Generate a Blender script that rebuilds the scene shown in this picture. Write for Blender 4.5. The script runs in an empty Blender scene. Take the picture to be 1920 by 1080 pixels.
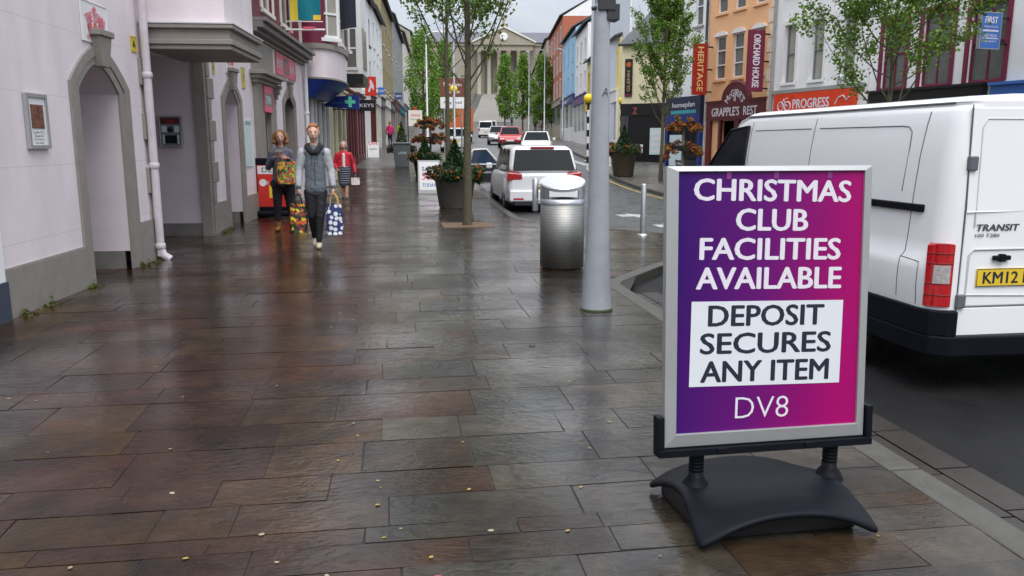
import bpy, bmesh, math, random
from math import radians, sin, cos, pi, atan2, hypot
from mathutils import Vector, Matrix
random.seed(7)
S = bpy.context.scene
COL = S.collection

# ---------------------------------------------------------------- camera, world, sun, exposure
cd = bpy.data.cameras.new("camera"); cam = bpy.data.objects.new("camera", cd); COL.objects.link(cam)
cam.location = (0, 0, 1.52); cam.rotation_euler = (radians(90 - 10.204), 0, radians(-8.398))
cd.sensor_width = 36; cd.lens = 28.125; cd.clip_end = 2000; cd.clip_start = .05
S.camera = cam

SUN_EL, SUN_AZ = radians(56), radians(174)          # high behind the camera, through cloud
w = bpy.data.worlds.new("World"); S.world = w; w.use_nodes = True
nt = w.node_tree; N = nt.nodes; L = nt.links
bg = N["Background"]; bg.inputs[1].default_value = .1
sky = N.new("ShaderNodeTexSky"); sky.sky_type = 'NISHITA'; sky.sun_disc = False
sky.sun_elevation = SUN_EL; sky.sun_rotation = SUN_AZ; sky.air_density = 1; sky.dust_density = 2
tc = N.new("ShaderNodeTexCoord"); sep = N.new("ShaderNodeSeparateXYZ"); L.new(tc.outputs["Generated"], sep.inputs[0])
mp = N.new("ShaderNodeMapping"); mp.inputs["Scale"].default_value = (1, 1, 2.6); L.new(tc.outputs["Generated"], mp.inputs[0])
no = N.new("ShaderNodeTexNoise"); no.inputs["Scale"].default_value = 2.2; no.inputs["Detail"].default_value = 7; L.new(mp.outputs[0], no.inputs[0])
cr = N.new("ShaderNodeValToRGB"); L.new(no.outputs[0], cr.inputs[0])
cr.color_ramp.elements[0].position = .36; cr.color_ramp.elements[0].color = (.46, .56, .71, 1)
cr.color_ramp.elements[1].position = .66; cr.color_ramp.elements[1].color = (1.0, .965, .93, 1)
mr = N.new("ShaderNodeMapRange"); mr.inputs["From Min"].default_value = 0; mr.inputs["From Max"].default_value = .9
mr.inputs["To Min"].default_value = 3.9; mr.inputs["To Max"].default_value = 16.5; L.new(sep.outputs[2], mr.inputs["Value"])
mul = N.new("ShaderNodeVectorMath"); mul.operation = 'SCALE'; L.new(cr.outputs[0], mul.inputs[0]); L.new(mr.outputs[0], mul.inputs["Scale"])
mx = N.new("ShaderNodeMixRGB"); mx.inputs[0].default_value = .9; L.new(sky.outputs[0], mx.inputs[1]); L.new(mul.outputs[0], mx.inputs[2])
L.new(mx.outputs[0], bg.inputs[0])
ld = bpy.data.lights.new("sun", 'SUN'); ld.energy = 1.25; ld.angle = radians(40); ld.color = (1, .96, .9)
lo = bpy.data.objects.new("sun", ld); COL.objects.link(lo); lo.location = (0, 0, 30)
sd = Vector((sin(SUN_AZ) * cos(SUN_EL), cos(SUN_AZ) * cos(SUN_EL), sin(SUN_EL)))
lo.rotation_euler = (-sd).to_track_quat('-Z', 'Y').to_euler()
S.view_settings.view_transform = 'Standard'; S.view_settings.look = 'None'
S.view_settings.exposure = 0.78; S.view_settings.gamma = 1

# ---------------------------------------------------------------- materials
MC = {}
def mat(name, rgb, rough=.6, metal=0., var=.12, vs=4., bump=0., bs=60., spec=.5, coat=0., rvar=0., wood=None):
    if name in MC: return MC[name]
    m = bpy.data.materials.new(name); m.use_nodes = True; MC[name] = m
    n = m.node_tree.nodes; l = m.node_tree.links; b = n["Principled BSDF"]
    b.inputs["Roughness"].default_value = rough; b.inputs["Metallic"].default_value = metal
    b.inputs["Specular IOR Level"].default_value = spec
    if coat: b.inputs["Coat Weight"].default_value = coat; b.inputs["Coat Roughness"].default_value = .05
    tc = n.new("ShaderNodeTexCoord")
    nz = n.new("ShaderNodeTexNoise"); nz.inputs["Scale"].default_value = vs; nz.inputs["Detail"].default_value = 6; nz.inputs["Roughness"].default_value = .65
    l.new(tc.outputs["Object"], nz.inputs[0])
    r = n.new("ShaderNodeValToRGB"); l.new(nz.outputs[0], r.inputs[0])
    r.color_ramp.elements[0].position = .3; r.color_ramp.elements[1].position = .7
    r.color_ramp.elements[0].color = tuple(c * (1 - var) for c in rgb) + (1,)
    r.color_ramp.elements[1].color = tuple(min(1, c * (1 + var)) for c in rgb) + (1,)
    l.new(r.outputs[0], b.inputs["Base Color"])
    if rvar:
        q = n.new("ShaderNodeMapRange"); l.new(nz.outputs[0], q.inputs["Value"]); q.inputs["From Min"].default_value = .3; q.inputs["From Max"].default_value = .7
        q.inputs["To Min"].default_value = max(.03, rough - rvar); q.inputs["To Max"].default_value = rough + rvar; l.new(q.outputs[0], b.inputs["Roughness"])
    if bump:
        z = n.new("ShaderNodeTexNoise"); z.inputs["Scale"].default_value = bs; z.inputs["Detail"].default_value = 5
        l.new(tc.outputs["Object"], z.inputs[0]); bp = n.new("ShaderNodeBump"); bp.inputs["Strength"].default_value = bump; bp.inputs["Distance"].default_value = .01
        l.new(z.outputs[0], bp.inputs["Height"]); l.new(bp.outputs[0], b.inputs["Normal"])
    return m

def leafmat(name, c0, c1):
    if name in MC: return MC[name]
    m = mat(name, c0, .45, vs=30, var=.3)
    n = m.node_tree.nodes; l = m.node_tree.links; b = n["Principled BSDF"]
    g = n.new("ShaderNodeNewGeometry"); r = n.new("ShaderNodeValToRGB"); l.new(g.outputs["Random Per Island"], r.inputs[0])
    r.color_ramp.elements[0].color = c0 + (1,); r.color_ramp.elements[1].color = c1 + (1,)
    l.new(r.outputs[0], b.inputs["Base Color"])
    tr = n.new("ShaderNodeBsdfTranslucent"); l.new(r.outputs[0], tr.inputs[0])
    ms = n.new("ShaderNodeMixShader"); ms.inputs[0].default_value = .3
    l.new(b.outputs[0], ms.inputs[1]); l.new(tr.outputs[0], ms.inputs[2]); l.new(ms.outputs[0], n["Material Output"].inputs[0])
    return m

def render_joint_mat(name, rgb, course=.68, first=.05):
    """painted render with faint horizontal ashlar joints and rain streaks"""
    m = mat(name, rgb, .7, var=.05, vs=1.3, bump=.12, bs=90)
    n = m.node_tree.nodes; l = m.node_tree.links; b = n["Principled BSDF"]
    tc = n.new("ShaderNodeTexCoord"); sp = n.new("ShaderNodeSeparateXYZ"); l.new(tc.outputs["Object"], sp.inputs[0])
    a = n.new("ShaderNodeMath"); a.operation = 'ADD'; a.inputs[1].default_value = first; l.new(sp.outputs[2], a.inputs[0])
    d = n.new("ShaderNodeMath"); d.operation = 'DIVIDE'; d.inputs[1].default_value = course; l.new(a.outputs[0], d.inputs[0])
    f = n.new("ShaderNodeMath"); f.operation = 'FRACT'; l.new(d.outputs[0], f.inputs[0])
    c = n.new("ShaderNodeMath"); c.operation = 'LESS_THAN'; c.inputs[1].default_value = .013; l.new(f.outputs[0], c.inputs[0])
    sc = n.new("ShaderNodeMath"); sc.operation = 'MULTIPLY'; sc.inputs[1].default_value = .28; l.new(c.outputs[0], sc.inputs[0])
    old = b.inputs["Base Color"].links[0].from_socket
    mpn = n.new("ShaderNodeMapping"); mpn.inputs["Scale"].default_value = (1.5, 1.5, .5); l.new(tc.outputs["Object"], mpn.inputs[0])
    st = n.new("ShaderNodeTexNoise"); st.inputs["Scale"].default_value = 1.6; st.inputs["Detail"].default_value = 5; l.new(mpn.outputs[0], st.inputs[0])
    sr = n.new("ShaderNodeValToRGB"); sr.color_ramp.elements[0].position = .3; sr.color_ramp.elements[1].position = .6
    sr.color_ramp.elements[0].color = (.90, .89, .87, 1); sr.color_ramp.elements[1].color = (1, 1, 1, 1); l.new(st.outputs[0], sr.inputs[0])
    m1 = n.new("ShaderNodeMixRGB"); m1.blend_type = 'MULTIPLY'; m1.inputs[0].default_value = 1; l.new(old, m1.inputs[1]); l.new(sr.outputs[0], m1.inputs[2])
    m2 = n.new("ShaderNodeMixRGB"); l.new(sc.outputs[0], m2.inputs[0]); l.new(m1.outputs[0], m2.inputs[1]); m2.inputs[2].default_value = tuple(x * .45 for x in rgb) + (1,)
    l.new(m2.outputs[0], b.inputs["Base Color"])
    return m

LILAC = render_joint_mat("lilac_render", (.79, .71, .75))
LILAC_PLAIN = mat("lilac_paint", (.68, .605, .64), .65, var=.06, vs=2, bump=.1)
STONE = mat("grey_painted_stone", (.27, .245, .222), .6, var=.1, vs=6, bump=.2, bs=50)
STONE_D = mat("dark_grey_stone", (.19, .175, .168), .6, var=.12, vs=6, bump=.2)
WHITE = mat("white_paint", (.78, .78, .79), .5, var=.04, vs=2)
WHITE_R = mat("white_render", (.84, .84, .85), .7, var=.05, vs=1.2, bump=.1)
CREAM = mat("cream_render", (.74, .67, .45), .7, var=.06, vs=1.2, bump=.1)
PCREAM = mat("pale_cream_render", (.74, .71, .62), .7, var=.06, vs=1.2, bump=.1)
PEACH = mat("peach_render", (.86, .48, .25), .7, var=.05, vs=1.5, bump=.1)
BURG = mat("burgundy_paint", (.16, .012, .045), .5, var=.1)
MAROON = mat("maroon_paint", (.10, .010, .018), .45, var=.1)
REDS = mat("red_sign", (.62, .03, .02), .4, var=.05)
PINKS = mat("pink_red_sign", (.75, .13, .20), .45, var=.06)
TEAL = mat("teal_cloth", (.0, .19, .25), .8, var=.08)
NAVY = mat("navy_paint", (.012, .018, .06), .4, var=.1)
ROYAL = mat("royal_blue_paint", (.006, .03, .21), .35, var=.1)
SBLUE = mat("sign_blue", (.05, .16, .50), .4, var=.06)
LBLUE = mat("light_blue_render", (.33, .58, .78), .7, var=.05)
PBLUE = mat("pale_blue_green_panel", (.62, .76, .78), .4, var=.03)
GREYW = mat("grey_render", (.30, .31, .30), .75, var=.1, vs=1.5)
YELLOW = mat("yellow_paint", (.80, .60, .05), .5, var=.05)
LYELLOW = mat("pale_yellow_render", (.78, .66, .28), .7, var=.05)
BEL = mat("amber_globe", (.85, .60, .01), .25, var=.03)
BLACK = mat("black_plastic", (.005, .006, .010), .5, var=.15, bump=.08, bs=200, spec=.14)
BLACKM = mat("black_paint", (.012, .012, .014), .35, var=.1)
GLASS = mat("window_glass", (.012, .015, .018), .05, var=.3, vs=.6, spec=.32)
CARGLASS = mat("tinted_car_glass", (.014, .017, .022), .10, var=.3, vs=.6, spec=.05)
GLASSB = mat("curtained_glass", (.34, .33, .29), .18, var=.15, vs=1.5, spec=.6)
GLASSG = mat("dull_glass", (.14, .145, .14), .12, var=.25, vs=1.2, spec=.6)
SLATE = mat("roof_slate", (.085, .09, .10), .5, var=.25, vs=8, bump=.5, bs=25)
BRICK = mat("red_brick", (.42, .13, .07), .75, var=.2, vs=12, bump=.4, bs=30)
SAND = mat("sandstone", (.34, .305, .24), .8, var=.18, vs=3, bump=.3, bs=30)
MOSSY = mat("mossy_stone", (.30, .25, .13), .85, var=.3, vs=5, bump=.4, bs=20)
STEEL = mat("galvanised_steel", (.50, .52, .55), .38, .9, var=.08, vs=3, rvar=.08)
ALU = mat("brushed_aluminium", (.44, .45, .455), .36, .5, var=.05, vs=4)
PAINTG = mat("grey_painted_steel", (.33, .35, .385), .42, .15, var=.07, vs=7, bump=.05, rvar=.1)
DARKG = mat("dark_grey_paint", (.05, .055, .06), .5, var=.15)
GUNM = mat("planter_gunmetal", (.19, .178, .165), .45, .2, var=.18, vs=4, rvar=.1)
RUST = mat("corten_grate", (.13, .075, .04), .8, var=.3, vs=20, bump=.4)
BARK = mat("bark", (.085, .075, .045), .85, var=.35, vs=14, bump=.8, bs=40)
RUBBER = mat("tyre_rubber", (.012, .012, .012), .8, var=.2)
ALLOY = mat("alloy_wheel", (.35, .36, .37), .35, .8, var=.1)
VANW = mat("white_vehicle_paint", (.80, .81, .83), .28, var=.015, vs=2, coat=.5)
CARW = mat("off_white_vehicle_paint", (.68, .67, .64), .22, var=.02, vs=2, coat=.6)
CARR = mat("red_vehicle_paint", (.48, .012, .02), .22, var=.05, coat=.6)
CARS = mat("silver_vehicle_paint", (.45, .46, .48), .25, .4, var=.03, coat=.5)
CARD = mat("dark_vehicle_trim", (.02, .022, .03), .4, var=.15)
TAIL = mat("red_lamp_plastic", (.42, .006, .010), .12, var=.25, vs=30, spec=.7, coat=.5)
CLEAR = mat("clear_lamp_plastic", (.52, .48, .48), .15, .3, var=.25, vs=40)
PLATE = mat("yellow_plate", (.72, .50, .03), .4, var=.03)
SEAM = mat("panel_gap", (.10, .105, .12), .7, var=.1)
SKIN = mat("skin", (.58, .33, .25), .5, var=.08, vs=12)
SKIN2 = mat("skin_pale", (.60, .36, .28), .5, var=.08, vs=12)
INK = mat("dark_ink", (.015, .017, .035), .4, var=.02)
WLET = mat("white_vinyl", (.70, .67, .74), .35, var=.02)
LG1 = leafmat("spring_leaf", (.05, .12, .010), (.22, .36, .05))
LG2 = leafmat("dense_leaf", (.06, .15, .012), (.22, .40, .04))
LG3 = leafmat("shrub_leaf", (.010, .035, .010), (.05, .12, .03))
LG4 = leafmat("trailing_leaf", (.05, .08, .012), (.16, .20, .04))
FLO = leafmat("orange_flower", (.55, .10, .015), (.80, .30, .03))
FLR = leafmat("red_flower", (.35, .01, .02), (.60, .05, .08))
FLD = leafmat("bronze_leaf", (.05, .016, .012), (.16, .06, .02))

# ---------------------------------------------------------------- mesh helpers
class MB:
    def __init__(s): s.v = []; s.f = []; s.m = []; s.sm = []
    def add(s, vs, fs, mi=0, sm=False):
        o = len(s.v); s.v += [tuple(v) for v in vs]
        for f in fs: s.f.append([o + i for i in f]); s.m.append(mi); s.sm.append(sm)
    def quad(s, a, b, c, d, mi=0): s.add([a, b, c, d], [(0, 1, 2, 3)], mi)
    def box(s, x0, x1, y0, y1, z0, z1, mi=0):
        v = [(x, y, z) for z in (z0, z1) for y in (y0, y1) for x in (x0, x1)]
        s.add(v, [(0, 2, 3, 1), (4, 5, 7, 6), (0, 1, 5, 4), (2, 6, 7, 3), (0, 4, 6, 2), (1, 3, 7, 5)], mi)
    def hexa(s, v, mi=0):   # 8 verts: bottom 4 ccw, top 4 ccw
        s.add(v, [(3, 2, 1, 0), (4, 5, 6, 7), (0, 1, 5, 4), (1, 2, 6, 5), (2, 3, 7, 6), (3, 0, 4, 7)], mi)
    def prism(s, pts, fn, d0, d1, mi=0, sm=False):   # pts 2-D, fn(a,b,d)->3-D
        n = len(pts); v = [fn(a, b, d0) for a, b in pts] + [fn(a, b, d1) for a, b in pts]
        s.add(v, [tuple(range(n))[::-1], tuple(range(n, 2 * n))], mi)
        s.add(v, [(i, (i + 1) % n, n + (i + 1) % n, n + i) for i in range(n)], mi, sm)
    def tube(s, pts, rs, n=8, mi=0, cap=True, sm=True):
        P = [Vector(p) for p in pts]; rings = []; up = None
        for i, p in enumerate(P):
            t = (P[min(i + 1, len(P) - 1)] - P[max(i - 1, 0)])
            t = t.normalized() if t.length > 1e-9 else Vector((0, 0, 1))
            if up is None: up = t.orthogonal().normalized()
            a = (up - t * up.dot(t)); a = a.normalized() if a.length > 1e-6 else t.orthogonal().normalized(); up = a
            b = t.cross(a); r = rs[i] if isinstance(rs, (list, tuple)) else rs
            rings += [tuple(p + (a * cos(2 * pi * k / n) + b * sin(2 * pi * k / n)) * r) for k in range(n)]
        fs = [(i * n + k, i * n + (k + 1) % n, (i + 1) * n + (k + 1) % n, (i + 1) * n + k) for i in range(len(P) - 1) for k in range(n)]
        o = len(s.v); s.add(rings, fs, mi, sm)
        if cap: s.add(rings[:n], [tuple(range(n))[::-1]], mi); s.add(rings[-n:], [tuple(range(n))], mi)
    def lathe(s, prof, c=(0, 0, 0), n=32, mi=0, sm=True, cap=True):
        v = [(c[0] + r * cos(2 * pi * k / n), c[1] + r * sin(2 * pi * k / n), c[2] + z) for r, z in prof for k in range(n)]
        s.add(v, [(i * n + k, i * n + (k + 1) % n, (i + 1) * n + (k + 1) % n, (i + 1) * n + k) for i in range(len(prof) - 1) for k in range(n)], mi, sm)
        if cap: s.add(v[:n], [tuple(range(n))[::-1]], mi); s.add(v[-n:], [tuple(range(n))], mi)
    def ball(s, c, r, nu=12, nv=8, mi=0):
        if not isinstance(r, (tuple, list)): r = (r, r, r)
        v = [(c[0], c[1], c[2] - r[2])]
        for j in range(1, nv):
            t = -pi / 2 + pi * j / nv
            v += [(c[0] + r[0] * cos(t) * cos(2 * pi * k / nu), c[1] + r[1] * cos(t) * sin(2 * pi * k / nu), c[2] + r[2] * sin(t)) for k in range(nu)]
        v.append((c[0], c[1], c[2] + r[2])); fs = []
        for k in range(nu): fs.append((0, 1 + (k + 1) % nu, 1 + k))
        for j in range(nv - 2):
            for k in range(nu):
                a = 1 + j * nu; fs.append((a + k, a + (k + 1) % nu, a + nu + (k + 1) % nu, a + nu + k))
        a = 1 + (nv - 2) * nu
        for k in range(nu): fs.append((a + k, a + (k + 1) % nu, len(v) - 1))
        s.add(v, fs, mi, True)
    def leaf(s, p, size, mi=0, rng=random):
        d = Vector((rng.gauss(0, 1), rng.gauss(0, 1), rng.gauss(0, .7))).normalized(); a = d.orthogonal().normalized()
        q = Matrix.Rotation(rng.random() * 6.28, 3, d) @ a
        d = d * size; q = q * size * .42; p = Vector(p); n = d.cross(q).normalized() * size * .18
        s.add([p - d * .5, p + q - n * .0 + n, p + d * .5, p - q + n], [(0, 1, 2), (0, 2, 3)], mi)
    def mesh(s, name, mats):
        me = bpy.data.meshes.new(name); me.from_pydata(s.v, [], s.f)
        for m in (mats if isinstance(mats, (list, tuple)) else [mats]): me.materials.append(m)
        me.polygons.foreach_set("material_index", s.m); me.polygons.foreach_set("use_smooth", s.sm); me.update()
        return me
    def build(s, name, mats, parent=None, loc=(0, 0, 0), rot=(0, 0, 0), bevel=0, seg=2, fix=True):
        me = s.mesh(name, mats)
        if fix and len(me.polygons) < 60000:
            bm = bmesh.new(); bm.from_mesh(me)
            if bevel: bmesh.ops.remove_doubles(bm, verts=bm.verts, dist=1e-5)
            bmesh.ops.recalc_face_normals(bm, faces=bm.faces); bm.to_mesh(me); bm.free()
        return link(name, me, parent, loc, rot, bevel, seg)

def link(name, me, parent=None, loc=(0, 0, 0), rot=(0, 0, 0), bevel=0, seg=2):
    o = bpy.data.objects.new(name, me); COL.objects.link(o)
    o.parent = parent; o.location = loc; o.rotation_euler = rot
    if bevel:
        b = o.modifiers.new("bevel", 'BEVEL'); b.width = bevel; b.segments = seg; b.limit_method = 'ANGLE'; b.angle_limit = radians(35)
        b.harden_normals = False
    return o

def tag(o, label=None, cat=None, group=None, kind=None):
    if label: o["label"] = label
    if cat: o["category"] = cat
    if group: o["group"] = group
    if kind: o["kind"] = kind
    return o

def thing(name, label, cat, loc=(0, 0, 0), rz=0, group=None):
    o = bpy.data.objects.new(name, None); COL.objects.link(o); o.empty_display_size = .2
    o.location = loc; o.rotation_euler = (0, 0, rz)
    return tag(o, label, cat, group)

def copy_tree(o, parent=None, top=True):
    c = o.copy(); COL.objects.link(c); c.parent = parent
    for ch in [x for x in bpy.data.objects if x.parent == o]: copy_tree(ch, c, False)
    return c

def text(s, w, h, parent, loc, rz=0, m=None, bold=.0, name="lettering", ext=.0015, shear=0, rx=pi / 2, roll=0, spacing=1, arc=None):
    """flat lettering scaled to w x h, centred at loc; rz=0 faces -y, rz=pi/2 faces +x"""
    cu = bpy.data.curves.new(name, 'FONT'); cu.body = s; cu.size = 1; cu.offset = (0 if bold > 0 else bold); cu.extrude = 0; cu.shear = shear
    cu.align_x = 'CENTER'; cu.resolution_u = 3; cu.space_character = spacing
    o = bpy.data.objects.new(name, cu); COL.objects.link(o)
    dg = bpy.context.evaluated_depsgraph_get(); me = bpy.data.meshes.new_from_object(o.evaluated_get(dg))
    bpy.data.objects.remove(o)
    xs = [v.co.x for v in me.vertices]; ys = [v.co.y for v in me.vertices]
    x0, x1, y0, y1 = min(xs), max(xs), min(ys), max(ys)
    for v in me.vertices:
        x = ((v.co.x - x0) / (x1 - x0) - .5) * w; y = ((v.co.y - y0) / max(1e-6, y1 - y0) - .5) * h
        if arc: a = x / arc; x, y = sin(a) * (arc + y), cos(a) * (arc + y) - arc
        v.co = (x, y, 0)
    me.materials.clear(); me.materials.append(m or WLET)
    if bold > .005:       # heavier strokes: the outline laid three times, each a hair in front of the last
        vs = [v.co.copy() for v in me.vertices]; fs = [tuple(p.vertices) for p in me.polygons]; V2 = []; F2 = []; dx = bold * h * 1.55
        for k, (ox, oy) in enumerate(((-dx, 0), (dx, 0), (0, dx * .5), (0, -dx * .5))):
            o_ = len(V2); V2 += [(v.x + ox, v.y + oy, .00012 * k) for v in vs]; F2 += [tuple(i + o_ for i in f) for f in fs]
        m0 = me.materials[0]; me = bpy.data.meshes.new(name); me.from_pydata(V2, [], F2); me.materials.append(m0)
    M = Matrix.Rotation(rz, 4, 'Z') @ Matrix.Rotation(rx, 4, 'X') @ Matrix.Rotation(roll, 4, 'Z')
    me.transform(M); me.update()
    return link(name, me, parent, loc)

# ---------------------------------------------------------------- lie of the land: flat here, rising up the hill
_P = [(-60, 0), (19, 0), (25, .06), (35, .46), (43, .8), (57, 1.38), (98, 2.4), (129, 4.2), (160, 8.3), (190, 13.0), (215, 13.6), (600, 13.6)]
def GZ(y):
    for i in range(len(_P) - 1):
        (a, za), (b, zb) = _P[i], _P[i + 1]
        if a <= y <= b or i == len(_P) - 2:
            sl = lambda k: (_P[k + 1][1] - _P[k][1]) / (_P[k + 1][0] - _P[k][0])
            m0 = 0 if i == 0 else min(sl(i - 1), sl(i)); m1 = 0 if i >= len(_P) - 2 else min(sl(i), sl(i + 1))
            h = b - a; t = max(0, min(1, (y - a) / h)); t2, t3 = t * t, t * t * t
            return (2 * t3 - 3 * t2 + 1) * za + (t3 - 2 * t2 + t) * h * m0 + (-2 * t3 + 3 * t2) * zb + (t3 - t2) * h * m1
    return 0
def interp(pts, y):
    if y <= pts[0][1]: return pts[0][0]
    for (xa, ya), (xb, yb) in zip(pts, pts[1:]):
        if ya <= y <= yb and yb > ya: return xa + (xb - xa) * (y - ya) / (yb - ya)
    return pts[-1][0]
EL = [(2.45, -6), (2.45, 8.42), (2.52, 8.6), (3.3, 9.6), (4.55, 10.95), (4.9, 11.6), (4.9, 13.2), (4.25, 14.0), (2.75, 15.9), (2.6, 16.6), (2.7, 21), (2.95, 26), (3.3, 35), (3.6, 43), (4.6, 57), (7.5, 98), (10, 129), (20, 190)]
ER = [(8.0, -6), (8.1, 15), (8.2, 24), (8.5, 30), (9.0, 36), (10.4, 43), (11.8, 57), (16.3, 98), (18.2, 129), (33, 190)]
FL = lambda y: -3.39 + .055 * (y - 7.32)
YS = [-6 + i for i in range(0, 25)] + [19 + i * 1.5 for i in range(0, 60)] + [110 + 5 * i for i in range(0, 17)]

def strip(fl, fr, ys, dz, nx=2):
    mb = MB()
    v = []
    for y in ys:
        a, b = fl(y), fr(y)
        v += [(a + (b - a) * k / (nx - 1), y, GZ(y) + dz) for k in range(nx)]
    mb.add(v, [(i * nx + k, i * nx + k + 1, (i + 1) * nx + k + 1, (i + 1) * nx + k) for i in range(len(ys) - 1) for k in range(nx - 1)], 0, True)
    return mb

# ground sheet, to the horizon
gmat = mat("earth_ground", (.08, .075, .065), .9, var=.3, vs=.2)
gy = [-80, -30] + YS[1:] + [215, 260, 330, 450, 600]
tag(strip(lambda y: -250, lambda y: 350, gy, -.3, 12).build("ground", gmat), kind="structure")

def asphalt(name, rgb, rough):
    m = mat(name, rgb, rough, var=.35, vs=2.5, bump=(.6 if rgb[0] > .03 else 1.0), bs=190, spec=(.5 if rgb[0] > .03 else .3), rvar=.14)
    return m
ROADM = asphalt("wet_asphalt", (.055, .058, .063), .34)
BAYM = asphalt("dark_wet_asphalt", (.006, .006, .0065), .5)
tag(strip(lambda y: -3.3 if y < 30 else FL(y), lambda y: interp(ER, y) + .3, YS, -.11, 4).build("road", ROADM), kind="structure")
# parking bay in front of the camera kerb: darker asphalt and a row of brown setts
mb = MB(); mb.prism([(2.4, -6), (4.9, -6), (4.9, 11), (2.4, 11)], lambda a, b, d: (a, b, d), -.16, -.104); tag(mb.build("parking_bay", BAYM), kind="structure")
mb = MB(); rr = random.Random(3)
SETT = mat("brown_setts", (.026, .020, .017), .45, var=.3, vs=5, bump=.4, bs=50)
y = -1.0
while y < 8.3:
    h = .45 + rr.random() * .3
    mb.box(2.452, 2.66, y, y + h - .012, -.12, -.094 + rr.random() * .003); mb.box(2.672, 2.86, y + .06, y + h + .048, -.12, -.094 + rr.random() * .003); y += h
tag(mb.build("gutter_setts", SETT), kind="structure")
mb = MB(); mb.prism([(2.4, 15.4), (4.6, 15.4), (5.1, 28), (2.7, 28)], lambda a, b, d: (a, b, GZ(b) + d), -.16, -.103)
tag(mb.build("parking_bay", asphalt("bay_asphalt", (.045, .046, .048), .38)), kind="structure")

# ---------------------------------------------------------------- pavement: riven flags, wet
def wetflag():
    m = bpy.data.materials.new("wet_riven_flags"); m.use_nodes = True
    n = m.node_tree.nodes; l = m.node_tree.links; b = n["Principled BSDF"]
    at = n.new("ShaderNodeAttribute"); at.attribute_name = "Col"; tc = n.new("ShaderNodeTexCoord")
    nz = n.new("ShaderNodeTexNoise"); nz.inputs["Scale"].default_value = 5; nz.inputs["Detail"].default_value = 9; nz.inputs["Roughness"].default_value = .7; l.new(tc.outputs["Object"], nz.inputs[0])
    r = n.new("ShaderNodeValToRGB"); r.color_ramp.elements[0].position = .28; r.color_ramp.elements[1].position = .75
    r.color_ramp.elements[0].color = (.42, .38, .34, 1); r.color_ramp.elements[1].color = (1.7, 1.6, 1.5, 1); l.new(nz.outputs[0], r.inputs[0])
    nb = n.new("ShaderNodeTexNoise"); nb.inputs["Scale"].default_value = 1.7; nb.inputs["Detail"].default_value = 5; nb.inputs["Distortion"].default_value = .8; l.new(tc.outputs["Object"], nb.inputs[0])
    rb_ = n.new("ShaderNodeValToRGB"); rb_.color_ramp.elements[0].position = .35; rb_.color_ramp.elements[1].position = .65; rb_.color_ramp.elements[0].color = (.62, .60, .60, 1); rb_.color_ramp.elements[1].color = (1.5, 1.36, 1.08, 1); l.new(nb.outputs[0], rb_.inputs[0])
    mm0 = n.new("ShaderNodeMixRGB"); mm0.blend_type = 'MULTIPLY'; mm0.inputs[0].default_value = 1; l.new(r.outputs[0], mm0.inputs[1]); l.new(rb_.outputs[0], mm0.inputs[2])
    mm = n.new("ShaderNodeMixRGB"); mm.blend_type = 'MULTIPLY'; mm.inputs[0].default_value = 1; l.new(at.outputs[0], mm.inputs[1]); l.new(mm0.outputs[0], mm.inputs[2])
    l.new(mm.outputs[0], b.inputs["Base Color"])
    # wet film: big damp patches change the gloss
    nw = n.new("ShaderNodeTexNoise"); nw.inputs["Scale"].default_value = .9; nw.inputs["Detail"].default_value = 6; l.new(tc.outputs["Object"], nw.inputs[0])
    mr = n.new("ShaderNodeMapRange"); mr.inputs["From Min"].default_value = .36; mr.inputs["From Max"].default_value = .62
    mr.inputs["To Min"].default_value = .05; mr.inputs["To Max"].default_value = .27; l.new(nw.outputs[0], mr.inputs["Value"])
    ad = n.new("ShaderNodeMath"); ad.operation = 'MULTIPLY_ADD'; l.new(nz.outputs[0], ad.inputs[0]); ad.inputs[1].default_value = .12; l.new(mr.outputs[0], ad.inputs[2])
    l.new(ad.outputs[0], b.inputs["Roughness"])
    b.inputs["Specular IOR Level"].default_value = .12; b.inputs["IOR"].default_value = 1.45
    cw = n.new("ShaderNodeMapRange"); cw.inputs["From Min"].default_value = .35; cw.inputs["From Max"].default_value = .60; cw.inputs["To Min"].default_value = 1; cw.inputs["To Max"].default_value = .35; l.new(nw.outputs[0], cw.inputs["Value"]); l.new(cw.outputs[0], b.inputs["Coat Weight"])
    b.inputs["Coat Roughness"].default_value = .09; b.inputs["Coat IOR"].default_value = 1.40
    # riven relief: wavy ridges + grit
    dn = n.new("ShaderNodeTexNoise"); dn.inputs["Scale"].default_value = 10; dn.inputs["Detail"].default_value = 10; dn.inputs["Distortion"].default_value = 1.6
    mp = n.new("ShaderNodeMapping"); mp.inputs["Scale"].default_value = (1, 2.1, 1); mp.inputs["Rotation"].default_value = (0, 0, .5); l.new(tc.outputs["Object"], mp.inputs[0]); l.new(mp.outputs[0], dn.inputs[0])
    g = n.new("ShaderNodeTexNoise"); g.inputs["Scale"].default_value = 95; g.inputs["Detail"].default_value = 3; l.new(tc.outputs["Object"], g.inputs[0])
    b1 = n.new("ShaderNodeBump"); b1.inputs["Strength"].default_value = .85; b1.inputs["Distance"].default_value = .008; l.new(dn.outputs[0], b1.inputs["Height"])
    b2 = n.new("ShaderNodeBump"); b2.inputs["Strength"].default_value = .5; b2.inputs["Distance"].default_value = .004; l.new(g.outputs[0], b2.inputs["Height"]); l.new(b1.outputs[0], b2.inputs["Normal"])
    l.new(b2.outputs[0], b.inputs["Normal"])
    b3 = n.new("ShaderNodeBump"); b3.inputs["Strength"].default_value = .40; b3.inputs["Distance"].default_value = .007; l.new(dn.outputs[0], b3.inputs["Height"]); l.new(b3.outputs[0], b.inputs["Coat Normal"])
    return m
FLAG = wetflag()
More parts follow.
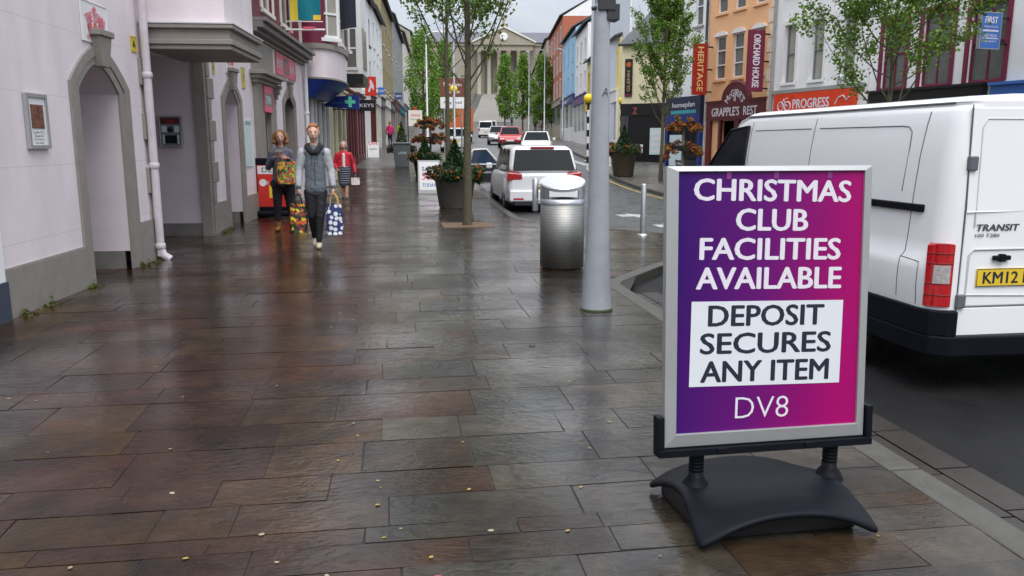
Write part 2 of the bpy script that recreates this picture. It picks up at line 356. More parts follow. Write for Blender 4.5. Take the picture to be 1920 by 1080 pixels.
PAL = [(c[0] * .31, c[1] * .25, c[2] * .19) for c in [(.085, .058, .050), (.070, .050, .046), (.095, .085, .075), (.085, .080, .072), (.080, .070, .068), (.066, .052, .052), (.110, .088, .050), (.060, .048, .046), (.088, .080, .062), (.10, .092, .085)]]
PALR = [(.026, .012, .007), (.029, .019, .008), (.020, .010, .009), (.023, .013, .009)]
def flags(rows, fl, fr, seed, lmin, lmax):
    rr = random.Random(seed); V = []; Fc = []; C = []
    for (y0, y1) in rows:
        ym = (y0 + y1) / 2; xr = fr(ym); x = fl(ym) - rr.random() * lmin
        while x < xr:
            w = lmin + (lmax - lmin) * rr.random() ** 1.2
            if rr.random() < .12: w *= .6
            x1 = min(x + w, xr)
            if xr - x1 < .18: x1 = xr
            g = .0026; z = GZ(ym) + rr.gauss(0, .0007); tx, ty = rr.gauss(0, .0014), rr.gauss(0, .0014)
            c = rr.choice(PAL)
            if rr.random() < (.42 if x < -.2 else .08): c = rr.choice(PALR)
            k = .8 + rr.random() * .3; o = len(V)
            if x < -.2: c = (c[0] * 1.08, c[1] * .93, c[2] * .78)
            if x > -.15 and rr.random() < .85: g_ = sum(c) / 3 * 1.25; c = (g_ * 1.05, g_, g_ * .94); k *= 1.35  # greyer, lighter slabs: the sky's reflection put into their colour
            top = []
            for (a, bb) in ((x + g, y0 + g), (x1 - g, y0 + g), (x1 - g, y1 - g), (x + g, y1 - g)):
                zz = z + (a - (x + x1) / 2) * tx + (bb - ym) * ty + (GZ(bb) - GZ(ym))
                top.append((a + rr.gauss(0, .0025), bb + rr.gauss(0, .0025), zz))
            V += top + [(a, bb, zz - .006) for a, bb, zz in top]
            Fc += [(o, o + 1, o + 2, o + 3)] + [(o + 4 + i, o + 4 + (i + 1) % 4, o + (i + 1) % 4, o + i) for i in range(4)]
            C += [(c[0] * k, c[1] * k, c[2] * k, 1)] * 8
            x = x1 if x1 < xr else xr + 1
    me = bpy.data.meshes.new("flagstone_pavement"); me.from_pydata(V, [], Fc); me.materials.append(FLAG)
    ca = me.color_attributes.new("Col", 'FLOAT_COLOR', 'POINT')
    ca.data.foreach_set("color", [q for c in C for q in c]); me.update()
    return link("pavement", me)
def mkrows(a, b, hmin, hmax, seed):
    rr = random.Random(seed); y = a; o = []
    while y < b:
        h = hmin + (hmax - hmin) * rr.random(); o.append((y, y + h)); y += h
    return o
near = [2.45, 2.72, 2.92, 3.05, 3.33, 3.61, 4.01, 4.35, 4.82, 5.12]
rows = mkrows(.6, 2.44, .24, .36, 5)[:-1]; rows.append((rows[-1][1], 2.45))
rows += list(zip(near, near[1:])) + mkrows(5.12, 36, .30, .52, 11)
kin = lambda y: interp(EL, y) - .165
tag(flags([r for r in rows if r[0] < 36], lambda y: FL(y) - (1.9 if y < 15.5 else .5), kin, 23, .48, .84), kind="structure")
GROUT = mat("sandy_joint", (.020, .016, .013), .7, var=.4, vs=6, bump=.5)
tag(strip(lambda y: FL(y) - 2, lambda y: interp(EL, y) - .02, YS[:38], -.0045, 3).build("pavement_bed", GROUT), kind="structure")

def brickflags(name, rgb, sc):
    m = mat(name, rgb, .33, var=.25, vs=.7, bump=.25, bs=30, rvar=.12); n = m.node_tree.nodes; l = m.node_tree.links; b = n["Principled BSDF"]
    tc = n.new("ShaderNodeTexCoord"); br = n.new("ShaderNodeTexBrick"); br.inputs["Scale"].default_value = sc; br.inputs["Mortar Size"].default_value = .012
    br.inputs["Brick Width"].default_value = .7; br.inputs["Row Height"].default_value = .4; l.new(tc.outputs["Object"], br.inputs[0])
    br.inputs["Color1"].default_value = tuple(c * .8 for c in rgb) + (1,); br.inputs["Color2"].default_value = tuple(c * 1.25 for c in rgb) + (1,); br.inputs["Mortar"].default_value = tuple(c * .4 for c in rgb) + (1,)
    l.new(br.outputs[0], b.inputs["Base Color"]); return m
FARP = brickflags("far_flags", (.10, .09, .085), 1)
tag(strip(lambda y: FL(y) - .5, lambda y: interp(EL, y) - .1, [y for y in YS if y >= 35], 0, 3).build("pavement", FARP), kind="structure")
tag(strip(lambda y: interp(ER, y) + .1, lambda y: 34 + max(0, y - 60) * .3, YS, 0, 6).build("pavement", brickflags("right_flags", (.13, .12, .105), 1)), kind="structure")

KERB = mat("granite_kerb", (.066, .063, .054), .55, var=.22, vs=9, bump=.35, bs=120, rvar=.1)
def kerb(pts, inward, wd=.165):
    P = [];
    for (xa, ya), (xb, yb) in zip(pts, pts[1:]):
        n = max(1, int(hypot(xb - xa, yb - ya) / 1.0))
        P += [(xa + (xb - xa) * k / n, ya + (yb - ya) * k / n) for k in range(n)]
    P.append(pts[-1]); mb = MB(); q = []
    for i, (x, y) in enumerate(P):
        a = P[max(0, i - 1)]; b = P[min(len(P) - 1, i + 1)]; t = Vector((b[0] - a[0], b[1] - a[1])).normalized(); nn = Vector((-t.y, t.x)) * inward
        q.append((Vector((x, y)), nn))
    for i in range(len(q) - 1):
        (p0, n0), (p1, n1) = q[i], q[i + 1]; e = (p1 - p0) * .006
        a, b = p0 + e, p1 - e; c, d = p1 + n1 * wd - e, p0 + n0 * wd + e
        z = lambda p: GZ(p.y) + .004
        mb.hexa([(a.x, a.y, GZ(a.y) - .16), (b.x, b.y, GZ(b.y) - .16), (c.x, c.y, GZ(c.y) - .16), (d.x, d.y, GZ(d.y) - .16),
                 (a.x, a.y, z(a)), (b.x, b.y, z(b)), (c.x, c.y, z(c)), (d.x, d.y, z(d))])
    return tag(mb.build("kerb", KERB, bevel=.012), kind="structure")
kerb(EL, 1); kerb(ER, -1)

# road markings
YLINE = mat("yellow_line_paint", (.42, .30, .05), .6, var=.3, vs=8); WLINE = mat("white_line_paint", (.36, .36, .35), .6, var=.3, vs=8)
yy = [y for y in YS if y <= 36]
for off in (.24,):
    mb = strip(lambda y: interp(ER, y) - off - .09, lambda y: interp(ER, y) - off, yy, -.104); tag(mb.build("yellow_line", YLINE), kind="structure")
mb = MB()
for k in range(9):
    x = 4.1 + k * .82; ys_ = [38.2, 39.5, 41.0, 42.2]
    for a, b in zip(ys_, ys_[1:]): mb.quad((x + .12, a, GZ(a) - .1), (x + .52, a, GZ(a) - .1), (x + .62, b, GZ(b) - .1), (x + .22, b, GZ(b) - .1))
tag(mb.build("zebra_crossing", WLINE), kind="structure")
mb = MB()
mb.quad((2.98, 16.0, -.1), (3.06, 16.0, -.1), (3.3, 22.5, GZ(22.5) - .1), (3.22, 22.5, GZ(22.5) - .1))
for (ax, ay) in ((5.35, 17.6), (5.45, 15.2)):     # small lane marks
    mb.prism([(ax - .25, ay), (ax + .05, ay), (ax + .05, ay - .3), (ax + .45, ay + .25), (ax + .05, ay + .8), (ax + .05, ay + .5), (ax - .25, ay + .5)], lambda a, b, d: (a, b, d), -.109, -.099)
tag(mb.build("road_marking", WLINE), kind="structure")
tag(strip(lambda y: interp(EL, y) + 1.5, lambda y: interp(ER, y) + 2, [140 + 2 * i for i in range(25)], -.06, 4).build("plaza_paving", mat("pale_dry_paving", (.20, .19, .17), .85, var=.1, vs=.4)), kind="structure")
# ================================================================ buildings
def wall_cells(mb, ops, u0, u1, z0, z1, x=0., rev=.14, mi=0, rmi=0):
    """flat wall at local x with rectangular openings (ua,ub,za,zb) and their reveals"""
    us = sorted({u0, u1} | {q for o in ops for q in o[:2] if u0 < q < u1}); zs = sorted({z0, z1} | {q for o in ops for q in o[2:4] if z0 < q < z1})
    for a, b in zip(us, us[1:]):
        for c, d in zip(zs, zs[1:]):
            m, k = (a + b) / 2, (c + d) / 2
            if any(o[0] < m < o[1] and o[2] < k < o[3] for o in ops): continue
            mb.quad((x, a, c), (x, b, c), (x, b, d), (x, a, d), mi)
    for a, b, c, d in [o[:4] for o in ops]:
        mb.quad((x, a, c), (x - rev, a, c), (x - rev, a, d), (x, a, d), rmi); mb.quad((x, b, d), (x - rev, b, d), (x - rev, b, c), (x, b, c), rmi)
        mb.quad((x, a, d), (x - rev, a, d), (x - rev, b, d), (x, b, d), rmi); mb.quad((x, b, c), (x - rev, b, c), (x - rev, a, c), (x, a, c), rmi)

WC = {}
def window(parent, u, z, w, h, frame=None, glass=None, bars=(1, 0), rev=.13, sill=.06, surround=None, x=0., sillm=None, arch=False):
    """sash window centred at u, foot at z: frame mesh with a pane child"""
    frame = frame or WHITE; glass = glass or GLASSG; f = .055
    key = (round(w, 3), round(h, 3), frame.name, glass.name, bars, rev, sill, surround and surround.name, sillm and sillm.name, arch)
    if key not in WC:
        mb = MB(); d0, d1 = -rev + .01, -rev + .07
        mb.box(d0, d1, -w / 2, -w / 2 + f, 0, h); mb.box(d0, d1, w / 2 - f, w / 2, 0, h); mb.box(d0, d1, -w / 2 + f, w / 2 - f, 0, f); mb.box(d0, d1, -w / 2 + f, w / 2 - f, h - f, h)
        for k in range(bars[0]):
            zz = h * (k + 1) / (bars[0] + 1); mb.box(d0 + .004, d1 + .012, -w / 2 + f, w / 2 - f, zz - .022, zz + .022)
        for k in range(bars[1]):
            uu = -w / 2 + w * (k + 1) / (bars[1] + 1); mb.box(d0 + .006, d1 - .012, uu - .018, uu + .018, f, h - f)
        mats = [frame, sillm or frame, surround or frame]
        if sill: mb.box(-rev, .07, -w / 2 - .09, w / 2 + .09, -.09, -.004, 1)
        if surround:
            s = .13
            mb.box(.002, .035, -w / 2 - s, -w / 2, -.003, h + s, 2); mb.box(.002, .035, w / 2, w / 2 + s, -.003, h + s, 2); mb.box(.002, .034, -w / 2, w / 2, h, h + s, 2)
        if arch:
            pts = [(-w / 2 - .1, h)] + [((-w / 2 - .1) * cos(t), h + .16 * sin(t)) for t in [pi * k / 10 for k in range(1, 10)]] + [(w / 2 + .1, h)]
            mb.prism(pts, lambda a, b, d: (d, a, b), .004, .05, 2)
        p = MB(); p.quad((d0 + .02, -w / 2 + f, f), (d0 + .02, w / 2 - f, f), (d0 + .02, w / 2 - f, h - f), (d0 + .02, -w / 2 + f, h - f))
        WC[key] = (mb.mesh("window", mats), p.mesh("pane", glass))
        bm = bmesh.new(); bm.from_mesh(WC[key][0]); bmesh.ops.recalc_face_normals(bm, faces=bm.faces); bm.to_mesh(WC[key][0]); bm.free()
    a, b = WC[key]; o = link("window", a, parent, (x, u, z)); link("pane", b, o)
    return o

def shell(mb, u0, u1, z0, z1, depth, ops=(), x=0., rev=.14, mi=0, roof=True):
    wall_cells(mb, list(ops), u0, u1, z0, z1, x, rev, mi, mi); X = x - depth
    mb.quad((x, u0, z0), (x, u0, z1), (X, u0, z1), (X, u0, z0), mi); mb.quad((x, u1, z0), (X, u1, z0), (X, u1, z1), (x, u1, z1), mi)
    mb.quad((X, u0, z0), (X, u0, z1), (X, u1, z1), (X, u1, z0), mi)
    if roof: mb.quad((x, u0, z1), (x, u1, z1), (X, u1, z1), (X, u0, z1), mi)

def gable_roof(parent, u0, u1, z, depth, rise, m=None, over=.25, gut=True, gm=None):
    mb = MB(); A = over
    pts = [(A, z + .04), (A, z + .14), (-depth / 2, z + rise + .12), (-depth - .2, z + .12), (-depth - .2, z + .02), (-depth / 2, z + rise)]
    mb.prism(pts, lambda a, b, d: (a, d, b), u0 - .05, u1 + .05)
    o = mb.build("roof", m or SLATE, parent)
    g = MB()   # gable ends
    for u in (u0 + .01, u1 - .01): g.add([(-.01, u, z), (-depth + .01, u, z), (-depth / 2, u, z + rise)], [(0, 1, 2)])
    g.build("gable", gm or PCREAM, parent)
    if gut:
        t = MB(); t.tube([(A + .05, u0, z + .05), (A + .05, u1, z + .05)], .06, 8); t.build("gutter", DARKG, parent)
    return o

def chimney(roof, u, x, z, h=1.3, m=None, w=.9):
    mb = MB(); mb.box(x - .35, x + .35, u - w / 2, u + w / 2, z, z + h); mb.box(x - .42, x + .42, u - w / 2 - .07, u + w / 2 + .07, z + h, z + h + .12)
    for k in (-1, 0, 1): mb.lathe([(.11, 0), (.09, .35), (.11, .38)], (x, u + k * w * .3, z + h + .12), 10)
    mb.build("chimney", m or PCREAM, roof)

def frame_at(A, B):
    d = Vector((B[0] - A[0], B[1] - A[1])); return (atan2(d.y, d.x) - pi / 2), d.length

# ---------------- left row -------------------------------------------------
AZL = -math.atan(.055); A0 = Vector((-3.39, 7.32))
def Lpt(x, u): return (A0.x + x * cos(AZL) - u * sin(AZL), A0.y + x * sin(AZL) + u * cos(AZL))
def Lroot(name, label, cat, x=0, u=0, z=0, group=None):
    p = Lpt(x, u); return thing(name, label, cat, (p[0], p[1], z), AZL, group)

# white neighbour at the extreme left
r = Lroot("white_building", "white rendered house end with blue grey base with the lilac pub beside it", "building")
mb = MB(); shell(mb, -5.5, .115, .34, 6.4, 6, x=.03); mb.build("wall", WHITE_R, r)
mb = MB(); mb.box(-.5, .045, -5.5, .125, -.1, .338); mb.build("plinth", mat("blue_grey_paint", (.05, .065, .095), .5), r)
window(r, -2.6, .9, 1.5, 1.8, x=.03, rev=-.02, bars=(1, 1)); gable_roof(r, -5.5, .1, 6.4, 6, 2)

# lilac pub
pub = Lroot("lilac_pub", "lilac rendered pub with grey stone arches, quoins and a boxed oriel", "building")
def arch_pts(ul, ur, sp, ap, n=10, pw=1.75):
    m = (ul + ur) / 2; o = []
    for k in range(n + 1): t = k / n; o.append((ul + (m - ul) * t, sp + (ap - sp) * (1 - (1 - t) ** pw)))
    for k in range(1, n + 1): t = 1 - k / n; o.append((ur - (ur - m) * t, sp + (ap - sp) * (1 - (1 - t) ** pw)))
    return o
def arch_wall(mb, ul, ur, sp, ap, u0, u1, top, x=0, mi=0):
    P = arch_pts(ul, ur, sp, ap); h = len(P) // 2; m = P[h][0]
    f = lambda a, b: (x, a, b)
    mb.quad(f(u0, 0), f(ul, 0), f(ul, sp), f(u0, sp), mi); mb.quad(f(ur, 0), f(u1, 0), f(u1, sp), f(ur, sp), mi)
    for a, b in zip(P, P[1:]): mb.quad(f(a[0], a[1]), f(b[0], b[1]), f(b[0], top), f(a[0], top), mi)
    mb.quad(f(u0, sp), f(ul, sp), f(ul, top), f(u0, top), mi); mb.quad(f(ur, sp), f(u1, sp), f(u1, top), f(ur, top), mi)
def arch_surround(par, inn, out, key=True, x1=.028, deep=.012, bottom=0.0):
    """inn/out = (ul, ur, spring, apex)"""
    mb = MB(); I = [(inn[0], bottom)] + arch_pts(*inn) + [(inn[1], bottom)]; O = [(out[0], bottom)] + arch_pts(*out) + [(out[1], bottom)]
    for k in range(len(I) - 1):
        a, b, c, d = I[k], I[k + 1], O[k + 1], O[k]
        mi_ = [((q[0] * .55 + w_[0] * .45), (q[1] * .55 + w_[1] * .45)) for q, w_ in ((a, d), (b, c))]
        e, g = mi_
        mb.quad((x1 - .014, *a), (x1 - .014, *b), (x1 - .014, *g), (x1 - .014, *e))       # inner roll, stepped back
        mb.quad((x1 - .014, *e), (x1 - .014, *g), (x1, *g), (x1, *e))
        mb.quad((x1, *e), (x1, *g), (x1, *c), (x1, *d))
        mb.quad((x1, *d), (x1, *c), (-.01, *c), (-.01, *d)); mb.quad((x1 - .014, *b), (x1 - .014, *a), (-deep, *a), (-deep, *b))
    s = mb.build("arch_surround", STONE, par)
    if key:
        m = (out[0] + out[1]) / 2; k = MB(); w0, w1 = .10, .17; z0, z1 = inn[3] - .03, out[3] + .10
        k.hexa([(-.02, m - w0, z0), (.09, m - w0, z0), (.09, m + w0, z0), (-.02, m + w0, z0), (-.02, m - w1, z1), (.11, m - w1, z1), (.11, m + w1, z1), (-.02, m + w1, z1)])
        k.box(-.02, .13, m - w1 - .04, m + w1 + .04, z1, z1 + .07); k.build("keystone", STONE, par, bevel=.01)
    return s
TOP = 6.2
mb = MB()
mb.quad((0, .115, 0), (0, 1.78, 0), (0, 1.78, TOP), (0, .115, TOP))
arch_wall(mb, 1.97, 3.09, 2.10, 2.40, 1.78, 3.4, TOP)
mb.quad((0, 3.4, 0), (0, 3.98, 0), (0, 3.98, TOP), (0, 3.4, TOP))
mb.quad((0, 3.98, 2.9), (0, 6.75, 2.9), (0, 6.75, TOP), (0, 3.98, TOP))
mb.quad((0, 6.75, 0), (0, 7.7, 0), (0, 7.7, TOP), (0, 6.75, TOP))
arch_wall(mb, 7.98, 8.95, 2.26, 2.52, 7.7, 9.25, TOP)
mb.quad((0, 9.25, 0), (0, 10.2, 0), (0, 10.2, TOP), (0, 9.25, TOP))
mb.quad((-8, .115, 0), (-8, 10.2, 0), (-8, 10.2, TOP), (-8, .115, TOP)); mb.quad((0, .115, 0), (-8, .115, 0), (-8, .115, TOP), (0, .115, TOP)); mb.quad((0, 10.2, 0), (-8, 10.2, 0), (-8, 10.2, TOP), (0, 10.2, TOP))
mb.build("wall", LILAC, pub, fix=True)
def alcove(u0, u1, depth, ceil, pk, pl):
    mb = MB()
    mb.quad((0, u1, pl), (-depth, u1, pl), (-depth, u1, ceil), (0, u1, ceil)); mb.quad((0, u0, pl), (0, u0, ceil), (-depth, u0, ceil), (-depth, u0, pl))
    mb.quad((-depth, u0, pl), (-depth, u0, ceil), (-depth, u1, ceil), (-depth, u1, pl)); P = arch_pts(u0, u1, ceil, pk)
    for a, b in zip(P, P[1:]): mb.quad((0, *a), (0, *b), (-depth, *b), (-depth, *a)); mb.quad((-depth, a[0], ceil), (-depth, b[0], ceil), (-depth, *b), (-depth, *a))
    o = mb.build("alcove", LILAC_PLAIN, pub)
    p = MB(); e = .012
    p.box(-depth + .002, -.08, u1 - e, u1 + .02, -.05, pl); p.box(-depth + .002, -.08, u0 - .02, u0 + e, -.05, pl); p.box(-depth - .02, -depth + e, u0 + e, u1 - e, -.05, pl)
    p.build("alcove_plinth", STONE_D, o)
alcove(1.97, 3.09, 1.15, 2.10, 2.40, .22); alcove(7.98, 8.95, 1.0, 2.26, 2.52, .22)
arch_surround(pub, (1.975, 3.085, 2.10, 2.40), (1.755, 3.385, 2.17, 2.60)); arch_surround(pub, (7.985, 8.945, 2.26, 2.52), (7.74, 9.22, 2.36, 2.72))
# recess with the pay point
mb = MB(); D = 1.5
mb.quad((0, 6.75, .21), (-D, 6.75, .21), (-D, 6.75, 2.9), (0, 6.75, 2.9)); mb.quad((0, 3.98, 0), (0, 3.98, 2.9), (-D, 3.98, 2.9), (-D, 3.98, 0))
mb.quad((-D, 3.98, 0), (-D, 3.98, 2.9), (-D, 6.75, 2.9), (-D, 6.75, 0)); mb.quad((0, 3.98, 2.9), (0, 6.75, 2.9), (-D, 6.75, 2.9), (-D, 3.98, 2.9))
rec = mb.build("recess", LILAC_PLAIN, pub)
mb = MB(); mb.box(-D, -.16, 6.735, 6.76, -.05, .21); mb.box(-D + .002, -D + .015, 3.99, 6.73, -.05, .21); mb.build("recess_plinth", STONE_D, rec)
mb = MB(); mb.box(-.155, .012, 6.70, 6.80, -.05, 2.90); mb.build("stone_jamb", STONE, pub)
# plinth and quoins
mb = MB()
for a, b, h in ((.126, 1.75, .43), (3.39, 3.97, .53), (6.805, 7.735, .52), (9.225, 10.2, .5)): mb.box(-.02, .03, a, b, -.06, h); mb.box(-.02, .022, a, b, h, h + .012)
mb.build("plinth", STONE, pub)
mb = MB(); z = .54; k = 0
while z < 2.62:
    mb.box(-.01, .04, 6.80, 7.18 if k % 2 else 6.98, z, z + .335); mb.box(-.01, .04, 3.80 if k % 2 else 3.9, 3.985, z, z + .335); z += .345; k += 1
mb.build("quoins", STONE, pub, bevel=.008)
# oriel box above the recess
b0, b1, P = 3.98, 5.72, 1.13
mb = MB(); mb.box(.002, P - .07, b0 + .05, b1 - .05, 3.06, TOP); ori = mb.build("oriel", LILAC, pub)
mb = MB()
for z0, z1, e in ((2.73, 2.79, .0), (2.79, 2.86, .03), (2.86, 2.99, -.015), (2.99, 3.045, .045)): mb.box(.004, P + e, b0 - e, b1 + e, z0, z1)
mb.build("fascia", STONE, ori, bevel=.01)
mb = MB(); mb.box(.004, P + .055, b0 - .055, b1 + .055, 3.047, 3.062); mb.build("flashing", mat("lead_flashing", (.62, .62, .64), .45, .3), ori)
gable_roof(pub, .12, 10.2, TOP, 8, 2.4, gm=LILAC)
# things on the pub wall
def board(name, label, cat, x, u, z, w, h, mfr, mface, fr=.035, d=.04, group=None, face=None):
    r = Lroot(name, label, cat, x, u, z, group); mb = MB()
    mb.box(0.0, d, -w / 2, -w / 2 + fr, 0, h); mb.box(0.0, d, w / 2 - fr, w / 2, 0, h); mb.box(0.0, d, -w / 2 + fr, w / 2 - fr, 0, fr); mb.box(0.0, d, -w / 2 + fr, w / 2 - fr, h - fr, h)
    mb.build("frame", mfr, r); mb = MB(); mb.box(.002, d * .6, -w / 2 + fr, w / 2 - fr, fr, h - fr); mb.build("panel", mface, r); return r
r = board("wall_plaque", "square white plaque with red crest lettering above the first arch", "plaque", .004, 2.54, 2.62, .70, .44, WHITE, WHITE, .012, .018)
text("THE TOWN", .50, .11, r, (.0215, 0, .285), pi / 2, PINKS, .03, arc=.55); text("BAR", .40, .085, r, (.0215, 0, .185), pi / 2, REDS, .03, arc=.5)
text("FOOD & MUSIC", .50, .05, r, (.0215, 0, .09), pi / 2, PINKS, .01, arc=.6)
mb = MB(); mb.prism([(-.06, .36), (.0, .40), (.06, .36), (0, .345)], lambda a, b, d: (d, a, b), .019, .021); mb.build("crest", PINKS, r)
r = board("wall_plaque", "small white plaque with red lettering above the second arch", "plaque", .004, 8.5, 2.79, .62, .30, WHITE, WHITE, .012, .018)
text("THE TOWN", .46, .09, r, (.0215, 0, .2), pi / 2, PINKS, .03); text("BAR", .3, .07, r, (.0215, 0, .09), pi / 2, REDS, .03)
r = board("menu_frame", "tall silver framed menu with a dark picture on the lilac wall", "menu frame", .004, .985, 1.475, .40, .51, ALU, WHITE, .035, .035)
def picmat(name, cols, sc=9):
    m = mat(name, (.2, .15, .15), .35); n = m.node_tree.nodes; l = m.node_tree.links
    tc = n.new("ShaderNodeTexCoord"); z = n.new("ShaderNodeTexNoise"); z.inputs["Scale"].default_value = sc; z.inputs["Detail"].default_value = 4; l.new(tc.outputs["Object"], z.inputs[0])
    r = n.new("ShaderNodeValToRGB"); l.new(z.outputs[0], r.inputs[0]); r.color_ramp.interpolation = 'LINEAR'
    e = r.color_ramp.elements; e[0].position = .33; e[1].position = .68; e[0].color = cols[0] + (1,); e[1].color = cols[-1] + (1,)
    for i, c in enumerate(cols[1:-1]): q = e.new(.33 + .35 * (i + 1) / (len(cols) - 1)); q.color = c + (1,)
    l.new(r.outputs[0], n["Principled BSDF"].inputs["Base Color"]); return m
mb = MB(); mb.box(.02, .026, -.12, .12, .19, .41); mb.build("picture", picmat("dim_room_picture", [(.02, .02, .05), (.12, .04, .02), (.25, .10, .06), (.03, .02, .03)], 14), r)
for k in range(4): text(["Lunch 12-3", "Dinner 5-9", "Carvery", "Sunday"][k], .2 - .03 * (k % 2), .022, r, (.0225, 0, .155 - .034 * k), pi / 2, INK, .0)
r = board("warning_sign", "small yellow warning sign beside the downpipe on the lilac wall", "sign", .004, 3.70, 2.66, .17, .19, mat("yellow_sign", (.62, .5, .03), .4), MC["yellow_sign"], .01, .012)
mb = MB(); mb.prism([(-.05, .06), (.05, .06), (0, .15)], lambda a, b, d: (d, a, b), .0075, .0095); mb.build("symbol", INK, r)
for u_, z_, w_, h_, lb in ((7.36, 2.7, .13, .2, "small yellow sign by the quoins beyond the recess"), (9.5, 2.6, .28, .4, "taller yellow sign beyond the second arch")):
    r = board("warning_sign", lb, "sign", .004, u_, z_, w_, h_, MC["yellow_sign"], mat("pale_yellow_sign", (.55, .47, .16), .5), .01, .012)
    mb = MB(); mb.box(.0075, .0095, -.03, .03, h_ * .3, h_ * .7); mb.build("symbol", STONE_D, r)
r = board("notice_board", "pale blue green notice panel beyond the second arch", "notice board", .004, 9.66, 1.08, .56, .90, PBLUE, PBLUE, .012, .02)
text("PARTIES WELCOME", .44, .05, r, (.0135, 0, .84), pi / 2, STONE, .01); 
# pay point on the far side wall of the recess (faces the camera)
p = Lpt(-.56, 6.73); r = thing("pay_point", "metal framed pay point with red header in the dark recess", "pay point", (p[0], p[1], 1.47), AZL)
mb = MB(); w_, h_ = .36, .50
mb.box(-w_ / 2, w_ / 2, -.07, 0, 0, .025); mb.box(-w_ / 2, w_ / 2, -.07, 0, h_ - .025, h_); mb.box(-w_ / 2, -w_ / 2 + .025, -.07, 0, .025, h_ - .025); mb.box(w_ / 2 - .025, w_ / 2, -.07, 0, .025, h_ - .025); mb.build("frame", STEEL, r, bevel=.006)
mb = MB(); mb.box(-w_ / 2 + .025, w_ / 2 - .025, -.04, 0, .025, h_ - .025); mb.build("back_panel", mat("pay_panel_grey", (.22, .23, .27), .4), r)
mb = MB(); mb.box(-w_ / 2 + .03, w_ / 2 - .03, -.05, -.04, .375, .465); mb.build("header", MAROON, r); text("CASH", .14, .045, r, (0, -.0515, .42), 0, REDS, .02)
mb = MB(); mb.box(-.09, .09, -.055, -.04, .06, .19); mb.build("screen", GLASS, r)
mb = MB(); mb.lathe([(.045, 0), (.045, .02), (.03, .03)], n=20); o = mb.build("slot_dial", BLACKM, r, (0, -.04, .28), (pi / 2, 0, 0))
mb = MB(); mb.box(-.13, -.1, -.052, -.04, .05, .2); mb.box(.1, .13, -.052, -.04, .05, .2); mb.box(-.14, -.06, -.05, -.04, .24, .34); mb.box(.06, .14, -.05, -.04, .24, .34); mb.build("label_plate", PBLUE, r)
# downpipes
def pipe(label, u, x, z0, z1, r_=.052, m=None, z0b=None):
    r = Lroot("downpipe", label, "downpipe", x, u, z0); mb = MB()
    mb.tube([(0, 0, .05), (0, 0, z1 - z0)], r_, 14); mb.tube([(.12, 0, .0), (.03, 0, .06), (0, 0, .16)], r_ * 1.02, 14); mb.build("pipe", m or LILAC_PLAIN, r)
    mb = MB()
    for zz in (.14, 1.2, 2.35): mb.lathe([(r_ + .002, 0), (r_ + .014, .01), (r_ + .014, .07), (r_ + .002, .08)], (0, 0, zz), 14); mb.box(-.09, 0, -.02, .02, zz + .02, zz + .05)
    mb.build("collar", m or LILAC_PLAIN, r); return r
pipe("lilac painted downpipe between the first arch and the recess", 3.86, .09, .0, TOP, m=mat("pale_lilac_pipe", (.62, .56, .60), .4))
pipe("white downpipe at the join before the blue canopy", 16.75, .09, .0, 3.8, m=WHITE)
# weeds at the pipe foot
def tuft(mb, c, r, n, s, rng, mi=0):
    for _ in range(n): mb.leaf((c[0] + rng.gauss(0, r), c[1] + rng.gauss(0, r), c[2] + abs(rng.gauss(0, r * .5))), s * (.6 + rng.random()), mi, rng)
mb = MB(); rg = random.Random(9)
for u_, x_ in ((3.86, .12), (3.6, .05), (3.3, .06), (3.95, .05), (1.75, .07), (7.35, .05), (7.6, .06), (7.1, .06), (.3, .08), (.7, .07)):
    q = Lpt(x_, u_); tuft(mb, (q[0], q[1], .0), .05, 26, .035, rg)
tag(mb.build("moss_and_weeds", LG4, fix=False), "green moss and small weeds along the foot of the lilac wall", "weeds", kind="stuff")

# ---- second house: grey pilasters, pink sign, cornice, burgundy upper floor
h2 = Lroot("pilastered_house", "lilac and burgundy pub front with grey doorway, pink sign and heavy cornice", "building")
mb = MB(); mb.quad((0, 10.2, 0), (0, 10.95, 0), (0, 10.95, 3.9), (0, 10.2, 3.9)); mb.quad((0, 11.55, 0), (0, 13.55, 0), (0, 13.55, 3.9), (0, 11.55, 3.9)); mb.quad((0, 10.95, 2.15), (0, 11.55, 2.15), (0, 11.55, 3.9), (0, 10.95, 3.9))
arch_wall(mb, 13.75, 15.1, 2.45, 2.72, 13.55, 15.3, 3.9); mb.quad((0, 15.3, 0), (0, 16.85, 0), (0, 16.85, 3.9), (0, 15.3, 3.9))
mb.quad((0, 10.2, 0), (-8, 10.2, 0), (-8, 10.2, 3.9), (0, 10.2, 3.9)); mb.quad((0, 16.85, 0), (-8, 16.85, 0), (-8, 16.85, 3.9), (0, 16.85, 3.9)); mb.build("wall", LILAC, h2)
mb = MB(); mb.box(-.6, -.55, 10.9, 11.6, 0, 2.2); mb.build("door", GLASS, h2)
mb = MB(); mb.quad((0, 15.1, 0), (-.5, 15.1, 0), (-.5, 15.1, 2.8), (0, 15.1, 2.8)); mb.quad((-.5, 13.7, 0), (-.5, 15.1, 0), (-.5, 15.1, 2.8), (-.5, 13.7, 2.8)); mb.build("arch_panel", STONE, h2)
arch_surround(h2, (13.755, 15.095, 2.45, 2.70), (13.5, 15.35, 2.6, 2.94), True)
mb = MB()   # pilasters and entablature of the doorway
for a, b in ((10.3, 10.92), (11.58, 12.2)): mb.box(-.02, .10, a, b, 0, 2.78); mb.box(-.02, .13, a - .03, b + .03, -.05, .4)
mb.box(-.4, -.02, 10.9, 10.95, 0, 2.15); mb.box(-.4, -.02, 11.55, 11.6, 0, 2.15)
